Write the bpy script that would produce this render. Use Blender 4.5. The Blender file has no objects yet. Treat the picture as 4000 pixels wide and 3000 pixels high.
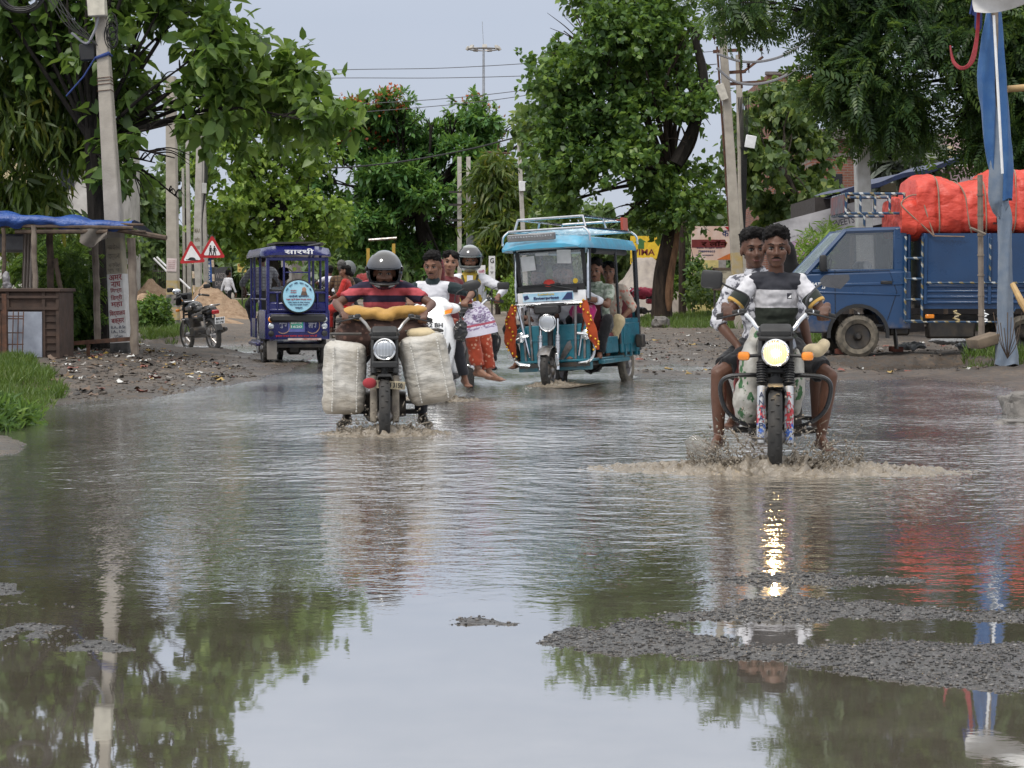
import bpy, bmesh, math, random
import numpy as np
from mathutils import Vector, Matrix, noise as mnoise
random.seed(7); rng = np.random.default_rng(7)
SC = bpy.context.scene; COL = SC.collection
PI = math.pi; R_ = math.radians
# ------------------------------------------------------------------ camera
FPX = 8000.0; CAMH = 1.1; HOR = 1135.0
PITCH = math.atan((1500 - HOR) / FPX)
cam = bpy.data.cameras.new('camera'); camo = bpy.data.objects.new('camera', cam); COL.objects.link(camo)
cam.sensor_width = 36.0; cam.lens = 36.0 * FPX / 4000.0
camo.location = (0, 0, CAMH); camo.rotation_euler = (PI / 2 - PITCH, 0, 0)
cam.clip_start = 0.1; cam.clip_end = 4000
cam.dof.use_dof = False
SC.camera = camo
# ------------------------------------------------------------------ world: overcast sky (Nishita dome under an even cloud layer)
SUN_EL, SUN_AZ = R_(58), R_(215)
W = bpy.data.worlds.new('World'); SC.world = W; W.use_nodes = True
nt = W.node_tree; bg = nt.nodes['Background']
sky = nt.nodes.new('ShaderNodeTexSky'); sky.sky_type = 'NISHITA'; sky.sun_disc = False
sky.sun_elevation = SUN_EL; sky.sun_rotation = SUN_AZ; sky.dust_density = 4.0; sky.air_density = 1.2
tc = nt.nodes.new('ShaderNodeTexCoord'); sp = nt.nodes.new('ShaderNodeSeparateXYZ'); nt.links.new(tc.outputs['Generated'], sp.inputs[0])
rp = nt.nodes.new('ShaderNodeValToRGB'); nt.links.new(sp.outputs['Z'], rp.inputs[0])
cr = rp.color_ramp
cr.elements[0].position = 0.0; cr.elements[0].color = (.40, .435, .50, 1)
cr.elements[1].position = 1.0; cr.elements[1].color = (1.15, 1.13, 1.1, 1)
e = cr.elements.new(.13); e.color = (.345, .385, .465, 1)
e = cr.elements.new(.23); e.color = (.45, .485, .555, 1)
e = cr.elements.new(.5); e.color = (.85, .87, .9, 1)
nz = nt.nodes.new('ShaderNodeTexNoise'); nz.inputs['Scale'].default_value = 3.0; nz.inputs['Detail'].default_value = 3
mp = nt.nodes.new('ShaderNodeMapping'); mp.inputs['Scale'].default_value = (1, 1, 4); nt.links.new(tc.outputs['Generated'], mp.inputs[0]); nt.links.new(mp.outputs[0], nz.inputs[0])
mr = nt.nodes.new('ShaderNodeMapRange'); mr.inputs[1].default_value = .3; mr.inputs[2].default_value = .7; mr.inputs[3].default_value = 9.6; mr.inputs[4].default_value = 10.4
nt.links.new(nz.outputs[0], mr.inputs[0])
sc_ = nt.nodes.new('ShaderNodeVectorMath'); sc_.operation = 'SCALE'; nt.links.new(rp.outputs[0], sc_.inputs[0]); nt.links.new(mr.outputs[0], sc_.inputs['Scale'])
mx = nt.nodes.new('ShaderNodeMix'); mx.data_type = 'RGBA'; mx.inputs[0].default_value = .95
nt.links.new(sky.outputs[0], mx.inputs[6]); nt.links.new(sc_.outputs[0], mx.inputs[7]); nt.links.new(mx.outputs[2], bg.inputs[0])
bg.inputs[1].default_value = 0.1
# ------------------------------------------------------------------ sun through cloud
sl = bpy.data.lights.new('sun', 'SUN'); sl.energy = 1.4; sl.angle = R_(14); sl.color = (1, .96, .9)
so = bpy.data.objects.new('sun', sl); COL.objects.link(so)
so.rotation_euler = (PI / 2 - SUN_EL, 0, PI - SUN_AZ); so.location = (0, 0, 60)
VS = SC.view_settings; VS.view_transform = 'Standard'; VS.look = 'None'; VS.exposure = 0.6; VS.gamma = 1.0
SC.cycles.max_bounces = 6; SC.cycles.transparent_max_bounces = 12

# ------------------------------------------------------------------ pixel -> world helpers (pixels of the 4000 x 3000 photograph)
_c, _s = math.cos(PITCH), math.sin(PITCH)
def P(u, v, d):
    a = (u - 2000) / FPX; b = (1500 - v) / FPX
    k = d / (_c + b * _s)
    return Vector((a * k, d, CAMH + (-_s + b * _c) * k))
def G(u, v, z=0.0):
    a = (u - 2000) / FPX; b = (1500 - v) / FPX
    k = (z - CAMH) / (-_s + b * _c)
    return Vector((a * k, (_c + b * _s) * k, z))
def S(d): return FPX / d
# ================================================================== mesh helpers
def link(o, parent=None):
    COL.objects.link(o)
    if parent is not None: o.parent = parent
    return o
def tag(o, label=None, cat=None, group=None, kind=None):
    if label: o['label'] = label
    if cat: o['category'] = cat
    if group: o['group'] = group
    if kind: o['kind'] = kind
    return o
def thing(name, label, cat, loc=(0, 0, 0), rz=0, group=None, rot=None):
    o = bpy.data.objects.new(name, None); o.empty_display_size = .1; COL.objects.link(o)
    o.location = loc; o.rotation_euler = rot if rot else (0, 0, rz)
    return tag(o, label, cat, group)
def copy_tree(o, parent=None):
    c = o.copy(); COL.objects.link(c)
    if parent is not None: c.parent = parent
    for ch in o.children: copy_tree(ch, c)
    return c
def rotm(rx=0, ry=0, rz=0):
    return Matrix.Rotation(rz, 3, 'Z') @ Matrix.Rotation(ry, 3, 'Y') @ Matrix.Rotation(rx, 3, 'X')
def frame(d, up=Vector((0, 0, 1))):
    z = Vector(d).normalized()
    if abs(z.dot(up)) > .99: up = Vector((0, 1, 0))
    x = up.cross(z).normalized(); y = z.cross(x)
    return Matrix((x, y, z)).transposed()
class MB:
    def __init__(s): s.v = []; s.f = []; s.m = []
    def add(s, V, F, mat=0, M=None, c=None):
        n = len(s.v)
        for p in V:
            p = Vector(p)
            if M is not None: p = M @ p
            if c is not None: p = p + Vector(c)
            s.v.append(p)
        for f in F: s.f.append([i + n for i in f]); s.m.append(mat)
        return s
    def box(s, c, sz, R=None, bev=0, mat=0, seg=1, taper=None):
        x, y, z = sz[0] / 2, sz[1] / 2, sz[2] / 2
        V = [(-x, -y, -z), (x, -y, -z), (x, y, -z), (-x, y, -z), (-x, -y, z), (x, -y, z), (x, y, z), (-x, y, z)]
        if taper: V = [(a * taper[0], b * taper[1], q) if q > 0 else (a, b, q) for a, b, q in V]
        F = [(0, 3, 2, 1), (4, 5, 6, 7), (0, 1, 5, 4), (1, 2, 6, 5), (2, 3, 7, 6), (3, 0, 4, 7)]
        if bev:
            bm = bmesh.new(); vs = [bm.verts.new(p) for p in V]
            for f in F: bm.faces.new([vs[i] for i in f])
            bmesh.ops.bevel(bm, geom=bm.edges[:], offset=min(bev, .48 * min(sz)), segments=seg, affect='EDGES', profile=.5)
            bm.verts.index_update(); V = [v.co.copy() for v in bm.verts]; F = [[v.index for v in f.verts] for f in bm.faces]; bm.free()
        return s.add(V, F, mat, R, c)
    def tube(s, pts, r, n=8, cap=True, mat=0, sq=1.0):
        pts = [Vector(p) for p in pts]; k = len(pts); rr = r if isinstance(r, (list, tuple)) else [r] * k
        V = []; F = []; up = None
        for i, p in enumerate(pts):
            t = (pts[min(i + 1, k - 1)] - pts[max(i - 1, 0)]).normalized()
            if up is None:
                up = Vector((0, 0, 1)) if abs(t.z) < .9 else Vector((1, 0, 0))
            x = up.cross(t)
            if x.length < 1e-4: x = Vector((1, 0, 0)).cross(t)
            x.normalize(); y = t.cross(x); up = y
            for j in range(n):
                a = 2 * PI * j / n
                V.append(p + (x * math.cos(a) + y * math.sin(a) * sq) * rr[i])
        for i in range(k - 1):
            for j in range(n):
                F.append((i * n + j, i * n + (j + 1) % n, (i + 1) * n + (j + 1) % n, (i + 1) * n + j))
        if cap: F.append(list(range(n))[::-1]); F.append([(k - 1) * n + j for j in range(n)])
        return s.add(V, F, mat)
    def lathe(s, prof, c=(0, 0, 0), axis=(0, 0, 1), n=24, mat=0, closed=False):
        M = frame(axis); V = []; F = []; k = len(prof)
        for r, h in prof:
            for j in range(n):
                a = 2 * PI * j / n; V.append((r * math.cos(a), r * math.sin(a), h))
        for i in range(k if closed else k - 1):
            i2 = (i + 1) % k
            for j in range(n): F.append((i * n + j, i * n + (j + 1) % n, i2 * n + (j + 1) % n, i2 * n + j))
        if not closed:
            if prof[0][0] > 1e-5: F.append(list(range(n))[::-1])
            if prof[-1][0] > 1e-5: F.append([(k - 1) * n + j for j in range(n)])
        return s.add(V, F, mat, M, c)
    def ell(s, c, r, R=None, n=12, mat=0):
        if not isinstance(r, (tuple, list, Vector)): r = (r, r, r)
        m = max(6, n // 2 + 2); V = [(0, 0, -r[2])]; F = []
        for i in range(1, m):
            t = -PI / 2 + PI * i / m
            for j in range(n):
                a = 2 * PI * j / n
                V.append((r[0] * math.cos(t) * math.cos(a), r[1] * math.cos(t) * math.sin(a), r[2] * math.sin(t)))
        V.append((0, 0, r[2])); L = len(V) - 1
        for j in range(n):
            F.append((0, 1 + (j + 1) % n, 1 + j)); b = 1 + (m - 2) * n; F.append((b + j, b + (j + 1) % n, L))
        for i in range(m - 2):
            for j in range(n):
                a = 1 + i * n; F.append((a + j, a + (j + 1) % n, a + n + (j + 1) % n, a + n + j))
        return s.add(V, F, mat, R, c)
    def cap(s, p0, p1, r0, r1=None, n=10, flat0=False, flat1=False, mat=0):
        """tapered capsule, closed; flat ends where asked"""
        r1 = r0 if r1 is None else r1
        p0, p1 = Vector(p0), Vector(p1); L = (p1 - p0).length
        M = frame(p1 - p0) if L > 1e-6 else Matrix.Identity(3); prof = []
        if flat0: prof += [(1e-6, 0), (r0, 0)]
        else: prof += [(max(1e-6, r0 * math.sin(a)), -r0 * math.cos(a)) for a in (0, .5, 1.0, 1.571)]
        if flat1: prof += [(r1, L), (1e-6, L)]
        else: prof += [(max(1e-6, r1 * math.cos(a)), L + r1 * math.sin(a)) for a in (0, .55, 1.05, 1.571)]
        V = []; F = []; k = len(prof)
        for r, h in prof:
            for j in range(n): a = 2 * PI * j / n; V.append((r * math.cos(a), r * math.sin(a), h))
        for i in range(k - 1):
            for j in range(n): F.append((i * n + j, i * n + (j + 1) % n, (i + 1) * n + (j + 1) % n, (i + 1) * n + j))
        F.append(list(range(n))[::-1]); F.append([(k - 1) * n + j for j in range(n)])
        return s.add(V, F, mat, M, p0)
    def loft(s, rings, cap=True, mat=0, closed=True):
        k = len(rings); n = len(rings[0]); V = [p for r in rings for p in r]; F = []
        for i in range(k - 1):
            for j in range(n if closed else n - 1):
                F.append((i * n + j, i * n + (j + 1) % n, (i + 1) * n + (j + 1) % n, (i + 1) * n + j))
        if cap and closed: F.append(list(range(n))[::-1]); F.append([(k - 1) * n + j for j in range(n)])
        return s.add(V, F, mat)
    def prism(s, poly, a, b, axis='x', mat=0):
        """extrude a 2-D outline: axis x -> poly is (y,z); y -> (x,z); z -> (x,y)"""
        def q(p, t): return {'x': (t, p[0], p[1]), 'y': (p[0], t, p[1]), 'z': (p[0], p[1], t)}[axis]
        n = len(poly); V = [q(p, a) for p in poly] + [q(p, b) for p in poly]
        F = [list(range(n))[::-1], [n + i for i in range(n)]] + [(i, (i + 1) % n, n + (i + 1) % n, n + i) for i in range(n)]
        return s.add(V, F, mat)
    def sheet(s, fn, nu, nv, mat=0):
        V = [fn(i / nu, j / nv) for i in range(nu + 1) for j in range(nv + 1)]; w = nv + 1
        F = [(i * w + j, (i + 1) * w + j, (i + 1) * w + j + 1, i * w + j + 1) for i in range(nu) for j in range(nv)]
        return s.add(V, F, mat)
    def build(s, name, mats, parent=None, smooth=38, fix=True):
        me = bpy.data.meshes.new(name); me.from_pydata([tuple(p) for p in s.v], [], s.f)
        mats = mats if isinstance(mats, (list, tuple)) else [mats]
        for m in mats: me.materials.append(m)
        if len(mats) > 1: me.polygons.foreach_set('material_index', s.m)
        if fix:
            bm = bmesh.new(); bm.from_mesh(me); bmesh.ops.recalc_face_normals(bm, faces=bm.faces[:]); bm.to_mesh(me); bm.free()
        if smooth:
            me.polygons.foreach_set('use_smooth', [True] * len(me.polygons)); me.set_sharp_from_angle(angle=R_(smooth))
        me.update()
        return link(bpy.data.objects.new(name, me), parent)
def arc(c, r, a0, a1, n, plane='xz'):
    out = []
    for i in range(n + 1):
        a = a0 + (a1 - a0) * i / n; x, y = r * math.cos(a), r * math.sin(a)
        out.append(Vector({'xz': (c[0] + x, c[1], c[2] + y), 'yz': (c[0], c[1] + x, c[2] + y), 'xy': (c[0] + x, c[1] + y, c[2])}[plane]))
    return out
def spline(pts, n=6):
    """Catmull-Rom through the points"""
    p = [Vector(q) for q in pts]; p = [p[0] * 2 - p[1]] + p + [p[-1] * 2 - p[-2]]; out = []
    for i in range(1, len(p) - 2):
        for k in range(n):
            t = k / n; a, b, c, d = p[i - 1], p[i], p[i + 1], p[i + 2]
            out.append(.5 * ((2 * b) + (c - a) * t + (2 * a - 5 * b + 4 * c - d) * t * t + (3 * b - a - 3 * c + d) * t ** 3))
    out.append(p[-2]); return out
def raw(name, V, F, mats, parent=None, smooth=False, mi=None):
    """fast mesh from numpy arrays; F is (n,k) with one k"""
    me = bpy.data.meshes.new(name); n, k = F.shape
    me.vertices.add(len(V)); me.vertices.foreach_set('co', np.ascontiguousarray(V, dtype=np.float32).ravel())
    me.loops.add(n * k); me.loops.foreach_set('vertex_index', np.ascontiguousarray(F, dtype=np.int32).ravel())
    me.polygons.add(n); me.polygons.foreach_set('loop_start', np.arange(0, n * k, k, dtype=np.int32)); 
    mats = mats if isinstance(mats, (list, tuple)) else [mats]
    for m in mats: me.materials.append(m)
    if mi is not None: me.polygons.foreach_set('material_index', np.ascontiguousarray(mi, dtype=np.int32))
    if smooth: me.polygons.foreach_set('use_smooth', np.ones(n, dtype=bool))
    me.update(calc_edges=True); me.validate()
    return link(bpy.data.objects.new(name, me), parent)
def text(s, parent, mat, c, w=None, h=.1, R=None, name='lettering', depth=.002, bold=0.0, align='CENTER', shear=0):
    """lettering as a thin mesh; reads along +x, stands in xz, faces -y before R; fitted to width w if given"""
    cu = bpy.data.curves.new(name, 'FONT'); cu.body = s; cu.size = 1; cu.align_x = 'CENTER'; cu.align_y = 'CENTER'; cu.extrude = .004; cu.offset = bold; cu.shear = shear; cu.resolution_u = 3
    t = bpy.data.objects.new(name, cu); COL.objects.link(t)
    me = bpy.data.meshes.new_from_object(t.evaluated_get(bpy.context.evaluated_depsgraph_get())); bpy.data.objects.remove(t); bpy.data.curves.remove(cu)
    n = len(me.vertices); a = np.empty(n * 3, np.float32); me.vertices.foreach_get('co', a); a = a.reshape(-1, 3)
    lo, hi = a.min(0), a.max(0); mid = (lo + hi) / 2
    ky = h / max(1e-6, hi[1] - lo[1]); kx = (w / (hi[0] - lo[0])) if w else ky
    q = np.stack([(a[:, 0] - mid[0]) * kx, -(a[:, 2]) * depth / .004, (a[:, 1] - mid[1]) * ky], 1)
    if align == 'LEFT': q[:, 0] -= q[:, 0].min()
    Rm = np.array(R if R is not None else Matrix.Identity(3)); q = q @ Rm.T + np.array(c)
    me.vertices.foreach_set('co', q.astype(np.float32).ravel()); me.name = name; me.materials.clear(); me.materials.append(mat); me.update()
    return link(bpy.data.objects.new(name, me), parent)
def remesh(mb, name, mats, parent=None, vox=.012, smooth_it=2, fold=0, fscale=9, seed=0, fix=None):
    """one continuous skin round overlapping solids"""
    me = bpy.data.meshes.new(name); me.from_pydata([tuple(p) for p in mb.v], [], mb.f)
    bm = bmesh.new(); bm.from_mesh(me); bmesh.ops.recalc_face_normals(bm, faces=bm.faces[:]); bm.to_mesh(me); bm.free()
    o = bpy.data.objects.new(name, me); COL.objects.link(o)
    md = o.modifiers.new('r', 'REMESH'); md.mode = 'VOXEL'; md.voxel_size = vox
    if smooth_it: sm = o.modifiers.new('s', 'SMOOTH'); sm.iterations = smooth_it; sm.factor = .5
    m2 = bpy.data.meshes.new_from_object(o.evaluated_get(bpy.context.evaluated_depsgraph_get())); bpy.data.objects.remove(o); bpy.data.meshes.remove(me)
    m2.name = name; m2.materials.clear()
    if fold:
        off = Vector((seed * 3.1, seed * 1.7, 0))
        cos = [v.co + v.normal * fold * (mnoise.noise(Vector((v.co.x * fscale, v.co.y * fscale, v.co.z * fscale * 1.7)) + off) + .5 * mnoise.noise((v.co + off) * fscale * 2.7)) for v in m2.vertices]
        for v, c in zip(m2.vertices, cos): v.co = c
    for m in (mats if isinstance(mats, (list, tuple)) else [mats]): m2.materials.append(m)
    m2.polygons.foreach_set('use_smooth', [True] * len(m2.polygons)); m2.update()
    return link(bpy.data.objects.new(name, m2), parent)

# ================================================================== materials
class NT:
    def __init__(s, name):
        s.m = bpy.data.materials.new(name); s.m.use_nodes = True; s.t = s.m.node_tree; s.b = s.t.nodes['Principled BSDF']
        s.out = s.t.nodes['Material Output']
    def n(s, typ, props=None, **inp):
        nd = s.t.nodes.new('ShaderNode' + typ)
        for k, v in (props or {}).items(): setattr(nd, k, v)
        for k, v in inp.items():
            key = int(k[1:]) if k[0] == 'i' and k[1:].isdigit() else k.replace('_', ' ')
            s.set(nd.inputs[key], v)
        return nd
    def set(s, sock, v):
        if isinstance(v, bpy.types.NodeSocket): s.t.links.new(v, sock)
        elif isinstance(v, bpy.types.Node): s.t.links.new(v.outputs[0], sock)
        else:
            if sock.type == 'RGBA' and len(v) == 3: v = (*v, 1)
            sock.default_value = v
    def math(s, op, a, b=0.0, c=0.0, clamp=False):
        return s.n('Math', {'operation': op, 'use_clamp': clamp}, i0=a, i1=b, i2=c).outputs[0]
    def mix(s, f, a, b, mode='MIX'):
        return s.n('Mix', {'data_type': 'RGBA', 'blend_type': mode}, i0=f, i6=a, i7=b).outputs[2]
    def mr(s, x, a, b, c=0.0, d=1.0): return s.n('MapRange', None, i0=x, i1=a, i2=b, i3=c, i4=d).outputs[0]
    def ramp(s, x, stops, mode='LINEAR'):
        nd = s.n('ValToRGB', None, i0=x); cr = nd.color_ramp; cr.interpolation = mode
        while len(cr.elements) > 1: cr.elements.remove(cr.elements[-1])
        for i, (p, c) in enumerate(stops):
            el = cr.elements[0] if i == 0 else cr.elements.new(p)
            el.position = p; el.color = (*c, 1) if len(c) == 3 else c
        return nd.outputs[0]
    def obj(s): return s.n('TexCoord').outputs['Object']
    def pos(s): return s.n('NewGeometry').outputs['Position']
    def noise(s, vec, scale, detail=3, rough=.55): return s.n('TexNoise', None, Vector=vec, Scale=scale, Detail=detail, Roughness=rough).outputs[0]
    def scale(s, vec, x, y, z): return s.n('Mapping', None, Vector=vec, Scale=(x, y, z)).outputs[0]
    def sep(s, vec): return s.n('SeparateXYZ', None, i0=vec).outputs
    def bump(s, h, strength=.3, dist=.01, fw=None):
        b = s.n('Bump', None, Strength=strength, Distance=dist, Height=h)
        if fw is not None: b.inputs['Filter Width'].default_value = fw
        s.set(s.b.inputs['Normal'], b.outputs[0]); return b
    def set_b(s, **k):
        for q, v in k.items(): s.set(s.b.inputs[q.replace('_', ' ')], v)
        return s
def mat(name, c, rough=.5, metal=0, c2=None, sc=7.0, bump=.15, bsc=60, bd=.003, coat=0, spec=None, dirt=None, amt=1.0):
    """procedural base: two tones broken by noise, uneven gloss, fine bump, optional dirt rising from below"""
    t = NT(name); v = t.obj()
    c2 = c2 or tuple(max(0, x * .72) for x in c)
    f = t.mr(t.noise(v, sc, 5), .35, .68, 0, amt); col = t.mix(f, c, c2)
    if dirt: # splashed mud below z = dirt[0], object space
        z = t.sep(v)[2]; k = t.math('ADD', z, t.math('MULTIPLY', t.noise(v, 9, 4), .5))
        col = t.mix(t.mr(k, dirt[0] + .35, dirt[0] + .05, 0, dirt[1]), col, (.17, .13, .09))
    t.set_b(Base_Color=col, Metallic=metal, Roughness=t.mr(t.noise(v, sc * 2.3, 4), .3, .7, max(.02, rough - .1), min(1, rough + .12)))
    if coat: t.set_b(Coat_Weight=coat, Coat_Roughness=.08)
    if spec is not None: t.set_b(Specular_IOR_Level=spec)
    if bump: t.bump(t.noise(v, bsc, 3), bump, bd)
    return t.m
def stripes(name, axis, stops, rough=.85, warp=.012, fine=180):
    """cloth with bands along an object axis; stops = (position in metres, colour), constant"""
    t = NT(name); v = t.obj(); a = t.sep(v)['xyz'.index(axis)]
    a = t.math('ADD', a, t.math('MULTIPLY', t.math('SUBTRACT', t.noise(v, 7, 2), .5), warp))
    lo, hi = stops[0][0], stops[-1][0] + .2
    col = t.ramp(t.mr(a, lo, hi), [((p - lo) / (hi - lo), c) for p, c in stops], 'CONSTANT')
    col = t.mix(t.mr(t.noise(v, 25, 4), .3, .7, 0, .25), col, (.02, .02, .02))
    t.set_b(Base_Color=col, Roughness=rough, Specular_IOR_Level=.2); t.bump(t.noise(v, fine, 2), .3, .002)
    return t.m
def cloth(name, c, c2=None, rough=.85, pat=None, pc=None, psc=20, amt=1.0):
    """woven cloth, optional printed pattern: 'blotch', 'check', 'floral', 'spot'"""
    t = NT(name); v = t.obj(); c2 = c2 or tuple(x * .75 for x in c)
    col = t.mix(t.mr(t.noise(v, 6, 5), .35, .7), c, c2)
    if pat == 'blotch': k = t.mr(t.noise(v, psc, 3), .5, .56); col = t.mix(k, col, pc)
    if pat == 'floral':
        vo = t.n('TexVoronoi', None, Vector=v, Scale=psc); k = t.mr(vo.outputs['Distance'], .3, .36, 1, 0)
        k = t.math('MULTIPLY', k, t.mr(t.noise(v, psc * .8, 1), .45, .5)); col = t.mix(k, col, pc)
    if pat == 'check':
        o = t.sep(v); a = t.math('SINE', t.math('MULTIPLY', o[0], psc)); b = t.math('SINE', t.math('MULTIPLY', o[2], psc))
        col = t.mix(t.math('MULTIPLY', t.math('MAXIMUM', t.mr(a, .6, .7), t.mr(b, .6, .7)), amt), col, pc)
    t.set_b(Base_Color=col, Roughness=rough, Specular_IOR_Level=.2, Sheen_Weight=.15)
    t.bump(t.math('ADD', t.noise(v, 14, 4), t.math('MULTIPLY', t.noise(v, 260, 1), .15)), .5, .012)
    return t.m
def leafmat(name, cs, trans=.48, rough=.40):
    t = NT(name); g = t.n('NewGeometry'); r = g.outputs['Random Per Island']
    big = t.noise(g.outputs['Position'], .9, 3)
    k = t.math('ADD', t.math('MULTIPLY', r, .75), t.mr(big, .3, .7, -.1, .35), clamp=True)
    col = t.ramp(k, [(i / (len(cs) - 1), c) for i, c in enumerate(cs)])
    t.set_b(Base_Color=col, Roughness=rough, Specular_IOR_Level=.45)
    tr = t.n('BsdfTranslucent', None, Color=t.mix(.5, col, (.16, .24, .02)))
    ms = t.n('MixShader', None, i0=trans, i1=t.b.outputs[0], i2=tr.outputs[0]); t.t.links.new(ms.outputs[0], t.out.inputs[0])
    return t.m
def emit(name, c, strength):
    t = NT(name); t.set_b(Base_Color=c, Emission_Color=c, Emission_Strength=strength, Roughness=.2); return t.m
def glass(name, c=(.02, .025, .03), rough=.04, alpha=.35):
    t = NT(name); t.set_b(Base_Color=c, Roughness=rough, Alpha=alpha, Specular_IOR_Level=.8); t.bump(t.noise(t.obj(), 3, 2), .05, .01); return t.m
MT = dict(
    black=mat('black_paint', (.012, .012, .013), .3, coat=.4, bump=.02, dirt=(.25, .5)), plastic=mat('black_plastic', (.018, .018, .019), .55, bump=.2),
    rubber=mat('tyre_rubber', (.015, .0145, .014), .7, c2=(.034, .03, .026), sc=9, bump=.3), mudrubber=mat('muddy_rubber', (.17, .145, .11), .85, c2=(.04, .036, .03), sc=8, bump=.4),
    chrome=mat('chrome', (.75, .76, .78), .12, 1, c2=(.5, .5, .5), sc=14, bump=.05), steel=mat('dull_steel', (.32, .32, .33), .4, 1, c2=(.2, .17, .14), sc=12),
    darkmetal=mat('dark_metal', (.05, .05, .052), .5, .7, c2=(.09, .075, .06)), seat=mat('black_vinyl', (.016, .016, .017), .5, bump=.3, bsc=120),
    white=mat('white_paint', (.78, .79, .8), .3, coat=.3, bump=.02, c2=(.68, .68, .68), dirt=(.05, .6)), orange=mat('orange_lens', (.8, .25, .02), .2, coat=.5), red=mat('red_lens', (.5, .01, .015), .2, coat=.5),
    clearlens=mat('clear_lens', (.62, .65, .68), .12, .5, c2=(.3, .33, .36), sc=40, coat=1), rust=mat('rust', (.13, .06, .035), .85, c2=(.05, .028, .02), sc=10, bump=.5, bsc=40),
    wood=mat('old_wood', (.12, .085, .06), .85, c2=(.05, .036, .027), sc=9, bump=.5), bamboo=mat('grey_bamboo', (.24, .2, .16), .75, c2=(.13, .1, .08), sc=5, bump=.3), cane=mat('yellow_bamboo', (.45, .3, .13), .6, c2=(.32, .2, .08), sc=5),
    concrete=mat('pole_concrete', (.42, .38, .32), .85, c2=(.29, .26, .22), sc=3, bump=.5, bsc=45, bd=.01), palepole=mat('pale_concrete', (.46, .44, .4), .85, c2=(.33, .31, .28), sc=4, bump=.4, bsc=45),
    whitewash=mat('whitewash', (.7, .69, .67), .8, c2=(.55, .53, .5), sc=6, bump=.3), redpaint=mat('red_lettering', (.3, .025, .03), .7), bluepaint=mat('blue_lettering', (.03, .05, .12), .7), blackpaint=mat('black_lettering', (.02, .02, .022), .7),
    whiteink=mat('white_lettering', (.78, .78, .78), .6, amt=.2), yellowpaint=mat('yellow_paint', (.42, .27, .045), .7, c2=(.3, .19, .04), sc=9), skinny=None)
# ================================================================== ground, water
def vnoise(x, y, seed=0):
    xi = np.floor(x).astype(np.int64); yi = np.floor(y).astype(np.int64); fx = x - xi; fy = y - yi
    fx = fx * fx * (3 - 2 * fx); fy = fy * fy * (3 - 2 * fy)
    def h(a, b):
        n = (a * 374761393 + b * 668265263 + seed * 974634777) & 0x7fffffff
        n = ((n ^ (n >> 13)) * 1274126177) & 0x7fffffff; return ((n ^ (n >> 16)) & 0xffff) / 65535.0
    return (h(xi, yi) * (1 - fx) + h(xi + 1, yi) * fx) * (1 - fy) + (h(xi, yi + 1) * (1 - fx) + h(xi + 1, yi + 1) * fx) * fy
def fbm(x, y, o=4, seed=0):
    t = 0; a = .5; s = 0
    for i in range(o): t = t + a * vnoise(x * 2 ** i, y * 2 ** i, seed + i); s += a; a *= .5
    return t / s - .5
def sdist(px, py, poly):
    """signed distance, positive inside"""
    d = np.full(px.shape, 1e9); ins = np.zeros(px.shape, bool); n = len(poly)
    for i in range(n):
        ax, ay = poly[i]; bx, by = poly[(i + 1) % n]; ex, ey = bx - ax, by - ay
        t = np.clip(((px - ax) * ex + (py - ay) * ey) / (ex * ex + ey * ey + 1e-12), 0, 1)
        d = np.minimum(d, np.hypot(px - ax - t * ex, py - ay - t * ey))
        with np.errstate(divide='ignore', invalid='ignore'):
            c = ((ay > py) != (by > py)) & (px < (bx - ax) * (py - ay) / (by - ay) + ax)
        ins ^= c
    return np.where(ins, d, -d)
def gp(pts): return [tuple(G(u, v)[:2]) for u, v in pts]
def sstep(x, a, b): t = np.clip((x - a) / (b - a), 0, 1); return t * t * (3 - 2 * t)
WPOLY = gp([(-900, 4200), (-700, 2300), (-120, 1760), (-60, 1690), (60, 1655), (160, 1600), (300, 1578), (430, 1556), (650, 1552), (780, 1515), (1000, 1488), (1250, 1400), (1500, 1335), (1900, 1312), (2010, 1400), (2440, 1438), (2490, 1486),
            (3000, 1488), (3500, 1481), (3890, 1500), (4120, 1560), (4400, 1700), (4900, 2300), (5400, 4200)])
BARS = [(gp([(2060, 2508), (2250, 2440), (2500, 2425), (2700, 2445), (2870, 2490), (3100, 2506), (3400, 2492), (3700, 2512), (4300, 2500), (4300, 2760), (3700, 2690), (3400, 2650), (3050, 2610), (2700, 2580), (2300, 2550)]), .022, .002),
        (gp([(2350, 2425), (2700, 2375), (3100, 2330), (3700, 2372), (4300, 2390), (4300, 2435), (3500, 2425), (2900, 2436)]), .017, .0035),
        (gp([(2650, 2280), (3000, 2238), (3500, 2252), (3600, 2276), (3300, 2300), (2900, 2296)]), .015, .003),
        (gp([(1700, 2425), (1850, 2405), (2040, 2425), (2000, 2446), (1720, 2446)]), .012, .002),
        (gp([(-300, 2420), (250, 2440), (520, 2535), (450, 2562), (150, 2565), (-300, 2540)]), .012, .001),
        (gp([(-300, 2255), (60, 2290), (180, 2350), (520, 2372), (420, 2395), (-300, 2360)]), .012, .001),
        (gp([(-300, 1690), (30, 1705), (95, 1730), (70, 1775), (-300, 1800)]), .05, .01)]
PUDDLES = [gp([(640, 1372), (760, 1352), (1000, 1350), (1010, 1385), (800, 1385)]), gp([(2480, 1432), (2620, 1424), (2770, 1440), (2640, 1455), (2500, 1450)]), gp([(3300, 1445), (3700, 1440), (3800, 1455), (3400, 1462)])]
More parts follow.
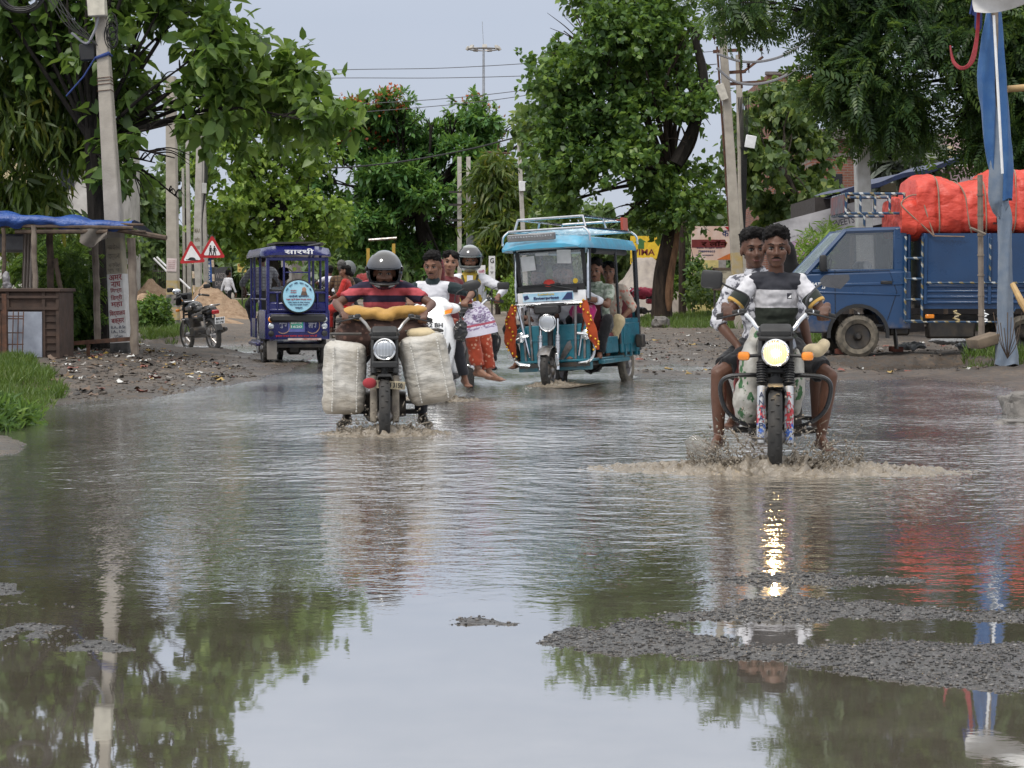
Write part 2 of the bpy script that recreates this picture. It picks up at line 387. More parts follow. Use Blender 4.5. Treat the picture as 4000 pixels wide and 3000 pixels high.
def ground(x, y):
    x = np.asarray(x, float); y = np.asarray(y, float)
    wx = x + .5 * fbm(x * .9, y * .9, 3, 11); wy = y + 1.0 * fbm(x * .9, y * .9, 3, 17)
    sd = sdist(wx, wy, WPOLY)
    side = np.abs(x + .08 * (y - 25) * .6)
    rise = .02 + .15 * sstep(-sd, .1, 3.2) * sstep(np.where(x > -1, (x - .2) / np.maximum(y, 1), (-x) / np.maximum(y, 1)), .05, .16) + .10 * sstep(y, 38, 75) + .10 * sstep(y, 75, 160)
    z = np.where(sd > 0, -.16 * sstep(sd, 0, 2.5) - .01, rise)
    rough = sstep(-sd, -.3, .5) * (1 - sstep(y, 60, 120))
    z = z + rough * (.10 * fbm(x * 1.6, y * 1.1, 4, 3) + .06 * fbm(x * 5, y * 4, 3, 5))
    for pl, hgt, base in BARS:
        s = sdist(x + .10 * fbm(x * 4, y * 4, 3, 21), y + .16 * fbm(x * 4, y * 4, 3, 23), pl)
        zb = base - .004 + hgt * np.minimum(1, s / .45) + .022 * fbm(x * 7, y * 7, 4, 29)
        z = np.where(s > -.05, np.maximum(z, np.where(s > 0, zb, -.05)), z)
    for pl in PUDDLES:
        s = sdist(wx, wy, pl); z = np.where(s > -.4, np.minimum(z, .06 - .14 * sstep(s, -.4, .25)), z)
    return z
ys = np.concatenate([np.linspace(2.2, 8.6, 240), 8.6 * np.exp(np.linspace(.011, math.log(60 / 8.6), 190)), 60 * np.exp(np.linspace(.03, math.log(1500 / 60), 60))])
an = np.concatenate([-np.linspace(3.0, .42, 26), np.linspace(-.40, .40, 440), np.linspace(.42, 3.0, 26)])
YY, AA = np.meshgrid(ys, an, indexing='ij'); XX = AA * YY
ZZ = ground(XX, YY); nr, nc = XX.shape
idx = np.arange(nr * nc).reshape(nr, nc)
F = np.stack([idx[:-1, :-1], idx[:-1, 1:], idx[1:, 1:], idx[1:, :-1]], -1).reshape(-1, 4)
def ground_material():
    t = NT('wet_mud_road'); p = t.pos(); s = t.sep(p)
    n1 = t.noise(p, 1.3, 6, .65); n2 = t.noise(p, 14, 5, .7); n3 = t.noise(p, 70, 3, .7)
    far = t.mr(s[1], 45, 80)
    mud = t.ramp(n1, [(.3, (.034, .026, .019)), (.48, (.085, .062, .045)), (.6, (.135, .10, .072)), (.75, (.21, .16, .115))])
    grit = t.ramp(n3, [(.3, (.02, .019, .018)), (.55, (.065, .06, .055)), (.72, (.17, .16, .15))])
    near = t.mr(s[1], 8.5, 9.5, 1, 0)
    col = t.mix(t.mr(n2, .42, .6), mud, grit); col = t.mix(near, col, grit)
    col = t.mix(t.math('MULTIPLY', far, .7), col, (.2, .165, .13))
    wet = t.mr(t.math('ADD', s[2], t.math('MULTIPLY', n2, .06)), .02, .12)
    t.set_b(Base_Color=col, Roughness=t.mr(wet, 0, 1, .16, .85), Specular_IOR_Level=.5)
    h = t.math('ADD', t.math('MULTIPLY', n2, .6), t.math('MULTIPLY', n3, .35)); t.bump(h, .8, .03)
    return t.m
def asphalt_stone_material():
    t = NT('wet_gravel'); g = t.n('NewGeometry')
    col = t.ramp(g.outputs['Random Per Island'], [(0, (.012, .012, .013)), (.6, (.03, .028, .026)), (.88, (.085, .072, .06)), (1, (.2, .19, .18))])
    t.set_b(Base_Color=col, Roughness=.3); t.bump(t.noise(g.outputs['Position'], 120, 3), .4, .004); return t.m
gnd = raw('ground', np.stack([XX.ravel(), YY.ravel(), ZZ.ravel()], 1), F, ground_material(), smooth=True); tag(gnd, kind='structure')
RIP = [(1.60, 12.3, .0007, .29, 5.4), (-.97, 15.6, .0008, .33, 6.5), (.45, 23.4, .0007, .30, 4.5), (-.75, 20.2, .0006, .3, 4)]
def water_material():
    t = NT('muddy_flood_water'); p = t.pos(); s = t.sep(p)
    flat = t.n('CombineXYZ', None, i0=s[0], i1=s[1], i2=0.0).outputs[0]
    warp = t.noise(t.scale(flat, 1.0, 1.0, 1), 1.1, 2)
    h = None
    for cx, cy, A, lam, reach in RIP:
        d = t.n('VectorMath', {'operation': 'DISTANCE'}, i0=flat, i1=(cx, cy, 0)).outputs['Value']
        ph = t.math('ADD', t.math('MULTIPLY', d, 2 * PI / lam), t.math('MULTIPLY', warp, 15.0))
        w = t.math('MULTIPLY', t.math('SINE', ph), t.mr(d, .2, reach, A * 1.6, 0))
        ph2 = t.math('ADD', t.math('MULTIPLY', d, 2 * PI / (lam * .57)), t.math('MULTIPLY', warp, -24.0))
        w = t.math('ADD', w, t.math('MULTIPLY', t.math('SINE', ph2), t.mr(d, .1, reach * .75, A * .7, 0)))
        h = w if h is None else t.math('ADD', h, w)
    patch = t.mr(t.noise(t.scale(flat, .6, .35, 1), .9, 4, .6), .36, .64, 0, 1)
    calm = t.mr(t.math('ADD', s[1], t.math('MULTIPLY', t.math('SUBTRACT', t.noise(flat, .8, 2), .5), 1.6)), 6.5, 8.6, .03, 1)
    busy = t.mr(s[1], 8.5, 14, .7, 3.6)
    left = t.mr(t.math('DIVIDE', s[0], t.math('MAXIMUM', s[1], 1.0)), -.27, -.19, .12, 1)
    n = t.math('MULTIPLY', t.math('SUBTRACT', t.noise(t.scale(flat, .8, 1.1, 1), 4.2, 4, .6), .5), .0105)
    n = t.math('ADD', n, t.math('MULTIPLY', t.math('SUBTRACT', t.noise(t.scale(flat, .8, 1, 1), 15, 3, .5), .5), .0036))
    hh = t.math('MULTIPLY', t.math('ADD', h, t.math('MULTIPLY', t.math('MULTIPLY', n, busy), t.math('ADD', .45, t.math('MULTIPLY', patch, 1.1)))), t.math('MULTIPLY', calm, left))
    foam = t.noise(t.scale(flat, 1, 1, 1), 2.2, 5, .7)
    col = t.mix(t.mr(foam, .4, .65), (.135, .118, .092), (.20, .178, .145))
    t.set_b(Base_Color=col, Roughness=.04, IOR=1.33)
    bp = t.bump(hh, 1.0, 1.0, .35); gl = t.n('BsdfGlossy', None, Color=(.93, .94, .95), Roughness=t.math('ADD', .02, t.math('MULTIPLY', t.mr(s[1], 8.5, 16, 0, .12), t.math('ADD', .4, patch))), Normal=bp.outputs[0])
    lw = t.n('LayerWeight', None, Blend=.5); ms = t.n('MixShader', None, i0=t.mr(lw.outputs['Facing'], .70, .93, .53, .74), i1=t.b.outputs[0], i2=gl.outputs[0]); t.t.links.new(ms.outputs[0], t.out.inputs[0])
    return t.m
wys = np.concatenate([np.linspace(2.2, 30, 60), np.linspace(31, 75, 20)])
wm = MB(); wm.sheet(lambda a, b: (-45 + 90 * a, 2.2 + (75 - 2.2) * b, 0), 20, 30)
tag(wm.build('water', water_material(), smooth=0), kind='structure')
# gravel lying on the bars
def scatter_stones(name, polys, n, smin, smax, zmin=-.006, material=None, seed=3, kind='stuff'):
    r = np.random.default_rng(seed); ico = bmesh.new(); bmesh.ops.create_icosphere(ico, subdivisions=1, radius=1)
    iv = np.array([v.co[:] for v in ico.verts]); jf = np.array([[v.index for v in f.verts] for f in ico.faces]); ico.free()
    V = []; F = []; k = 0
    for pl, cnt in zip(polys, n):
        q = np.array(pl); lo, hi = q.min(0), q.max(0)
        x = r.uniform(lo[0], hi[0], cnt * 4); y = r.uniform(lo[1], hi[1], cnt * 4)
        m = (sdist(x, y, pl) > -.03) & (np.abs(x / y) < .29); x, y = x[m][:cnt], y[m][:cnt]; z = ground(x, y); m = z > zmin; x, y, z = x[m], y[m], z[m]
        for a, b, c in zip(x, y, z):
            sz = smin + (smax - smin) * r.random() ** 3
            w = iv * (1 + .35 * (r.random((len(iv), 1)) - .5)) * sz * np.array([1, r.uniform(.7, 1.2), r.uniform(.35, .7)])
            t = r.uniform(0, 6.28); w = w @ np.array([[math.cos(t), -math.sin(t), 0], [math.sin(t), math.cos(t), 0], [0, 0, 1]])
            V.append(w + (a, b, c + sz * .15)); F.append(jf + k); k += len(iv)
    o = raw(name, np.concatenate(V), np.concatenate(F), material); tag(o, kind=kind) if kind else None
    return o
STONE = asphalt_stone_material()
scatter_stones('gravel', [b[0] for b in BARS], [7500, 3800, 2000, 150, 800, 600, 160], .0015, .0085, -.006, STONE)
# ================================================================== trees and plants
def T(v, f): return np.array(v, float), np.array(f)
OVATE = T([(0, 0, 0), (0, .5, -.05), (0, 1, -.16), (.27, .27, .05), (.23, .62, .01), (-.27, .27, .05), (-.23, .62, .01)], [(0, 3, 4, 1), (1, 4, 2, 6), (0, 1, 6, 5)])
HEART = T([(0, 0, 0), (0, .4, -.03), (0, 1, -.14), (.36, .10, .05), (.33, .5, .01), (-.36, .10, .05), (-.33, .5, .01)], [(0, 3, 4, 1), (1, 4, 2, 6), (0, 1, 6, 5)])
LANCE = T([(0, 0, 0), (0, .5, -.04), (0, 1, -.25), (.085, .3, .02), (.075, .68, -.06), (-.085, .3, .02), (-.075, .68, -.06)], [(0, 3, 4, 1), (1, 4, 2, 6), (0, 1, 6, 5)])
FEATH = T([(0, 0, 0), (0, .5, .02), (0, 1, -.10), (.15, .25, .0), (.17, .65, -.02), (-.15, .25, .0), (-.17, .65, -.02)], [(0, 3, 4, 1), (1, 4, 2, 6), (0, 1, 6, 5)])
def _frond(n=7, ll=.30, w=.05, droop=.06):
    V = []; F = []
    for i in range(n):
        y = .15 + .8 * i / (n - 1); L = ll * (1 - .35 * abs(i / (n - 1) - .35))
        for sx in (-1, 1):
            a = 1.0 - .35 * i / n; dx, dy = sx * math.sin(a), math.cos(a); b = len(V); z0 = -.22 * y * y
            V += [(0, y, z0), (dx * L * .5 - dy * w * sx, y + dy * L * .5 + dx * w * sx, z0 + .01), (dx * L, y + dy * L, z0 - droop), (dx * L * .5 + dy * w * sx, y + dy * L * .5 - dx * w * sx, z0 + .01)]
            F.append((b, b + 1, b + 2, b + 3))
    b = len(V); V += [(0, .95, -.2), (.04, 1.08, -.24), (0, 1.2, -.32), (-.04, 1.08, -.24)]; F.append((b, b + 1, b + 2, b + 3))
    return T(V, F)
NEEM = _frond()
DENS = 6.0
def nrm(a): return a / np.maximum(1e-9, np.linalg.norm(a, axis=1, keepdims=True))
def leaf_arrays(pos, ax, nor, size, tpl):
    tv, tf = tpl; y = nrm(ax); x = nrm(np.cross(y, nor)); z = np.cross(x, y)
    V = pos[:, None, :] + size[:, None, None] * (tv[None, :, 0:1] * x[:, None, :] + tv[None, :, 1:2] * y[:, None, :] + tv[None, :, 2:3] * z[:, None, :])
    F = tf[None] + (np.arange(len(pos)) * len(tv))[:, None, None]
    return V.reshape(-1, 3), F.reshape(-1, tf.shape[1])
def noise3(p, s, seed): return (vnoise(p[:, 0] * s, p[:, 2] * s, seed) + vnoise(p[:, 1] * s + 7, p[:, 2] * s, seed + 1) + vnoise(p[:, 0] * s, p[:, 1] * s + 3, seed + 2)) / 3
def crown_points(clumps, dens, seed, gap=.42, gs=.9, shell=.5):
    r = np.random.default_rng(seed); PP = []; OO = []
    for c, rad in clumps:
        rad = np.array(rad); n = int(DENS * dens * (rad[0] * rad[2] + rad[0] * rad[1] + rad[1] * rad[2]) * 1.4) + 3
        d = nrm(r.normal(size=(n, 3))); q = r.uniform(shell, 1.0, n) ** .7
        p = np.array(c) + d * rad * .86 * q[:, None] * (1 + .12 * r.normal(size=(n, 1)))
        PP.append(p); OO.append(d)
    p = np.concatenate(PP); o = np.concatenate(OO); m = noise3(p, gs, seed) > gap
    return p[m], o[m], r
def crown(name, clumps, m, tpl, size, parent, seed, dens=6, per=10, gap=.42, gs=.9, tw=.5, droop=.5, flat=.7, upb=.15, szv=.3, shell=.45):
    p, o, r = crown_points(clumps, dens, seed, gap, gs, shell); n = len(p)
    td = nrm(o * .8 + r.normal(size=(n, 3)) * .5 + np.array([0, 0, upb]))
    t = r.uniform(0, 1, (n, per)); tl = tw * r.uniform(.6, 1.3, (n, 1))
    pos = p[:, None, :] + td[:, None, :] * (t * tl)[..., None] + r.normal(size=(n, per, 3)) * tw * .10
    pos[..., 2] -= (t * tl) ** 2 * droop * .5
    ax = td[:, None, :] * .55 + r.normal(size=(n, per, 3)) * .62 + np.array([0, 0, -droop])
    no = np.array([0, 0, flat]) + r.normal(size=(n, per, 3)) * .5 + o[:, None, :] * .45
    sz = size * (1 + szv * r.normal(size=n * per)).clip(.45, 1.7)
    V, F = leaf_arrays(pos.reshape(-1, 3), ax.reshape(-1, 3), no.reshape(-1, 3), sz, tpl)
    return raw(name, V, F, m, parent), p, o
def cl(d, lst, dy=1.0, jit=.35, seed=1, grow=1.0):
    """clumps given as (u, v, ru, rv[, extra depth]) at distance d"""
    r = random.Random(seed); out = []
    for q in lst:
        dd = d + (q[4] if len(q) > 4 else r.uniform(-jit, jit) * d * .05); s = S(dd)
        out.append((P(q[0], q[1], dd), (grow * q[2] / s, max(.5, .5 * (q[2] + q[3]) / s) * dy, grow * q[3] / s)))
    return out
def wood(name, paths, m, parent):
    b = MB()
    for pts, r0, r1 in paths:
        sp_ = spline(pts, 5); k = len(sp_); b.tube(sp_, [r0 + (r1 - r0) * (i / (k - 1)) ** .8 for i in range(k)], 8)
    return b.build(name, m, parent)
def limbs(root, clumps, r0, seed, sag=.0, frac=.8):
    r = random.Random(seed); out = []
    for c, rad in clumps:
        a = Vector(root); b = a.lerp(Vector(c), frac + .15); mid = a.lerp(b, .5) + Vector((r.uniform(-.1, .1), r.uniform(-.1, .1), r.uniform(-.02, .14) - sag)) * (b - a).length
        out.append(([a, mid, b], r0 * .7, r0 * .12))
        for k in range(3):
            e = Vector(c) + Vector([r.uniform(-.8, .8) * rad[i] for i in range(3)]); s0 = mid.lerp(b, r.uniform(.2, .9)); out.append(([s0, s0.lerp(e, .5) + Vector((0, 0, .1)), e], r0 * .25, r0 * .05))
    return out
def bark(name, c, c2): 
    t = NT(name); v = t.obj(); q = t.scale(v, 1, 1, .25); n = t.noise(q, 9, 6, .7)
    t.set_b(Base_Color=t.mix(t.mr(n, .35, .65), c, c2), Roughness=.85, Specular_IOR_Level=.25); t.bump(n, .9, .05); return t.m
B_DARK = bark('wet_black_bark', (.012, .010, .009), (.03, .025, .021)); B_BRN = bark('brown_bark', (.06, .042, .03), (.018, .014, .012)); B_GRY = bark('grey_bark', (.10, .08, .065), (.04, .032, .027))
L_BIG = leafmat('broad_leaves', [(0.050, 0.097, 0.027), (0.090, 0.168, 0.037), (0.147, 0.240, 0.053), (0.239, 0.336, 0.070)])
L_ASH = leafmat('drooping_leaves', [(0.036, 0.069, 0.016), (0.071, 0.118, 0.025), (0.112, 0.167, 0.033), (0.304, 0.276, 0.036)])
L_NEEM = leafmat('neem_leaves', [(0.026, 0.056, 0.024), (0.042, 0.090, 0.033), (0.069, 0.134, 0.041), (0.160, 0.238, 0.055)])
L_PEEP = leafmat('heart_leaves', [(0.064, 0.114, 0.053), (0.109, 0.177, 0.066), (0.164, 0.240, 0.070), (0.328, 0.389, 0.094)])
L_DEEP = leafmat('dark_tree_leaves', [(0.041, 0.092, 0.031), (0.073, 0.147, 0.041), (0.133, 0.241, 0.053), (0.268, 0.388, 0.070)])
L_GUL = leafmat('feathery_leaves', [(0.041, 0.112, 0.039), (0.076, 0.191, 0.057), (0.129, 0.270, 0.070), (0.220, 0.381, 0.085)])
L_LITE = leafmat('fresh_leaves', [(0.091, 0.174, 0.037), (0.164, 0.279, 0.053), (0.255, 0.385, 0.066), (0.392, 0.521, 0.083)])
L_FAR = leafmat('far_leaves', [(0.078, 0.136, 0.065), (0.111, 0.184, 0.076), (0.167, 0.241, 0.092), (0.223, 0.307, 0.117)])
L_FLOW = leafmat('flame_flowers', [(.40, .075, .03), (.5, .13, .04), (.35, .05, .03)], .2)
GZ = lambda x, y: float(ground(np.array([x]), np.array([y]))[0])
def onground(u, d):
    x = (u - 2000) / FPX * d; return Vector((x, d, GZ(x, d)))
def tree(name, label, d, clumps_px, base_u, trunk_px, r0, r1, bk, lm, tpl, size, seed, group=None, lim=None, dy=1.0, root=None, grow=1.0, **kw):
    base = onground(base_u, d)
    t = thing(name, label, 'tree', base, 0, group); t['_'] = 0; del t['_']
    cs = [(c - base, r) for c, r in cl(d, clumps_px, dy, seed=seed, grow=grow)]
    pts = [Vector((0, 0, -.2))] + [P(u, v, d) - base for u, v in trunk_px]
    rt = pts[-1] if root is None else P(*root, d) - base
    paths = [(pts, r0, r1)] + limbs(rt, cs, lim or r1 * .8, seed)
    wood('trunk', paths, bk, t)
    c, p, o = crown('crown', cs, lm, tpl, size, t, seed, **kw)
    return t, cs, p, o, base
# big-leaved tree over the stall
BIG = [(60, 40, 150, 150), (300, 40, 150, 120), (280, 220, 150, 130), (470, 320, 140, 120), (560, -10, 150, 60), (740, 30, 110, 70), (790, 200, 150, 110), (640, 320, 110, 90), (930, 240, 120, 100), (1010, 340, 150, 110), (1140, 390, 130, 110), (1270, 470, 90, 70),
       (870, 430, 150, 100), (690, 480, 120, 100), (520, 520, 110, 120), (620, 640, 100, 100), (560, 740, 80, 80), (700, 620, 60, 80), (430, 660, 60, 100), (1170, 280, 80, 60), (160, 200, 150, 120), (420, 120, 110, 90), (720, 790, 50, 60), (860, 110, 60, 60),
       (0, -150, 200, 150), (250, -150, 200, 130), (500, -180, 180, 120), (720, -130, 130, 90), (100, -400, 220, 160), (380, -420, 220, 150), (640, -380, 180, 130), (820, -280, 110, 90), (200, -650, 250, 150), (550, -640, 220, 140), (780, -560, 120, 120), (-200, -300, 200, 250)]
tree('broadleaf_tree', 'big leafy tree with large oval leaves and black wet trunk behind the lettered pole', 32.5, BIG, 398, [(392, 1200), (378, 900), (362, 600), (352, 380), (350, 250)], .17, .10, B_DARK, L_BIG, OVATE, .235, 5,
     dens=4.2, per=11, gap=.455, gs=1.0, tw=.42, droop=.45, lim=.07, root=(360, 560))
ASH = [(30, 290, 110, 90), (160, 320, 140, 100), (60, 430, 140, 100), (240, 400, 100, 90), (90, 560, 150, 110), (250, 540, 80, 90), (60, 690, 110, 90), (180, 660, 90, 90), (40, 800, 90, 70), (150, 790, 70, 70), (290, 460, 60, 60)]
tree('ashoka_tree', 'weeping tree with long narrow drooping leaves at the left edge', 33.5, ASH, -330, [(-330, 900), (-310, 500), (-280, 300), (-260, 100)], .14, .07, B_BRN, L_ASH, LANCE, .27, 8, dens=13, per=13, gap=.34, gs=1.3, tw=.55, droop=1.5, flat=.2, upb=-.1, lim=.04)
NEE = [(2870, 10, 90, 60), (3270, 60, 80, 70), (3330, 60, 180, 140), (3550, 100, 200, 170), (3800, 120, 220, 190), (3330, 235, 80, 80), (3420, 310, 180, 140), (3680, 340, 200, 160), (3900, 380, 160, 200), (3300, 380, 80, 60), (3500, 460, 120, 60),
       (3720, 510, 140, 70), (3900, 590, 130, 80), (3230, 310, 50, 40), (4050, 250, 160, 200), (2960, 70, 50, 40), (4080, 500, 120, 150), (4000, 640, 100, 70),
       (3250, -150, 150, 120), (3550, -150, 220, 150), (3850, -150, 220, 160), (3350, -400, 180, 140), (3650, -420, 220, 160), (3950, -400, 200, 180), (3500, -680, 220, 150), (3850, -680, 220, 150), (3250, -330, 100, 90)]
tree('neem_tree', 'dark neem tree with fine feathery leaves hanging over the red tarpaulin', 39.0, NEE, 3960, [(3958, 900), (3950, 640), (3930, 420), (3900, 300)], .28, .16, B_DARK, L_NEEM, NEEM, .40, 12, dens=7.0, per=6, gap=.41, gs=.9, tw=.5, droop=.55, flat=.6, lim=.09)
PEE = [(3000, 400, 80, 70), (3110, 370, 50, 40), (3050, 550, 90, 80), (2955, 500, 80, 100), (3080, 430, 100, 110), (3000, 660, 140, 120), (3140, 600, 100, 110), (3120, 760, 130, 80), (2950, 810, 100, 60), (3060, 850, 80, 50), (2900, 620, 60, 120), (3170, 830, 60, 45)]
tree('peepal_tree', 'peepal tree with hanging heart leaves between the two concrete poles', 60.5, PEE, 3165, [(3160, 1000), (3120, 800), (3060, 660)], .13, .08, B_GRY, L_PEEP, HEART, .205, 15, dens=5.5, per=11, gap=.40, gs=.9, tw=.45, droop=.9, flat=.25, lim=.05, grow=1.1)
DEE = [(2280, 100, 140, 100), (2420, 40, 110, 70), (2200, 170, 90, 60), (2550, 130, 130, 130), (2670, 110, 90, 110), (2400, 240, 150, 110), (2580, 310, 150, 120), (2710, 330, 80, 130), (2350, 400, 170, 110), (2550, 480, 180, 120), (2700, 520, 100, 130), (2230, 500, 110, 90), (2300, 610, 170, 110),
       (2480, 660, 180, 110), (2650, 690, 130, 110), (2330, 750, 140, 80), (2550, 810, 120, 70), (2700, 800, 90, 70), (2300, -50, 120, 80), (2600, -40, 120, 90), (2450, -80, 110, 70), (2180, 90, 80, 60), (2750, 430, 80, 90), (2160, 330, 70, 60), (2240, 60, 110, 80), (2330, 180, 130, 100), (2130, 230, 70, 60), (2260, 300, 110, 80), (2480, 130, 120, 100), (2200, 420, 100, 70), (2250, 680, 120, 80), (2180, 800, 80, 60), (2440, 850, 100, 60), (2380, 890, 70, 50), (2150, 590, 80, 60), (2620, 560, 120, 90)]
tD = tree('broad_tree', 'tall dense tree with split brown trunk standing right of the teal rickshaw', 63.0, DEE, 2592, [(2585, 1210), (2590, 1080), (2612, 960), (2635, 840), (2625, 760)], .36, .22, B_BRN, L_DEEP, HEART, .17, 21, dens=5.4, per=13, gap=.465, gs=.55, tw=.6, droop=.35, flat=.5, upb=.3, lim=.13, root=(2620, 700), grow=1.08)
_t, _cs, _p, _o, _b = tD
pv = [P(u, v, 62.2) - _b for u, v in [(2640, 640), (2700, 520), (2745, 380), (2745, 270), (2720, 170), (2712, 95)]]
wood('broken_branch', [(pv, .22, .09), ([P(2745, 290, 62.2) - _b, P(2725, 200, 62.2) - _b, P(2728, 130, 62.2) - _b], .12, .06)], B_DARK, _t)
b = MB(); b.tube(spline([P(2612, 1215, 62.6) - _b, P(2618, 1090, 62.6) - _b, P(2640, 960, 62.6) - _b, P(2650, 860, 62.6) - _b], 5), [.05, .1, .12, .13, .12, .12, .11, .1, .1, .1, .09, .08, .08, .06, .05, .05], 8)
b.build('bare_wood', bark('pale_heartwood', (.22, .12, .065), (.09, .05, .03)), _t)
ivy = [(2120, 460, 70, 50), (2080, 540, 60, 60), (2160, 380, 60, 45), (2050, 470, 45, 35), (2170, 660, 70, 60), (2190, 850, 80, 50)]
tree('young_peepal', 'light green peepal sapling with heart leaves left of the tall dense tree', 68.0, ivy, 2230, [(2225, 1000), (2200, 760), (2150, 560)], .09, .04, B_GRY, L_PEEP, HEART, .23, 31, dens=4, per=9, gap=.42, tw=.6, droop=.8, flat=.3, lim=.035)
tree('slim_tree', 'slim straight trunk wrapped in creeper behind the big brown trunk', 72.0, [(2700, 1080, 50, 90), (2650, 1130, 30, 50), (2740, 1120, 50, 40)], 2665, [(2665, 1100), (2664, 950), (2668, 850)], .14, .11, B_BRN, L_DEEP, OVATE, .17, 33, dens=9, per=10, gap=.3, tw=.3, lim=.03)
GUL = [(1410, 445, 120, 30), (1540, 400, 80, 26), (1570, 450, 110, 30), (1460, 490, 170, 40), (1620, 500, 120, 35), (1830, 415, 80, 28), (1790, 440, 80, 30), (1900, 450, 80, 30), (1860, 500, 90, 30), (1950, 560, 110, 45), (2050, 560, 70, 50), (1400, 570, 160, 45), (1600, 590, 150, 45), (1800, 590, 130, 40),
       (1350, 660, 120, 50), (1530, 680, 160, 50), (1730, 670, 150, 45), (1900, 650, 110, 45), (1330, 770, 130, 60), (1500, 770, 150, 55), (1700, 770, 160, 50), (1870, 740, 90, 50), (1400, 870, 140, 60), (1600, 880, 160, 60), (1780, 860, 120, 55), (1460, 960, 130, 60), (1660, 970, 150, 60), (1840, 930, 80, 60), (1740, 1040, 110, 50), (1310, 490, 90, 40), (1270, 590, 90, 55), (2000, 490, 80, 35), (2080, 530, 60, 40), (1710, 530, 90, 35), (1690, 470, 50, 25), (1980, 640, 90, 45), (1240, 700, 70, 60)]
t, cs, p, o, gb = tree('flame_tree', 'wide flame tree dotted with red blossom rising beyond the traffic', 104.0, GUL, 1690, [(1680, 1050), (1650, 900), (1640, 820)], .45, .3, B_DARK, L_GUL, FEATH, .36, 41, dens=2.7, per=17, gap=.47, gs=.45, tw=.55, droop=.05, flat=2.2, upb=.0, lim=.22, dy=1.6)
m = (p[:, 2] > P(0, 620, 104).z - gb.z) & (o[:, 2] > .1) & (noise3(p, .5, 77) > .51); pf = p[m]
r = np.random.default_rng(5); pf = np.repeat(pf, 9, 0) + r.normal(size=(len(pf) * 9, 3)) * .22 + (0, 0, .25)
V, F = leaf_arrays(pf, r.normal(size=pf.shape) + (0, 0, .4), r.normal(size=pf.shape), np.full(len(pf), .20), OVATE); raw('blossoms', V, F, L_FLOW, t)
LIT = [(880, 470, 90, 70), (980, 540, 140, 100), (860, 630, 110, 100), (1050, 700, 170, 110), (900, 780, 130, 100), (1120, 830, 140, 100), (980, 910, 140, 90), (850, 920, 80, 90), (1220, 610, 90, 90), (1240, 750, 90, 90), (1180, 940, 90, 70), (1100, 450, 90, 70), (1290, 860, 70, 80), (1060, 1000, 90, 40)]
tree('light_green_tree', 'bright green rounded tree above the blue rickshaw', 76.0, LIT, 1060, [(1065, 1080), (1080, 950), (1090, 820)], .26, .18, B_DARK, L_LITE, HEART, .21, 51, dens=3.6, per=12, gap=.42, gs=.6, tw=.7, droop=.5, flat=.4, lim=.1)
MAS = [(1920, 700, 70, 40), (1960, 780, 70, 60), (1900, 850, 55, 60), (1980, 900, 70, 70), (1930, 980, 60, 60), (1990, 1030, 50, 50), (1940, 640, 30, 30)]
tree('mast_tree', 'narrow dark tree with drooping leaves left of the slim pole', 84.0, MAS, 1945, [(1945, 1080), (1943, 850), (1940, 700)], .12, .05, B_BRN, L_ASH, LANCE, .5, 61, dens=6, per=12, gap=.36, tw=.6, droop=1.1, flat=.3, lim=.05)
FARS = [(-60, 130, 170, [(-60, 760, 150, 170), (60, 900, 120, 130)]), (250, 120, 150, [(230, 800, 120, 90), (330, 900, 130, 110), (250, 980, 120, 90)]), (480, 125, 140, [(470, 760, 120, 90), (540, 860, 120, 100), (430, 930, 110, 90), (530, 980, 130, 70)]),
        (700, 130, 130, [(700, 720, 90, 90), (740, 850, 110, 100), (680, 960, 120, 80), (760, 600, 70, 70)]), (1330, 128, 120, [(1330, 920, 80, 70), (1400, 1000, 100, 70), (1270, 1010, 80, 60)]), (2080, 132, 120, [(2060, 720, 90, 80), (2100, 850, 110, 90), (2060, 980, 110, 80), (2180, 950, 100, 90)]),
        (2350, 126, 120, [(2330, 900, 110, 90), (2400, 1000, 100, 70), (2470, 930, 90, 80)]), (2820, 120, 120, [(2800, 900, 90, 70), (2850, 1010, 70, 60)]), (3480, 118, 120, [(3430, 500, 100, 80), (3300, 620, 90, 70)]), (1880, 140, 130, [(1880, 1020, 120, 60), (1780, 1080, 100, 40)])]
NAMES = ['broad pale green tree at the far left behind the weeping tree', 'far tree glimpsed behind the stall roof', 'hazy tree behind the row of left poles', 'far green tree left of the bright rounded tree', 'low far tree over the distant riders', 'far tree behind the slim pole on the right', 'far tree seen over the teal rickshaw roof', 'far tree between brown trunk and right pole', 'far tree above the brick house', 'low dark trees closing the road end']
for i, (u, d, _, c) in enumerate(FARS):
    cx = sum(q[0] for q in c) / len(c); vt = min(q[1] for q in c)
    tree('far_tree', NAMES[i], d, c, cx, [(cx, 1080), (cx + 5, vt + 100)], .22, .12, B_BRN, L_FAR, HEART, .42, 70 + i, group='trees closing the view', dens=1.9, per=12, gap=.38, gs=.4, tw=1.1, droop=.35, lim=.09)
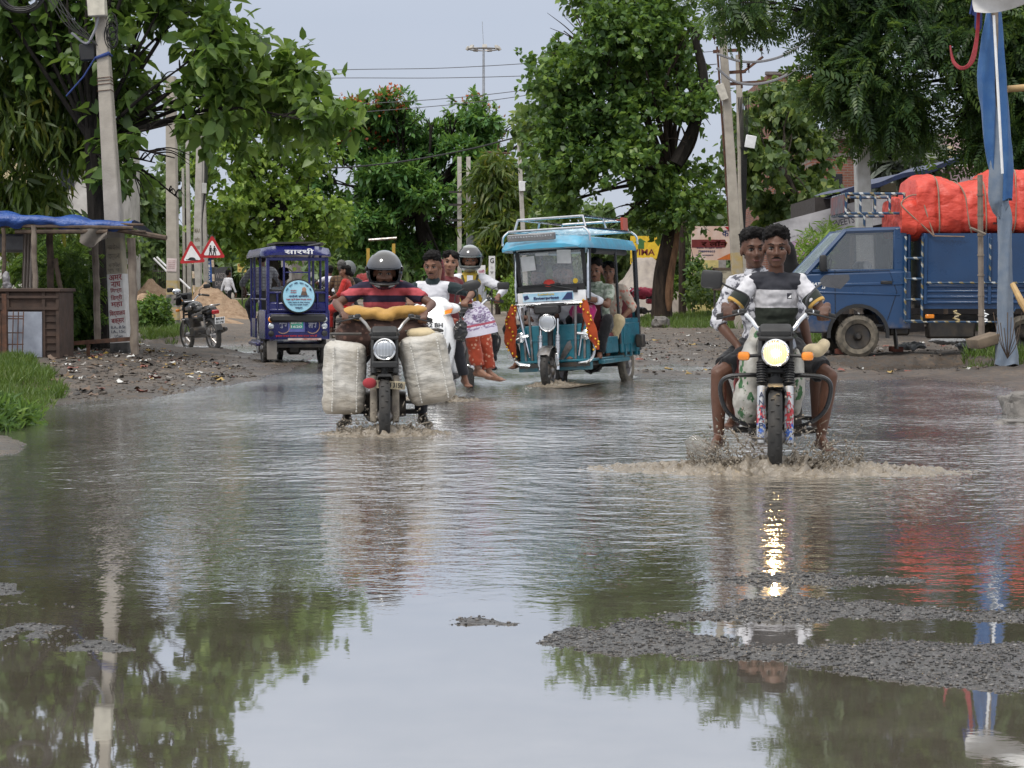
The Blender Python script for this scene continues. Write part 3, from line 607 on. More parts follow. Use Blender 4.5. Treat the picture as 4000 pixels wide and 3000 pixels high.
# shrubs and weeds
def bush(name, label, d, lst, lm, tpl, size, seed, base_u, **kw):
    base = onground(base_u, d); t = thing(name, label, 'shrub', base); cs = [(c - base, r) for c, r in cl(d, lst, seed=seed)]
    wood('stems', limbs(Vector((0, 0, 0)), cs, .02, seed), B_BRN, t); crown('foliage', cs, lm, tpl, size, t, seed, **kw); return t
bush('round_shrub', 'clipped round green shrub left of the yellow banded pole', 46.0, [(600, 1205, 58, 45), (570, 1240, 45, 40), (630, 1245, 40, 38)], L_DEEP, OVATE, .09, 81, 605, dens=40, per=12, gap=.2, tw=.16, droop=.1)
bush('wild_shrub', 'leafy wild shrub growing beside the rusty cabinet', 32.6, [(290, 1060, 50, 50), (270, 1130, 50, 60), (310, 1190, 55, 60), (280, 1260, 60, 55), (330, 1290, 45, 40), (240, 1050, 40, 40), (180, 1040, 50, 40)], L_DEEP, NEEM, .24, 82, 290, dens=26, per=7, gap=.3, tw=.3, droop=.4)
bush('leafy_shrub', 'green shrub behind the stall posts', 40.0, [(130, 1010, 60, 60), (230, 960, 60, 60), (330, 930, 60, 70), (470, 960, 60, 60), (60, 1040, 50, 50)], L_PEEP, OVATE, .14, 83, 240, dens=14, per=10, gap=.35, tw=.3, droop=.3)
bush('roadside_shrub', 'pale weedy shrub at the foot of the sand heap', 70.0, [(900, 1235, 28, 22), (870, 1225, 25, 20)], L_LITE, OVATE, .12, 84, 890, dens=22, per=10, gap=.2, tw=.2, droop=.2)
bush('verge_shrub', 'low green shrub behind the scooter riders', 80.0, [(1990, 1130, 40, 30), (1960, 1165, 40, 25), (2020, 1160, 30, 25)], L_LITE, OVATE, .14, 85, 1985, dens=12, per=10, gap=.25, tw=.3, droop=.2)
bush('sign_shrub', 'greyish green shrub below the lawn banner', 68.0, [(2770, 1120, 50, 50), (2740, 1150, 60, 35), (2830, 1150, 40, 40)], L_PEEP, OVATE, .13, 86, 2770, dens=14, per=10, gap=.3, tw=.3, droop=.3)
bush('wall_shrub', 'yellow green shrub between the pink wall and the truck cab', 40.0, [(3190, 960, 35, 40), (3170, 1010, 40, 35), (3215, 930, 25, 30)], L_LITE, LANCE, .17, 87, 3190, dens=16, per=10, gap=.3, tw=.3, droop=.2)
bush('spiky_plant', 'tall grey green spiky plant in front of the brick wall', 56.0, [(3540, 610, 70, 60), (3490, 650, 60, 50), (3600, 640, 50, 40)], leafmat('grey_blades', [(.05, .065, .05), (.09, .105, .085), (.12, .13, .10)], .15), LANCE, .75, 88, 3560, dens=4, per=12, gap=.25, tw=.3, droop=.1)
# grass: blades on the verge
def grass(name, patches, m, seed=4):
    r = np.random.default_rng(seed); V = []; F = []; k = 0
    for px, dens, h in patches:
        pl = gp(px); q = np.array(pl); lo, hi = q.min(0), q.max(0); n = int(dens * (hi[0] - lo[0]) * (hi[1] - lo[1]))
        x = r.uniform(lo[0], hi[0], n); y = r.uniform(lo[1], hi[1], n); mk = (sdist(x, y, pl) + .5 * fbm(x * 2, y * 1.2, 3, 9)) > 0; x, y = x[mk], y[mk]
        z = ground(x, y); p = np.stack([x, y, z - .01], 1); n = len(p); hh = h * r.uniform(.4, 1.25, n) * (.6 + .8 * vnoise(x * 2, y * 2, 4))
        ax = r.normal(size=(n, 3)) * .38 + (0, 0, 1); a, b = leaf_arrays(p, ax, r.normal(size=(n, 3)), hh, BLADE); V.append(a); F.append(b + k); k += len(a)
    return tag(raw(name, np.concatenate(V), np.concatenate(F), m), kind='stuff')
BLADE = T([(0, 0, 0), (0, .5, .02), (0, 1, -.2), (.035, .05, 0), (.03, .55, 0), (-.035, .05, 0), (-.03, .55, 0)], [(0, 3, 4, 1), (1, 4, 2, 6), (0, 1, 6, 5)])
L_GRASS = leafmat('grass_blades', [(0.045, 0.085, 0.015), (0.070, 0.125, 0.020), (0.100, 0.165, 0.025), (0.140, 0.170, 0.050)], .3)
grass('grass', [([(-200, 1610), (-200, 1480), (60, 1450), (160, 1490), (240, 1530), (290, 1560), (200, 1590), (60, 1615)], 1500, .12), ([(540, 1300), (640, 1290), (760, 1320), (820, 1336), (700, 1350), (560, 1365)], 500, .16),
                ([(2460, 1285), (2560, 1235), (2760, 1230), (2900, 1255), (2960, 1300), (2700, 1300), (2560, 1290)], 160, .2), ([(2740, 1255), (3000, 1240), (3060, 1300), (2800, 1310)], 160, .22), ([(3100, 1330), (3280, 1300), (3300, 1370), (3120, 1385)], 300, .22), ([(3720, 1460), (3850, 1420), (4100, 1415), (4100, 1465)], 700, .16), ([(3780, 1300), (4000, 1280), (4000, 1330), (3800, 1330)], 160, .25),
                ([(900, 1205), (1010, 1190), (1020, 1240), (920, 1260)], 60, .25), ([(1930, 1190), (2060, 1175), (2080, 1225), (1950, 1230)], 40, .35), ([(2420, 1230), (2580, 1190), (2900, 1185), (2900, 1230)], 40, .3), ([(330, 1360), (520, 1345), (520, 1390), (340, 1400)], 300, .15)], L_GRASS)
bush('waterside_weed', 'clump of broad dark weeds at the left water edge', 16.6, [(20, 1640, 50, 18), (-40, 1620, 70, 25), (70, 1652, 30, 12)], L_DEEP, LANCE, .10, 91, 0, dens=90, per=10, gap=.15, tw=.12, droop=-.5, flat=.3)
# ================================================================== far wood closing the view
_far = []
_r = random.Random(3)
for i in range(46):
    u = -700 + i * 120 + _r.uniform(-40, 40); d = 185 + _r.uniform(-15, 25)
    _far.append((P(u, _r.uniform(985, 1070), d), (3.4, 3.5, _r.uniform(2.2, 3.6))))
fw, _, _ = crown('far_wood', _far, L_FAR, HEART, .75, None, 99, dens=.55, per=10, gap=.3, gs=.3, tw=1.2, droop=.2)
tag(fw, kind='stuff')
# ================================================================== poles
def lean_frame(a, b):
    z = (b - a).normalized(); x = Vector((1, 0, 0)); y = z.cross(x).normalized(); x = y.cross(z)
    return Matrix((x, y, z)).transposed()
class Pole:
    """tapered concrete pole from pixel p0 (foot) to p1 at distance d; local frame stands on the foot"""
    def __init__(s, name, label, p0, p1, d, w0, w1, m, ext=0.0, group=None, z0=None, cat='pole', depth=1.25):
        a = P(*p0, d); b = P(*p1, d)
        if z0 is None: z0 = GZ(a.x, d)
        s.b0 = a.lerp(b, 0); L = (b - a).length
        s.t = thing(name, label, cat, a, 0, group); s.M = lean_frame(a, b); s.L = L; s.w0, s.w1 = w0, w1; s.p0, s.p1 = p0, p1; s.dp = depth
        s.band('shaft', m, -.5, L + ext, 0)
    def w(s, h): return s.w0 + (s.w1 - s.w0) * h / s.L
    def h(s, v): return s.L * (s.p0[1] - v) / (s.p0[1] - s.p1[1])
    def band(s, name, m, h0, h1, proud=.003, n=6):
        rings = []
        for i in range(n + 1):
            h = h0 + (h1 - h0) * i / n; w = s.w(h) / 2 + proud; q = w * s.dp; c = w * .16
            rings.append([s.M @ Vector(p + (h,)) for p in [(-w + c, -q), (w - c, -q), (w, -q + c), (w, q - c), (w - c, q), (-w + c, q), (-w, q - c), (-w, -q + c)]])
        return MB().loft(rings).build(name, m, s.t, 30)
    def text(s, st, v, hgt, m, w=None, bold=.02, shear=0, R=0.0):
        h = s.h(v); y = -(s.w(h) / 2 * s.dp) - .006
        return text(st, s.t, m, s.M @ Vector((0, y, h)), w, hgt, s.M @ rotm(0, R, 0), bold=bold, shear=shear)
    def at(s, x, y, h): return s.M @ Vector((x, y, h))
OLDWASH = mat('old_limewash', (.44, .38, .26), .85, c2=(.32, .29, .23), sc=4)
p = Pole('utility_pole', 'leaning concrete pole with red Hindi lettering on a whitewashed panel', (477, 1378), (388, -60), 31, .285, .155, MT['concrete'], ext=1.5, cat='utility pole')
p.band('painted_panel', OLDWASH, p.h(1069), p.h(927), .0025); p.band('painted_panel', MT['whitewash'], p.h(1337), p.h(1069), .003); p.band('painted_base', mat('black_limewash', (.025, .025, .025), .8, c2=(.09, .085, .08), sc=9), -.3, p.h(1338), .0035)
REDL = mat('faded_red_paint', (.25, .03, .04), .75, c2=(.33, .10, .10), sc=25)
for st, v, h, w in [('अमर', 1083, .085, .20), ('नाथ', 1109, .085, .145), ('िमश्रा', 1133, .092, .17), ('िडग्री', 1162, .10, .17), ('महा', 1189, .085, .175), ('िवद्यालय', 1222, .115, .235), ('बक्सर', 1255, .10, .19)]:
    p.text(st, v, h, REDL, w, .018, 0, -.06)
INK = mat('faded_blue_paint', (.05, .06, .10), .75, c2=(.2, .2, .22), sc=25)
for st, v, h, w in [('B.A., B.Sc', 1277, .052, .215), ('I.A., I.Sc,', 1294, .052, .215), ('. I.Com .', 1312, .05, .17)]: p.text(st, v, h, INK, w, .012)
FADE = mat('worn_black_paint', (.12, .11, .095), .85, c2=(.40, .35, .26), sc=22)
for st, v, h, w in [('नवचेतन', 962, .10, .19), ('दर्शन', 1003, .10, .17), ('इनमेल', 1032, .09, .18), ('एवं भर', 1054, .08, .20)]: p.text(st, v, h, FADE, w, .008)
b = MB()
for v in (305, 316, 330, 355): 
    h = p.h(v); w = p.w(h) / 2 + .006; b.tube([p.at(-w, -w * 1.25, h), p.at(w, -w * 1.25, h + .01), p.at(w, w * 1.25, h), p.at(-w, w * 1.25, h - .01), p.at(-w, -w * 1.25, h)], .006, 5)
b.build('wire_band', MT['rust'], p.t)
b = MB(); h = p.h(5); b.box(p.at(-.015, -.2, h), (.27, .16, .5), p.M, .012); b.build('meter_box', mat('cream_enamel', (.62, .58, .48), .5), p.t)
b = MB(); h = p.h(200); b.box(p.at(-.23, -.02, h), (.24, .14, .26), p.M, .02); b.build('junction_box', MT['plastic'], p.t)
b = MB(); h = p.h(110); b.tube(spline([p.at(.02, -.17, h + .5), p.at(-.02, -.17, h + .12), p.at(-.12, -.16, h - .12), p.at(-.24, -.1, h - .22), p.at(-.45, -.05, h - .05)], 6), .02, 6); b.build('bundled_cable', mat('grey_cable', (.3, .3, .33), .6), p.t)
b = MB()
for i in range(9):
    r = _r.uniform(.10, .2); c = p.at(.16 + _r.uniform(-.02, .03), -.1, p.h(130) + _r.uniform(-.12, .12)); b.tube([c + Vector((r * .5 * math.cos(a), _r.uniform(-.02, .02), r * math.sin(a))) for a in np.linspace(0, 6.28, 14)], .007, 4)
for i in range(6):
    b.tube(spline([p.at(-.05, -.16, p.h(180)), p.at(-.2 - .08 * i, -.1, p.h(130) + .05 * i), p.at(-.5 - .1 * i, .1, p.h(60) + .2 * i), p.at(-1.0, .3, p.h(-60) + .1 * i)], 5), .007, 4)
b.build('service_wire', MT['plastic'], p.t)
b = MB(); h = p.h(222); w = p.w(h) / 2 + .01; b.tube([p.at(-w, -w * 1.3, h - .02), p.at(w, -w * 1.3, h + .04), p.at(w, w, h + .03)], [.022, .03, .02], 6); b.tube([p.at(-w, -w * 1.3, h - .01), p.at(-.3, -.1, h - .28), p.at(-.6, 0, h - .55)], .012, 5); b.build('blue_rag', mat('blue_rag', (.03, .06, .22), .8), p.t)
p = Pole('utility_pole', 'concrete pole with worn yellow and black bands and a pasted poster', (678, 1289), (668, 300), 50, .285, .23, MT['concrete'], group=None, cat='utility pole')
YB = mat('worn_yellow_paint', (.42, .29, .06), .8, c2=(.36, .32, .26), sc=7); BB = mat('worn_black_band', (.05, .05, .05), .8, c2=(.3, .27, .24), sc=6)
for a, b_, m in [(1289, 1250, BB), (1249.5, 1200, YB), (1199.5, 1150, BB), (1149.5, 1095, YB)]: p.band('painted_band', m, p.h(a), p.h(b_), .003)
b = MB(); b.box(p.at(0, -.185, p.h(1034)), (.24, .004, .32), p.M @ rotm(0, .05, 0)); o = b.build('poster', mat('pink_paper', (.66, .55, .53), .8), p.t)
for i in range(5): text('~ ~~ ~ ~~~', p.t, REDL, p.at(0, -.192, p.h(1018 + 7 * i)), .17, .012, p.M, 'print')
for i, (p0, p1, w0, w1, d, lb) in enumerate([((741, 1200), (733, 640), .15, .12, 73, 'thin concrete pole left of the thick graffiti covered pole'), ((768, 1195), (783, 470), .30, .21, 71, 'thick concrete pole with painted graffiti behind the speed bump sign'), ((808, 1195), (792, 640), .17, .14, 74, 'concrete pole behind the white advertising board'), ((722, 1190), (716, 760), .1, .09, 78, 'slender grey pole farthest left in the pole cluster')]):
    p = Pole('utility_pole', lb, p0, p1, d, w0, w1, MT['palepole'], cat='utility pole', group='poles clustered by the road signs', ext=1)
    if i == 1:
        for k, st in enumerate(['MAA', 'नवीन', 'क्लास', 'NAR']): p.text(st, 900 + 35 * k, .16, FADE, .2)
        p.band('painted_band', YB, p.h(1190), p.h(1120), .003); b = MB(); b.box(p.at(.2, -.12, p.h(735)), (.16, .12, .36), p.M, .01); b.build('meter_box', mat('grey_enamel', (.5, .5, .48), .5), p.t)
        b = MB()
        for q in range(4): b.tube(spline([p.at(.17 + .02 * q, -.1, p.h(560)), p.at(.2 + .03 * q, -.12, p.h(700)), p.at(.15, -.12, p.h(860)), p.at(.19, -.1, p.h(960))], 5), .014, 5)
        b.build('service_wire', MT['plastic'], p.t)
p = Pole('utility_pole', 'slim pale pole with a white meter box in the middle distance', (2056, 1185), (2027, 555), 80, .19, .155, MT['palepole'], cat='utility pole')
b = MB(); b.box(p.at(.04, -.16, p.h(728)), (.24, .12, .38), p.M, .01); b.build('meter_box', MT['white'], p.t)
p = Pole('utility_pole', 'tall concrete pole with steel crossarms above the two young men', (2893, 1270), (2816, 20), 52, .30, .165, MT['concrete'], ext=.8, cat='utility pole')
p.band('painted_band', mat('mustard_wash', (.40, .29, .10), .8, c2=(.36, .33, .28), sc=5), p.h(1200), p.h(985), .003)
b = MB()
for v, x0, x1 in ((195, -.25, .42), (325, .1, 1.05), (280, .08, .55)): b.box(p.at((x0 + x1) / 2, .18, p.h(v)), (x1 - x0, .07, .08), p.M)
b.tube([p.at(.45, .15, p.h(285)), p.at(1.0, .15, p.h(228))], .035, 5); b.tube([p.at(.40, .15, p.h(170)), p.at(.42, .15, p.h(345))], .03, 5); b.tube([p.at(-.17, -.1, p.h(180)), p.at(-.12, .1, p.h(900))], .03, 6)
b.build('crossarm', MT['rust'], p.t)
for x, v in ((-.20, 148), (.42, 160), (.97, 205), (.43, 268), (.62, 268)):
    b = MB(); b.lathe([(.012, -.12), (.012, 0), (.05, 0), (.03, .02), (.055, .05), (.03, .07), (.055, .1), (.02, .14)], p.at(x, .15, p.h(v)), p.M.col[2], 10); b.build('insulator', mat('brown_glaze', (.04, .015, .01), .15), p.t)
b = MB(); b.box(p.at(-.13, -.22, p.h(360)), (.2, .12, .42), p.M @ rotm(0, -.3, 0), .01); b.build('meter_box', mat('cream_box', (.62, .58, .5), .5), p.t)
p = Pole('utility_pole', 'shorter concrete pole just behind the tall crossarm pole', (2905, 1250), (2885, 215), 59, .20, .155, MT['concrete'], cat='utility pole')
b = MB(); b.box(p.at(.27, -.16, p.h(555)), (.30, .14, .36), p.M @ rotm(0, .2, 0), .012); b.build('meter_box', MT['white'], p.t)
b = MB()
for q in range(7): b.tube(spline([p.at(.05 * q - .05, -.13, p.h(380)), p.at(.03 * q, -.16, p.h(560)), p.at(.02 * q, -.15, p.h(760)), p.at(.06, -.13, p.h(920))], 5), .012, 4)
b.build('service_wire', MT['plastic'], p.t)
p = Pole('utility_pole', 'concrete pole whitewashed on its lower half behind the truck', (3392, 1330), (3340, -60), 40, .315, .21, MT['concrete'], cat='utility pole')
p.band('painted_band', MT['whitewash'], p.h(1330), p.h(540), .003)
p = Pole('utility_pole', 'short concrete pole with a bent crossarm before the flame tree', (1943, 1130), (1942, 600), 93, .2, .17, MT['palepole'], cat='utility pole')
b = MB(); b.tube([p.at(-.55, 0, p.h(592)), p.at(0, -.1, p.h(600)), p.at(.6, 0, p.h(598))], .05, 5); b.tube([p.at(0, 0, p.h(602)), p.at(.05, 0, p.h(565))], .03, 5); b.tube([p.at(-.5, 0, p.h(592)), p.at(0, 0, p.h(640))], .03, 5); b.tube([p.at(.5, 0, p.h(600)), p.at(0, 0, p.h(640))], .03, 5); b.build('crossarm', MT['rust'], p.t)
# transformer on two poles
t = thing('transformer_frame', 'pole mounted transformer half hidden by leaves beyond the scooter', 'transformer', onground(1815, 98))
o = t.location; b = MB()
for u in (1795, 1830): b.box((P(u, 900, 98) - o).xyz - Vector((0, 0, 0)), (.2, .22, 7))
b.build('pole', MT['palepole'], t); b = MB()
for v in (750, 800, 860): b.box(P(1815, v, 97.7) - o, (1.5, .1, .1))
b.build('crossarm', MT['darkmetal'], t); b = MB(); b.box(P(1860, 940, 97.5) - o, (.9, .7, 1.0), None, .05)
for i in range(6): b.box(P(1845 + 6 * i, 940, 97.0) - o, (.03, .16, .8))
b.build('tank', mat('grey_tank', (.12, .13, .14), .6), t)
# high mast light
t = thing('mast_light', 'tall mast with a ring of floodlights against the sky', 'mast light', onground(1889, 160)); o = t.location
top = P(1889, 190, 160) - o; b = MB(); b.tube([Vector((0, 0, -.2)), top], [.24, .09], 10); b.tube([top, top + Vector((-.1, 0, 2.1))], .02, 5); b.build('shaft', mat('galvanised', (.42, .44, .47), .5, .5), t)
b = MB(); b.tube([top + Vector((1.15 * math.cos(a), 1.0 * math.sin(a), -.05)) for a in np.linspace(0, 2 * PI, 17)], .05, 5); b.box(top, (2.3, .08, .08)); b.box(top, (.08, 2.1, .08)); b.build('ring', MT['steel'], t)
for k in range(7):
    a = 2 * PI * k / 7 + .3; q = top + Vector((1.25 * math.cos(a), 1.05 * math.sin(a), .05)); b = MB(); b.box(q, (.42, .2, .34), rotm(-.5, 0, a + PI / 2), .03, taper=(.8, .8)); b.build('floodlight', MT['palepole'], t)
# overhead wires
def wires(name, label, lst, d, m, r=.012, group=None):
    b = MB()
    for pts in lst: b.tube(spline([P(u, v, d) for u, v in pts], 8), r, 5)
    return tag(b.build(name, m, None), label, 'wires', group)
W_ = mat('overhead_wire', (.10, .10, .11), .6)
for lb, pts in [('topmost overhead wire crossing the sky past the mast', [(700, 310), (1266, 275), (1750, 265), (2242, 236), (2800, 200)]), ('second overhead wire from the top across the sky', [(700, 318), (1284, 305), (1750, 304), (2215, 289), (2800, 250)]),
                ('third overhead wire running over the flame tree', [(900, 430), (1363, 408), (1800, 380), (2215, 330), (2800, 250)]), ('fourth overhead wire, lower, running over the flame tree', [(900, 470), (1380, 440), (1850, 400), (2220, 349), (2800, 280)])]:
    wires('overhead_wire', lb, [pts], 88, W_, .016, 'wires across the sky')
wires('overhead_cable', 'dark cable sagging across the flame tree to the slim pole', [[(800, 610), (1200, 655), (1500, 640), (1800, 590), (2022, 535)]], 79, MT['plastic'], .03)
CB = mat('twisted_cable', (.26, .26, .28), .6, c2=(.12, .12, .12), sc=60)
for lb, pts in [('upper thick twisted cable from the crossarm pole into the neem', [(2800, 210), (2900, 240), (3000, 235), (3090, 200), (3180, 120), (3300, -20)]), ('lower thick twisted cable from the crossarm pole into the neem', [(2800, 265), (2870, 318), (2960, 328), (3060, 300), (3150, 240), (3260, 140)])]:
    wires('twisted_cable', lb, [pts], 51.6, CB, .035, 'twisted cables at the crossarm pole')
wires('overhead_wire', 'thin wire curving from the crossarm pole up to the right', [[(2880, 160), (2950, 155), (3020, 120), (3100, 40), (3160, -30)]], 52, W_, .01)
# black cable coil in the top left corner
b = MB()
for i in range(14):
    rr = _r.uniform(.22, .30); c = P(85, -15, 25.5) + Vector((_r.uniform(-.03, .03), _r.uniform(-.05, .05), _r.uniform(-.03, .03))); b.tube([c + Vector((rr * math.cos(a), 0, rr * .7 * math.sin(a))) for a in np.linspace(0, 6.28, 20)], .009, 5)
b.tube([P(-60, -200, 25.5), P(-50, 1400, 25.5) + Vector((0, 0, -.3))], .055, 8); b.tube([P(-60, -70, 25.5), P(85, -75, 25.5)], .02, 6)
tag(b.build('cable_coil', MT['plastic']), 'black cable coil hanging on a thin post in the top left corner', 'cable coil')
# ================================================================== roadside stall (left)
BLU = NT('blue_tarpaulin'); v = BLU.obj(); n = BLU.noise(BLU.scale(v, 1, 1, 3), 3, 5, .6)
BLU.set_b(Base_Color=BLU.mix(BLU.mr(n, .35, .65), (.014, .045, .19), (.028, .09, .31)), Roughness=.4); BLU.bump(BLU.noise(v, 5, 5, .6), .9, .06)
SD = 29.2; so_ = P(200, 1392, SD); st = thing('roadside_stall', 'makeshift roadside stall with blue tarpaulin roof and bamboo posts', 'stall', (so_.x, SD, GZ(so_.x, SD))); o = st.location.copy()
def roof(a, c):
    u = -330 + 845 * a; v0 = 818 + 45 * a + 2.5 * math.sin(a * 9) + 1.5 * math.sin(a * 41)
    q = c * 2.6
    p_ = P(u, v0, SD) - o
    if c < .34: k = c / .34; drop = (.17 + .03 * math.sin(a * 19) + .025 * math.sin(a * 57)) * (1 - k); return Vector((p_.x, -.06 * math.sin(k * PI), p_.z - drop))
    k = (c - .34) / .66; return Vector((p_.x, 2.6 * k, p_.z + .02 - .10 * k + .05 * math.sin(a * 19 + k * 5) - .06 * math.sin(k * PI)))
MB().sheet(roof, 70, 18).build('roof_tarpaulin', BLU.m, st, 60)
b = MB()
for (u0, v0), (u1, v1), r in [((-60, 880), (520, 890), .03), ((60, 905), (420, 905), .035), ((380, 873), (560, 878), .02), ((430, 890), (650, 930), .045), ((440, 900), (570, 905), .018)]: b.tube([P(u0, v0, SD + .05) - o, P(u1, v1, SD - .1) - o], [r, r * .85], 7)
b.build('roof_pole', MT['wood'], st)
for u0, u1, v0, v1, dd, m, r in [(138, 130, 1130, 880, 0, 'bamboo', .04), (200, 192, 1170, 885, .6, 'wood', .05), (18, 14, 1130, 890, 0, 'wood', .03), (382, 372, 1330, 945, 1.2, 'bamboo', .05), (527, 512, 1385, 930, .2, 'bamboo', .06), (-60, -60, 1400, 880, 0, 'wood', .05), (240, 215, 1150, 1010, .5, 'wood', .035)]:
    b = MB(); p0, p1 = P(u0, v0, SD + dd) - o, P(u1, v1, SD + dd) - o; k = 9; pts = [p0.lerp(p1, i / k) + Vector((_r.uniform(-.008, .008), 0, 0)) for i in range(k + 1)]; b.tube(pts, [r * (1.08 if i % 2 else .95) for i in range(k + 1)], 8); b.build('post', MT[m], st)
def flap(a, c): p_ = P(312 + 108 * a, 893 + (62 + 14 * math.sin(a * 5)) * c * (1 - .35 * abs(a - .45)), SD - .1) - o; return p_ + Vector((0, .04 * math.sin(a * 9 + c * 4), 0))
MB().sheet(flap, 14, 8).build('sacking_flap', cloth('sacking', (.16, .14, .12), (.10, .09, .08)), st)
def curt(a, c): p_ = P(92 + 42 * a - 8 * c, 915 + 215 * c, SD + .5) - o; return p_ + Vector((0, .05 * math.sin(a * 22), 0))
MB().sheet(curt, 26, 6).build('curtain', cloth('cream_curtain', (.5, .44, .38), (.4, .34, .3)), st)
b = MB(); b.box(P(45, 950, SD + 1) - o, (.5, .3, .27), None, .04); b.build('glass_case', mat('case_grey', (.2, .2, .2), .4), st)
b = MB(); b.tube(spline([P(25, 1080, SD - .05) - o, P(22, 1050, SD - .05) - o], 3), .01, 5); b.ell(P(25, 1090, SD - .1) - o, (.05, .05, .12), None, 10); b.ell(P(28, 1115, SD - .1) - o, (.065, .05, .07), None, 10); remesh(b, 'hanging_bag', mat('clear_polythene', (.26, .25, .26), .3), st, .015, 2, fold=.02, fscale=14)
# cabinet
ct = thing('display_cabinet', 'rusty brown cabinet with a pale tin panel at the stall front', 'cabinet', (P(100, 1405, 28.3).x, 28.3, GZ(P(100, 1405, 28.3).x, 28.3))); o = ct.location.copy()
def pb(u0, u1, v0, v1, d, th): a, c = P(u0, v1, d) - o, P(u1, v0, d) - o; return ((a + c) / 2 + Vector((0, th / 2, 0)), (c.x - a.x, th, c.z - a.z))
b = MB(); c_, s_ = pb(-260, 232, 1140, 1412, 28.3, .9); b.box(c_, s_, None, .01); c_, s_ = pb(-270, 236, 1126, 1140, 28.25, 1.0); b.box(c_, s_, None, .008)
for u in (-40, 30, 170, 225): c_, s_ = pb(u - 5, u + 5, 1140, 1412, 28.275, .05); b.box(c_, s_)
for v in (1160, 1205, 1400): c_, s_ = pb(-260, 228, v - 5, v + 5, 28.265, .05); b.box(c_, s_)
for v in range(1170, 1395, 28): c_, s_ = pb(176, 218, v, v + 3, 28.28, .03); b.box(c_, s_)
b.build('body', mat('rusty_brown_sheet', (.075, .045, .032), .75, c2=(.04, .026, .02), sc=5, bump=.4), ct)
c_, s_ = pb(33, 163, 1218, 1396, 28.255, .03); b = MB(); b.box(c_, s_, None, .004); b.build('panel', mat('pale_tin', (.33, .36, .42), .55, c2=(.22, .24, .29), sc=6, bump=.4), ct)
b = MB()
for u in (-30, 5, 28, 52, 72, 92): b.tube([P(u, 1215, 28.1) - o, P(u - 6, 1430, 28.0) - o], .008, 5)
for v in (1235, 1245, 1300, 1345, 1395): b.tube([P(-60, v, 28.09) - o, P(92, v, 28.09) - o], .008, 5)
b.box(P(18, 1290, 28.05) - o, (.06, .05, 1.0)); b.build('grille', MT['rust'], ct)
b = MB(); b.box((P(240, 1345, 29.5) + P(525, 1322, 29.5)) / 2, ((525 - 240) / S(29.5), .05, .06), rotm(0, -.075, 0)); b.box(P(345, 1365, 29.5), (.05, .04, .25)); tag(b.build('rail', MT['rust']), 'low rusty iron rail in front of the lettered pole foot', 'rail')
b = MB()
for p0, p1 in [((600, 1008), (690, 1098)), ((612, 1004), (742, 1128))]: b.tube([P(*p0, 68), P(*p1, 68)], .035, 6)
tag(b.build('pipe_barrier', MT['white']), 'pair of white pipes leaning across behind the banded pole', 'pipe barrier')
b = MB()
for p0, p1 in [((322, 1030), (360, 1075)), ((318, 1052), (362, 1098)), ((318, 1075), (360, 1120))]: b.tube([P(*p0, 44), P(*p1, 44)], .03, 6)
b.tube([P(352, 820, 44), P(358, 1290, 44)], .06, 8); tag(b.build('white_pipe_frame', MT['white']), 'white pipe frame standing behind the black tree trunk', 'pipe frame')
gt = MB(); 
for i in range(12): u = 598 + i * 8; gt.tube([P(u, 1045 + 10 * abs(math.sin(i * .5)), 79), P(u, 1150, 79)], .012, 4)
for v in (1060, 1140): gt.tube([P(596, v, 79), P(690, v, 79)], .015, 4)
gt.tube([P(607 + 9 * math.cos(a), 1045 + 14 * math.sin(a), 79) for a in np.linspace(0, 6.28, 12)], .012, 4); tag(gt.build('iron_gate', MT['darkmetal']), 'thin black iron gate behind the sand heap', 'gate')
# ================================================================== sand heaps
SAND = NT('sand'); v = SAND.pos(); n = SAND.noise(SAND.scale(v, 1, 1, 2.2), 3.5, 6, .7)
SAND.set_b(Base_Color=SAND.ramp(n, [(.3, (.22, .145, .09)), (.5, (.35, .245, .165)), (.7, (.44, .325, .225))]), Roughness=.95, Specular_IOR_Level=.1); SAND.bump(SAND.noise(v, 12, 5, .7), .9, .1)
GSAND = mat('grey_sand', (.33, .29, .25), .95, c2=(.25, .22, .2), sc=4, bump=.5, bsc=20)
def heap(label, u0, u1, vt, d, peak, m, seed, depth=2.2, sharp=1.2):
    c = onground((u0 + u1) / 2, d); w = (u1 - u0) / S(d) / 2; zt = P(0, vt, d).z - c.z; b = MB()
    def f(i, j):
        x = (i * 2 - 1); y = (j * 2 - 1); px = peak * 2 - 1; xx = (x - px) / ((1 - px) if x > px else (1 + px))
        r = math.sqrt(xx * xx + y * y); hgt = max(0, 1 - r ** sharp) if r < 1 else 0
        n = mnoise.noise(Vector((x * 3 + seed, y * 3, 0))) * .14 + mnoise.noise(Vector((x * 9 + seed, y * 9, 3))) * .05
        return Vector((x * w, y * depth, zt * (hgt + n * min(1, hgt * 3)) - .06))
    o = b.sheet(f, 44, 32).build('sand_heap', m, None, 60); o.location = c; tag(o, label, 'sand heap'); return o
heap('orange sand heap in the left background behind the round shrub', 470, 745, 1090, 72, .45, SAND.m, 1, sharp=1.5)
heap('pointed sand heap below the school crossing sign', 690, 1010, 1085, 66, .36, SAND.m, 2, sharp=.9)
heap('low sand heap behind the yellow banded pole', 480, 760, 1140, 62, .3, SAND.m, 4, sharp=1.6)
heap('small spill of sand behind the parked motorcycle wheel', 800, 980, 1230, 57, .25, SAND.m, 6, 1.2)
heap('pale grey sand heap behind the teal rickshaw', 2360, 2700, 1000, 80, .42, GSAND, 3, 3, 1.7)
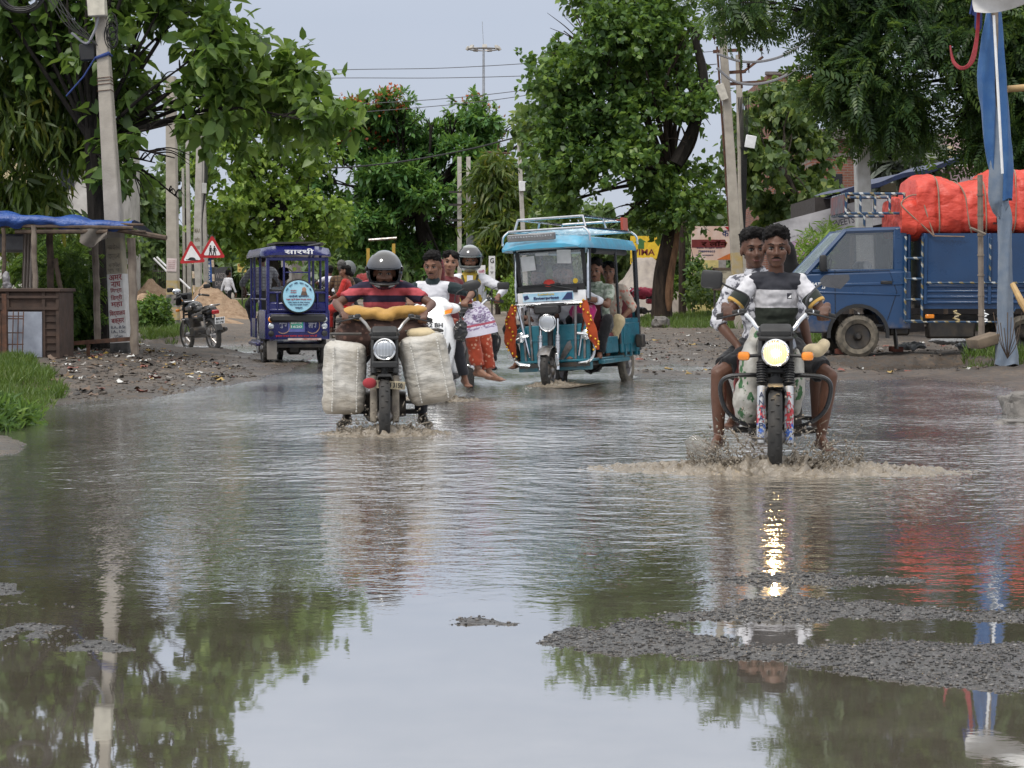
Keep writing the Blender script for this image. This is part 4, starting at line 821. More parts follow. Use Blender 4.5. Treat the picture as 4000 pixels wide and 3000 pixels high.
# ================================================================== road signs and boards
SR = mat('sign_red', (.45, .02, .025), .4); SW = mat('sign_white', (.75, .75, .76), .4, c2=(.66, .66, .66)); PB = mat('black_band', (.03, .03, .03), .6); PW = mat('cream_band', (.6, .53, .42), .7)
_bt = NT('banded_post'); _z = _bt.sep(_bt.obj())[2]; _bt.set_b(Roughness=.65, Base_Color=_bt.mix(_bt.math('GREATER_THAN', _bt.math('FRACT', _bt.math('MULTIPLY', _z, 2.2)), .5), (.03, .03, .03), _bt.mix(_bt.mr(_bt.noise(_bt.obj(), 9, 4), .4, .6), (.6, .53, .42), (.4, .3, .2)))); BANDED = _bt.m
def tri(c, R, rr, y0, y1, rot):
    b = MB(); pts = []
    for k in range(3):
        a = PI / 2 + k * 2 * PI / 3 + rot; cc = Vector((R * math.cos(a), 0, R * math.sin(a)))
        for j in range(5): q = a + (j - 2) * PI / 6; pts.append((cc.x + rr * math.cos(q), cc.z + rr * math.sin(q)))
    return b.prism(pts, y0, y1, 'y')
def road_sign(label, c_uv, foot_uv, d, R, rot, pic):
    a = P(*foot_uv, d); t = thing('road_sign', label, 'road sign', a); c = P(*c_uv, d) - a
    def put(mb, n, m):
        o = mb.build(n, m, t, 30)
        for vtx in o.data.vertices: vtx.co = vtx.co + c
        return o
    put(tri(None, R, .05, -.012, 0, rot), 'plate', SR); put(tri(None, R * .66, .035, -.016, -.0125, rot), 'face', SW); put(pic, 'symbol', MT['blackpaint'])
    b = MB(); b.tube([Vector((0, .03, -.1)), c + Vector((0, .03, 0))], .042, 8); b.build('post', BANDED, t)
pic = MB(); pic.prism([(-.19, -.13), (.19, -.15), (.19, -.175), (-.19, -.155)], -.02, -.0165, 'y'); pic.prism([(-.13, -.13)] + [(.12 * math.cos(a), -.14 + .075 * math.sin(a)) for a in np.linspace(PI, 0, 12)] + [(.13, -.145)], -.021, -.0167, 'y')
road_sign('red triangle sign with a black speed bump', (750, 997), (764, 1225), 66, .40, .06, pic)
pic = MB()
for x, h in ((-.055, 1.0), (.075, .86)):
    pic.prism([(x + .028 * math.cos(a) * h, .13 * h + .03 * math.sin(a)) for a in np.linspace(0, 6.28, 10)[:-1]], -.02, -.0165, 'y'); z0 = -.17
    pic.prism([(x - .035, .09 * h), (x + .035, .09 * h), (x + .04, -.03), (x - .04, -.03)], -.0203, -.0168, 'y'); pic.prism([(x - .03, -.03), (x + .005, -.03), (x - .025, z0), (x - .06, z0)], -.0206, -.0169, 'y'); pic.prism([(x, -.03), (x + .035, -.03), (x + .06, z0), (x + .03, z0)], -.0207, -.0171, 'y'); pic.prism([(x + .03, .08), (x + .045, .06), (x + .09, -.03), (x + .07, -.035)], -.0208, -.0172, 'y')
road_sign('red triangle sign with two walking schoolchildren', (829, 977), (838, 1235), 66.5, .40, 0, pic)
def board(name, label, cat, px, d, m, txts=(), thick=.03, legs=None, rot=0, frame_m=None, extra=None):
    """a flat board given by its pixel rectangle; txts = (string, u, v, h_px, w_px, material)"""
    u0, v0, u1, v1 = px; c = P((u0 + u1) / 2, (v0 + v1) / 2, d); s = S(d); foot = onground((u0 + u1) / 2, d); t = thing(name, label, cat, foot); o = Vector(foot); R = rotm(0, rot, 0)
    b = MB(); b.box(c - o, ((u1 - u0) / s, thick, (v1 - v0) / s), R); b.build('panel', m, t)
    if frame_m:
        b = MB(); w, h = (u1 - u0) / s / 2, (v1 - v0) / s / 2
        for q, sz in [((0, h), (2 * w + .06, .06)), ((0, -h), (2 * w + .06, .06)), ((w, 0), (.06, 2 * h)), ((-w, 0), (.06, 2 * h))]: b.box(c - o + R @ Vector((q[0], -.01, q[1])), (sz[0], thick + .02, sz[1]), R)
        b.build('frame', frame_m, t)
    for q in txts:
        st_, u, v, hp, wp, mm = q[:6]; text(st_, t, mm, P(u, v, d) - o + Vector((0, -thick / 2 - .006, 0)), wp / s if wp else None, hp / s, R, bold=.02)
    if extra: extra(t, o, d, -thick / 2 - .004)
    for u in (legs or [(u0 + u1) / 2]): b = MB(); p1 = P(u, v1 - 4, d) - o + Vector((0, thick / 2 + .03, 0)); b.tube([Vector((p1.x, p1.y, -.1)), p1], .03, 6); b.build('post', MT['darkmetal'], t)
    return t
NAVY = mat('navy_print', (.02, .035, .12), .6); ORNG = mat('orange_print', (.6, .16, .03), .6); MAR = mat('maroon_print', (.16, .02, .02), .6); YEL = mat('yellow_print', (.75, .5, .03), .55); GRN = mat('green_print', (.05, .16, .04), .6); PNK = mat('pink_print', (.5, .08, .2), .6)
def shapes(lst):
    def f(t, o, d, y):
        for nm, m, poly in lst:
            b = MB(); V = [P(u, v, d) - o for u, v in poly]; b.prism([(q.x, q.z) for q in V], y - .004, y, 'y'); b.build(nm, m, t)
    return f
board('advert_board', 'white printed board above the blue wisdom board', 'board', (789, 909, 842, 1003), 76, SW, [('सर्व', 815, 930, 12, 40, NAVY), ('शिक्षा', 812, 957, 9, 40, NAVY), ('5', 799, 976, 16, 8, ORNG)], extra=shapes([('print', ORNG, [(790, 920), (797, 911), (808, 922)])]))
board('advert_board', 'narrow blue vertical board reading WISDOM', 'board', (803, 1008, 829, 1102), 75.5, mat('board_blue', (.03, .12, .42), .5), [(c, 816, 1024 + 15 * i, 11, 10, MT['whiteink']) for i, c in enumerate('WISDOM')])
board('school_board', 'dark grey board with faded words WISDOM SCHOOL', 'board', (838, 1043, 905, 1135), 84, mat('slate_board', (.06, .06, .068), .7), [('WISDOM', 873, 1077, 22, 62, mat('chalk_grey', (.24, .22, .22), .8)), ('SCHOOL', 862, 1108, 20, 56, mat('chalk_grey_worn', (.24, .22, .22), .8))], legs=[845, 900])
board('shop_sign', 'small yellow sign with dark Hindi letters above the blue rickshaw cyclist', 'sign', (928, 1030, 962, 1063), 88, mat('cream_yellow', (.6, .45, .12), .6), [('पा', 938, 1038, 12, 16, MAR), ('र है', 944, 1054, 10, 24, MAR)])
board('hotel_sign', 'orange yellow hall sign with a green house emblem', 'sign', (2462, 922, 2578, 1032), 84, YEL, [('VIMA', 2514, 985, 24, 88, MAR), ('UTSAV VATIKA', 2516, 1017, 18, 104, MT['blackpaint'])], legs=[2470, 2570], extra=shapes([('emblem', GRN, [(2478, 948), (2500, 930), (2524, 945), (2516, 946), (2516, 972), (2492, 972), (2492, 946)])]))
BANN = mat('banner_cream', (.66, .55, .5), .6, c2=(.55, .33, .24), sc=1.3)
board('lawn_banner', 'red and cream wedding lawn banner with yellow Hindi words', 'banner', (2700, 884, 2862, 1016), 77, BANN, [('का', 2838, 912, 24, 36, NAVY), ('र लॉन', 2790, 951, 24, 100, YEL), ('798999503', 2760, 982, 8, 66, NAVY), ('बहार गार्डन लॉन', 2770, 969, 6, 100, NAVY), ('मो. बक्सर', 2752, 997, 7, 70, NAVY)], legs=[2706, 2856],
      extra=shapes([('print', MAR, [(2702, 936), (2832, 936), (2840, 951), (2832, 967), (2702, 967)]), ('print', SR, [(2830, 886), (2861, 886), (2861, 905), (2845, 900)]), ('print', ORNG, [(2800, 1014), (2861, 985), (2861, 1014)])]))
board('wooden_board', 'small cream chalk board leaning by the crossarm pole', 'board', (2787, 1050, 2862, 1130), 55, mat('cream_board', (.38, .34, .25), .8, c2=(.27, .24, .18), sc=5), [('Admission', 2815, 1062, 8, 46, FADE), ('HEART', 2812, 1092, 12, 40, FADE), ('CLASS', 2810, 1107, 13, 42, FADE), ('बक्सर', 2812, 1121, 8, 36, FADE)], frame_m=MT['wood'], legs=[2792, 2856])
board('street_sign', 'narrow white standing sign with a black letter G', 'sign', (1909, 1000, 1934, 1092), 70, SW, [('G', 1922, 1018, 20, 15, MT['blackpaint']), ('31', 1921, 1045, 9, 9, mat('pale_print', (.5, .45, .5), .6))], extra=shapes([('print', mat('grey_print', (.3, .3, .3), .6), [(1914, 1060), (1929, 1060), (1921, 1072)])]))
board('poster', 'white and pink poster board beyond the helmeted rider', 'poster', (1864, 1036, 1896, 1110), 78, SW, [('नारी', 1881, 1060, 14, 24, PNK), ('केयर', 1881, 1082, 12, 24, PNK)])
# ================================================================== buildings
def brickmat():
    t = NT('brickwork'); v = t.obj(); br = t.n('TexBrick', {'offset': .5}, Vector=t.n('Mapping', None, Vector=v, Rotation=(PI / 2, 0, 0)).outputs[0], Scale=1.0, Color1=(.28, .09, .05, 1), Color2=(.20, .07, .045, 1), Mortar=(.22, .19, .17, 1))
    br.inputs['Brick Width'].default_value = .24; br.inputs['Row Height'].default_value = .085; br.inputs['Mortar Size'].default_value = .012
    col = t.mix(t.mr(t.noise(v, 1.1, 5), .4, .65, 0, .55), br.outputs[0], (.10, .065, .05)); t.set_b(Base_Color=col, Roughness=.9); t.bump(br.outputs['Fac'], -.5, .02); return t.m
BRK = brickmat(); SLAB = mat('stained_concrete', (.17, .15, .14), .85, c2=(.09, .08, .075), sc=3)
def building(name, label, px, d, depth, m, parts=()):
    u0, v0, u1, v1 = px; s = S(d); a = onground((u0 + u1) / 2, d); t = thing(name, label, 'building', a); o = Vector(a); w = (u1 - u0) / s; top = P(0, v0, d).z - a.z
    b = MB(); b.box((0, depth / 2, top / 2 - .1), (w, depth, top + .2)); b.build('walls', m, t)
    for nm, mm, (a0, b0, a1, b1), th, off in parts:
        p0, p1 = P(a0, b1, d) - o, P(a1, b0, d) - o; b = MB(); b.box(((p0.x + p1.x) / 2, -off + th / 2, (p0.z + p1.z) / 2), (p1.x - p0.x, th, p1.z - p0.z)); b.build(nm, mm, t)
    return t
DARK = mat('dark_opening', (.015, .016, .018), .3); 
building('brick_house', 'unplastered red brick house with a grey concrete roof band', (3165, 512, 3560, 1150), 68, 8, BRK, [('roof_slab', SLAB, (3155, 506, 3570, 545), .5, .25), ('lintel', SLAB, (3160, 598, 3565, 612), .2, .06), ('window', DARK, (3230, 680, 3290, 760), .1, .03)])
building('brick_tower', 'taller brick building behind the cables with a small water tank', (2992, 290, 3165, 1150), 84, 8, BRK, [('parapet', SLAB, (2990, 280, 3120, 292), .3, .1), ('water_tank', MT['plastic'], (3076, 258, 3094, 282), .5, .0), ('window', DARK, (3060, 480, 3110, 580), .1, .04), ('window', mat('white_shutter', (.6, .6, .6), .6), (3120, 580, 3150, 690), .1, .05)])
building('painted_house', 'pink and cream house with a blue door behind the neem', (3560, 520, 3830, 1150), 74, 8, mat('pink_plaster', (.50, .36, .38), .8, c2=(.42, .3, .32)), [('balcony', mat('cream_plaster', (.6, .5, .3), .7), (3680, 570, 3725, 625), .3, .1), ('door', mat('blue_door', (.04, .14, .4), .5), (3680, 570, 3694, 610), .35, .13), ('window', DARK, (3600, 560, 3640, 630), .1, .05), ('railing', SW, (3640, 622, 3770, 650), .1, .3)])
WP = mat('weathered_white_plaster', (.55, .53, .50), .85, c2=(.36, .34, .32), sc=2)
building('white_house', 'weathered pale house behind the weeping tree', (-260, 430, 375, 1150), 66, 8, WP, [('floor_slab', SLAB, (-270, 600, 380, 615), .4, .15), ('window', DARK, (225, 470, 285, 560), .1, .03), ('window', DARK, (310, 480, 350, 560), .1, .03), ('window', DARK, (230, 650, 290, 740), .1, .03), ('sunshade', SLAB, (215, 636, 300, 648), .5, .3), ('awning', SW, (225, 598, 340, 640), .25, .18), ('signboard', mat('cream_sign', (.6, .5, .3), .6), (-10, 640, 110, 760), .15, .12)])
building('shop_house', 'grey shuttered roadside building behind the light green tree', (1100, 880, 1330, 1130), 150, 8, mat('grey_plaster', (.3, .29, .28), .85), [('shutter', SLAB, (1140, 960, 1200, 1110), .1, .03), ('shutter', SLAB, (1230, 960, 1290, 1110), .1, .03)])
building('lawn_wall', 'pale yellow wall below the wedding lawn banner', (2700, 1000, 2815, 1100), 79, .3, mat('yellow_plaster', (.6, .52, .22), .8), [('pillar', mat('grey_pillar', (.32, .31, .3), .8), (2806, 985, 2835, 1100), .5, .1)])
# sweet shop with sloping roof and banner
sh = building('sweet_shop', 'dark open fronted sweet shop behind the truck with pink side wall', (3180, 770, 4180, 1280), 46, 4, mat('shop_interior', (.05, .042, .04), .8), [('window', mat('window_cream', (.5, .45, .3), .6), (3440, 715, 3500, 748), .1, .02), ('side_wall', mat('pink_wall', (.56, .38, .55), .8), (3020, 925, 3195, 1020), .2, .05), ('counter', mat('dark_red_counter', (.10, .05, .045), .7), (3040, 1012, 3200, 1090), .5, .5)])  # shop window is a flat panel of plain cream colour
o = sh.location; rf = lambda a, c: (P(3285 + 910 * a, 748 - 250 * a, 43.5) - Vector(o)) + Vector((0, 4 * c, .08 * c + .03 * math.sin(a * 30)))
b = MB(); b.sheet(rf, 30, 4); b.sheet(lambda a, c: rf(a, c) - Vector((0, 0, .10 + .02 * math.sin(a * 50))), 30, 4); b.sheet(lambda a, c: rf(a, 0) - Vector((0, 0, .1 * c)), 30, 1); b.build('roof', mat('blue_black_sheet', (.03, .045, .12), .5, c2=(.02, .025, .05)), sh)
for u, v in ((3330, 745), (3520, 690), (3700, 640), (3960, 560)): b = MB(); p_ = P(u, v, 43.7) - Vector(o); b.tube([Vector((p_.x, p_.y, 0)), p_], .05, 6); b.build('roof_post', MT['wood'], sh)
BF = cloth('banner_flex', (.42, .41, .43), (.34, .33, .35), .6)
TL, TR, BL, BR = P(3020, 872, 43), P(3480, 752, 43), P(3060, 950, 43), P(3480, 868, 43)
bn = thing('shop_banner', 'grey cloth banner reading PUJA SWEET stretched before the shop', 'banner', BL); ban = lambda a, c: (TL.lerp(TR, a)).lerp(BL.lerp(BR, a), c) - BL + Vector((0, .05 * math.sin(a * 9 + c * 3), 0))
MB().sheet(ban, 24, 6).build('cloth', BF, bn)
tm = mat('grey_letters', (.07, .065, .08), .7); RB = rotm(0, -.24, 0)
text('PUJA', bn, tm, P(3291, 832, 42.86) - BL, 76 / S(42.9), 26 / S(42.9), RB, bold=.02); text('SWEETS', bn, tm, P(3290, 868, 42.86) - BL, 96 / S(42.9), 26 / S(42.9), RB, bold=.02); text('बक्सर के लिए', bn, tm, P(3110, 922, 42.86) - BL, 70 / S(42.9), 12 / S(42.9), RB)
# ================================================================== right foreground pole wrapped in blue cloth
BC = cloth('faded_blue_cloth', (.035, .105, .27), (.06, .14, .29), .8); GC = cloth('grey_blue_cloth', (.13, .17, .23), (.19, .22, .26), .85)
bp = thing('wrapped_pole', 'bamboo pole wrapped in faded blue cloth at the right edge', 'pole', P(3936, 1419, 26.8)); o = Vector(bp.location); s_ = S(26.8)
b = MB(); b.tube([P(3936, 1440, 26.8) - o, P(3888, -80, 26.8) - o], .06, 8); b.build('pole', MT['bamboo'], bp)
def wrap(cpts, wpts, m, name, n=20, seed=0, ph=0):
    rings = []; cs = spline([Vector((u, v, 0)) for u, v in cpts], 6); k = len(cs)
    for i, q in enumerate(cs):
        f = i / (k - 1) * (len(wpts) - 1); j = min(int(f), len(wpts) - 2); w = (wpts[j] + (wpts[j + 1] - wpts[j]) * (f - j)) / s_ / 2; c = P(q.x, q.y, 26.8) - o
        rings.append([c + Vector((w * math.cos(a) * (1 + .10 * math.sin(a * 5 + i * .35 + seed)), (w * .75 + .03) * math.sin(a) * (1 + .22 * math.sin(a * 4 + i * .25 + ph + seed)), .02 * math.sin(a * 3 + i))) for a in np.linspace(0, 2 * PI, n + 1)[:-1]])
    return MB().loft(rings).build(name, m, bp, 70)
wrap([(3862, 45), (3858, 150), (3852, 300), (3862, 420), (3868, 560), (3880, 700)], [16, 50, 66, 60, 50, 14], BC, 'blue_cloth', seed=1)
wrap([(3900, 40), (3905, 200), (3912, 350), (3918, 520), (3922, 660), (3925, 780)], [20, 34, 44, 56, 70, 60], BC, 'blue_cloth', seed=2)
wrap([(3885, 420), (3892, 560), (3898, 700), (3902, 790), (3912, 850)], [20, 50, 76, 74, 30], GC, 'grey_cloth', seed=5)
wrap([(3908, 780), (3925, 850), (3925, 960), (3925, 1100), (3928, 1250), (3932, 1370), (3930, 1425)], [46, 56, 50, 56, 60, 84, 92], GC, 'grey_cloth', seed=3)
b = MB(); b.tube([P(3882, 60, 26.45) - o, P(3916, 678, 26.45) - o], .018, 8); b.build('plastic_pipe', MT['white'], bp)
b = MB()
for k in range(4): b.tube(spline([P(3820 + 2 * k, 40, 26.4) - o, P(3811 + 3 * k, 150, 26.4) - o, P(3788 + 5 * k, 240, 26.3) - o, P(3758, 262 + 3 * k, 26.3) - o, P(3728 - 2 * k, 240 + k, 26.4) - o, P(3712, 190 - 4 * k, 26.5) - o], 6), .012, 6)
b.build('red_rope', mat('red_rope', (.24, .012, .02), .7), bp)
def cnp(a, c): return P(3806 + 260 * a, 46 + 6 * math.sin(a * 3) - 60 * a * a - 90 * c, 26.3) - o + Vector((0, .12 * math.sin(c * 3 + a * 4), 0))
MB().sheet(cnp, 16, 8).build('white_canopy_edge', cloth('white_flex', (.6, .59, .58), (.5, .49, .47)), bp)
b = MB(); b.tube([P(3815, -20, 26.7) - o, P(3802, 60, 26.7) - o, P(3790, 55, 26.7) - o, P(3806, -20, 26.7) - o], .02, 5); b.tube(spline([P(3814, -10, 26.6) - o, P(3822, 60, 26.6) - o, P(3820, 125, 26.6) - o], 4), [.05] * 8 + [.02], 8); b.build('blue_ribbon', mat('deep_blue_cloth', (.02, .04, .16), .8), bp)
b = MB(); q = [P(3834 - 6 * i / 8, 1310 - 627 * i / 8, 27.6) for i in range(9)]; b.tube(q, [.045, .04, .042, .038, .04, .037, .04, .036, .036], 8)
for i in range(1, 8): b.tube([q[i] - Vector((0, 0, .012)), q[i] + Vector((0, 0, .012))], .047, 8)
b.tube([P(3790, 890, 27.5), P(3850, 915, 27.5)], .02, 6); tag(b.build('bamboo_post', MT['bamboo']), 'weathered upright bamboo post in front of the truck bed', 'post')
b = MB(); b.tube([P(3936, 348, 27), P(4080, 336, 27)], [.045, .05], 10); tag(b.build('bamboo_stick', MT['cane']), 'pale bamboo stick poking in from the right edge', 'stick')
b = MB(); b.tube([P(3955, 1110, 26.2), P(3990, 1180, 26.0), P(4060, 1290, 25.8)], [.035, .045, .045], 8); tag(b.build('wooden_prop', MT['cane']), 'pale slanting wooden prop at the right edge beside the wrapped pole', 'prop')
b = MB()
for i in range(9): u = 3900 + i * 9; b.tube(spline([P(3935, 1400, 26.3), P(u, 1320 + 10 * (i % 3), 26.2), P(u + (i - 4) * 5, 1220 + 20 * (i % 4), 26.2)], 4), .006, 4)
tag(b.build('dry_twigs', MT['wood']), 'dry branching twigs at the foot of the wrapped pole', 'twigs')
b = MB(); b.box(P(3848, 1330, 27), (.36, .5, .13), rotm(0, -.28, .1), .02, seg=2); tag(b.build('stone_slab', mat('brown_stone', (.19, .145, .10), .85, c2=(.11, .085, .06), sc=5, bump=.5)), 'tilted brown stone slab beside the wrapped pole', 'slab')
def rock(label, p_, sz, m, seed, name='rock'):
    bm = bmesh.new(); bmesh.ops.create_icosphere(bm, subdivisions=4, radius=1)
    for v in bm.verts:
        c = v.co.copy(); c = Vector([math.copysign(abs(x) ** .6, x) for x in c]) * (1 + .28 * mnoise.noise(c * 1.6 + Vector((seed, 0, 0))) + .08 * mnoise.noise(c * 6 + Vector((seed, 3, 0)))); v.co = Vector((c.x * sz[0], c.y * sz[1], c.z * sz[2]))
    me = bpy.data.meshes.new(name); bm.to_mesh(me); bm.free(); me.materials.append(m); o = link(bpy.data.objects.new(name, me)); o.location = p_; tag(o, label, name); return o
RK = mat('wet_concrete_lump', (.17, .155, .14), .6, c2=(.08, .075, .07), sc=6, bump=.8, bsc=25, bd=.01)
rock('broken concrete lump standing in the water at the right edge', P(3985, 1590, 18.2), (.17, .2, .13), RK, 3); rock('flat broken slab lying in the water below the concrete lump', P(3985, 1652, 17.0), (.2, .15, .028), RK, 5); rock('small stone lying on the verge at the foot of the big trunk', G(2580, 1262, .2) + Vector((0, 0, .02)), (.22, .25, .16), RK, 8)
# ================================================================== litter and mud clods
def scraps(name, patches, cols, n, smin, smax, seed, flat=True):
    r = np.random.default_rng(seed); V = []; F = []; mi = []; k = 0
    for pl_px, cnt in zip(patches, n):
        pl = gp(pl_px); q = np.array(pl); lo, hi = q.min(0), q.max(0); x = r.uniform(lo[0], hi[0], cnt * 4); y = r.uniform(lo[1], hi[1], cnt * 4); m = sdist(x, y, pl) > 0; x, y = x[m][:cnt], y[m][:cnt]; z = ground(x, y); m = z > -.005
        for a, b_, c in zip(x[m], y[m], z[m]):
            s = smin + (smax - smin) * r.random() ** 2; g = 4; th = r.uniform(0, 6.28); asp = r.uniform(.3, .9)
            for i in range(g):
                for j in range(g):
                    px, py = (i / (g - 1) - .5) * s, (j / (g - 1) - .5) * s * asp
                    V.append((a + px * math.cos(th) - py * math.sin(th), b_ + px * math.sin(th) + py * math.cos(th), c + .01 + abs(r.normal()) * s * .16))
            for i in range(g - 1):
                for j in range(g - 1): F.append((k + i * g + j, k + (i + 1) * g + j, k + (i + 1) * g + j + 1, k + i * g + j + 1))
            mi += [r.integers(0, len(cols))] * ((g - 1) ** 2); k += g * g
    return tag(raw(name, np.array(V), np.array(F), cols, mi=np.array(mi)), kind='stuff')
LC = [mat('white_litter', (.6, .6, .58), .6), mat('brown_leaf_litter', (.12, .08, .05), .8), mat('dark_litter', (.05, .04, .035), .8), mat('red_litter', (.22, .08, .06), .7), mat('grey_litter', (.28, .26, .24), .7), mat('ochre_litter', (.35, .24, .08), .7), mat('dark_litter_wet', (.035, .03, .027), .4), mat('brown_rubbish', (.16, .11, .08), .8)]
LEFT = [(150, 1560), (220, 1400), (420, 1380), (620, 1400), (900, 1430), (1000, 1480), (650, 1545), (330, 1570)]; RIGHT = [(2480, 1340), (2900, 1330), (3200, 1380), (3700, 1390), (3900, 1420), (3850, 1470), (3100, 1480), (2500, 1470)]
scraps('litter', [LEFT, RIGHT, [(2450, 1260), (2950, 1240), (2950, 1330), (2450, 1330)], [(230, 1370), (560, 1370), (600, 1420), (240, 1430)]], LC, [420, 380, 140, 130], .03, .14, 11)
scatter_stones('mud_clods', [gp(LEFT), gp(RIGHT), gp([(700, 1330), (1000, 1320), (1300, 1400), (900, 1480)]), gp([(2450, 1260), (2950, 1240), (2950, 1330), (2450, 1330)])], [2000, 1800, 600, 500], .008, .035, -.02, mat('mud_clod', (.10, .08, .062), .6, c2=(.045, .038, .033), sc=5, bump=.6), 7)
BRICKM = mat('loose_brick', (.22, .07, .045), .8, c2=(.15, .055, .04), sc=8)
for lb, u, v in (('loose red brick nearest the truck front wheel', 3288, 1408), ('loose red brick lying alone in the mud by the right water edge', 3562, 1422), ('loose red brick half sunk in mud below the truck step', 3500, 1404)):
    q = G(u, v, .09); q.z = GZ(q.x, q.y) + .04; b = MB(); b.box((0, 0, 0), (.2, .1, .08), None, .008); o = b.build('brick', BRICKM); o.location = q; o.rotation_euler = (0, .08, .2 * (u % 3)); tag(o, lb, 'brick')
def bag(label, u, v, d, sz, m, seed):
    c = P(u, v, d); b = MB(); b.ell((0, 0, 0), sz, None, 16); o = remesh(b, 'plastic_bag', m, None, .02, 1, fold=.05, fscale=11, seed=seed); o.location = c; tag(o, label, 'bag')
PLY = mat('white_polythene', (.62, .62, .62), .35, bump=.4)
bag('crumpled clear white bag at the foot of the lettered pole', 487, 1408, 30.4, (.08, .08, .06), PLY, 1); bag('torn white polythene lying under the truck by its front wheel', 3560, 1352, 30.5, (.22, .2, .04), PLY, 2); bag('long white polythene sheet under the truck bed', 3700, 1332, 31.5, (.3, .2, .035), PLY, 3); bag('white polythene scrap under the truck tank', 3770, 1352, 30.4, (.14, .15, .06), PLY, 4); bag('yellow packet beside the foot of the lettered pole', 415, 1396, 30.6, (.12, .1, .06), mat('yellow_packet', (.5, .33, .05), .4), 5); bag('pale green bag left of the lettered pole foot', 365, 1385, 31, (.1, .1, .04), mat('green_polythene', (.3, .45, .4), .35), 6)
# ================================================================== vehicles: every one is built facing -y, wheels on z = 0
def wheel(parent, c, R, w, rim=.62, spokes=18, rm='steel', tm='rubber', name='wheel', solid=False, hub=.05):
    b = MB(); rr = R * rim if R * rim > .1 else R * .6
    b.lathe([(rr, -w * .32), (rr + .012, -w * .38), (rr + .014, w * .38), (rr, w * .32), (rr - .012, w * .2), (rr - .012, -w * .2)], c, (1, 0, 0), 30, closed=True)
    b.lathe([(hub * .5, -w * .75), (hub, -w * .5), (hub, w * .5), (hub * .5, w * .75)], c, (1, 0, 0), 14)
    if solid: b.lathe([(.02, -w * .1), (rr * .45, -w * .18), (rr * .8, -w * .05), (rr, -w * .25), (rr, w * .2), (.02, w * .05)], c, (1, 0, 0), 24)
    else:
        for i in range(spokes):
            a = 2 * PI * i / spokes; a2 = a + (.25 if i % 2 else -.25); sx = (1 if i % 2 else -1) * w * .4; c_ = Vector(c)
            b.tube([c_ + Vector((sx, hub * math.cos(a), hub * math.sin(a))), c_ + Vector((0, rr * math.cos(a2), rr * math.sin(a2)))], .003 if spokes > 10 else .014, 4)
    o = b.build(name, MT[rm] if isinstance(rm, str) else rm, parent); b = MB(); h = w / 2
    b.lathe([(rr, -h * .7), (rr + (R - rr) * .5, -h), (R * .965, -h * .72), (R, -h * .3), (R, h * .3), (R * .965, h * .72), (rr + (R - rr) * .5, h), (rr, h * .7)], c, (1, 0, 0), 40, closed=True)
    for i in range(40):
        a = 2 * PI * i / 40; c_ = Vector(c); b.box(c_ + Vector(((h * .38) * (1 if i % 2 else -1), R * .997 * math.cos(a), R * .997 * math.sin(a))), (h * .5, .012, .012), rotm(a, 0, 0))
    b.build('tyre', MT[tm], o); return o
def facing(u, v_contact, d=None): g = G(u, v_contact); return g
def lamp(parent, c, r, lens, ring='chrome', name='headlight', depth=.09, axis=(0, -1, 0), shell='black'):
    b = MB(); b.lathe([(r * .35, -depth), (r * .8, -depth * .6), (r * 1.02, 0), (r * 1.02, .004)], c, axis, 26); o = b.build(name, MT[shell], parent)
    ax = Vector(axis).normalized(); b = MB(); b.lathe([(r * .9, .0), (r * 1.05, -.004), (r * 1.08, .008), (r * .98, .016), (r * .9, .012)], Vector(c), axis, 28, closed=True); b.build('rim', MT[ring], o)
    b = MB(); b.lathe([(r * .93, .004), (r * .8, .016), (r * .5, .024), (.001, .028)], c, axis, 26); b.build('lens', lens, o); return o
def lensmat(name, c, e=0, ec=None):
    t = NT(name); v = t.obj(); w = t.n('TexWave', {'bands_direction': 'X'}, Vector=v, Scale=28.0, Distortion=.6)
    t.set_b(Base_Color=t.mix(w.outputs[0], c, tuple(x * .45 for x in c)), Roughness=.12, Metallic=.35, Coat_Weight=1.0)
    if e: 
        p_ = t.n('Mapping', None, Vector=v).outputs[0]; t.set_b(Emission_Color=t.mix(w.outputs[0], ec, tuple(x * .6 for x in ec)), Emission_Strength=e)
    t.bump(w.outputs[0], .4, .004); return t.m
LENS = lensmat('clear_headlamp_glass', (.55, .58, .62)); LENS_ON = lensmat('lit_headlamp_glass', (.8, .6, .35), 1.15, (1, .62, .26)); 
def plate(parent, c, w, h, txt, m, ink, R=None, name='number_plate', back=None):
    b = MB(); b.box(c, (w, .008, h), R, .002); o = b.build(name, m, parent); n = len(txt); off = Vector((0, -.0055, 0)); off = (R @ off) if R is not None else off
    for i, s in enumerate(txt):
        q = Vector((0, 0, h * ((n - 1) / 2 - i) / n)); q = R @ q if R is not None else q
        if s: text(s, o, ink, Vector(c) + off + q, w * .82, h / n * .62, R, bold=.025)
    return o
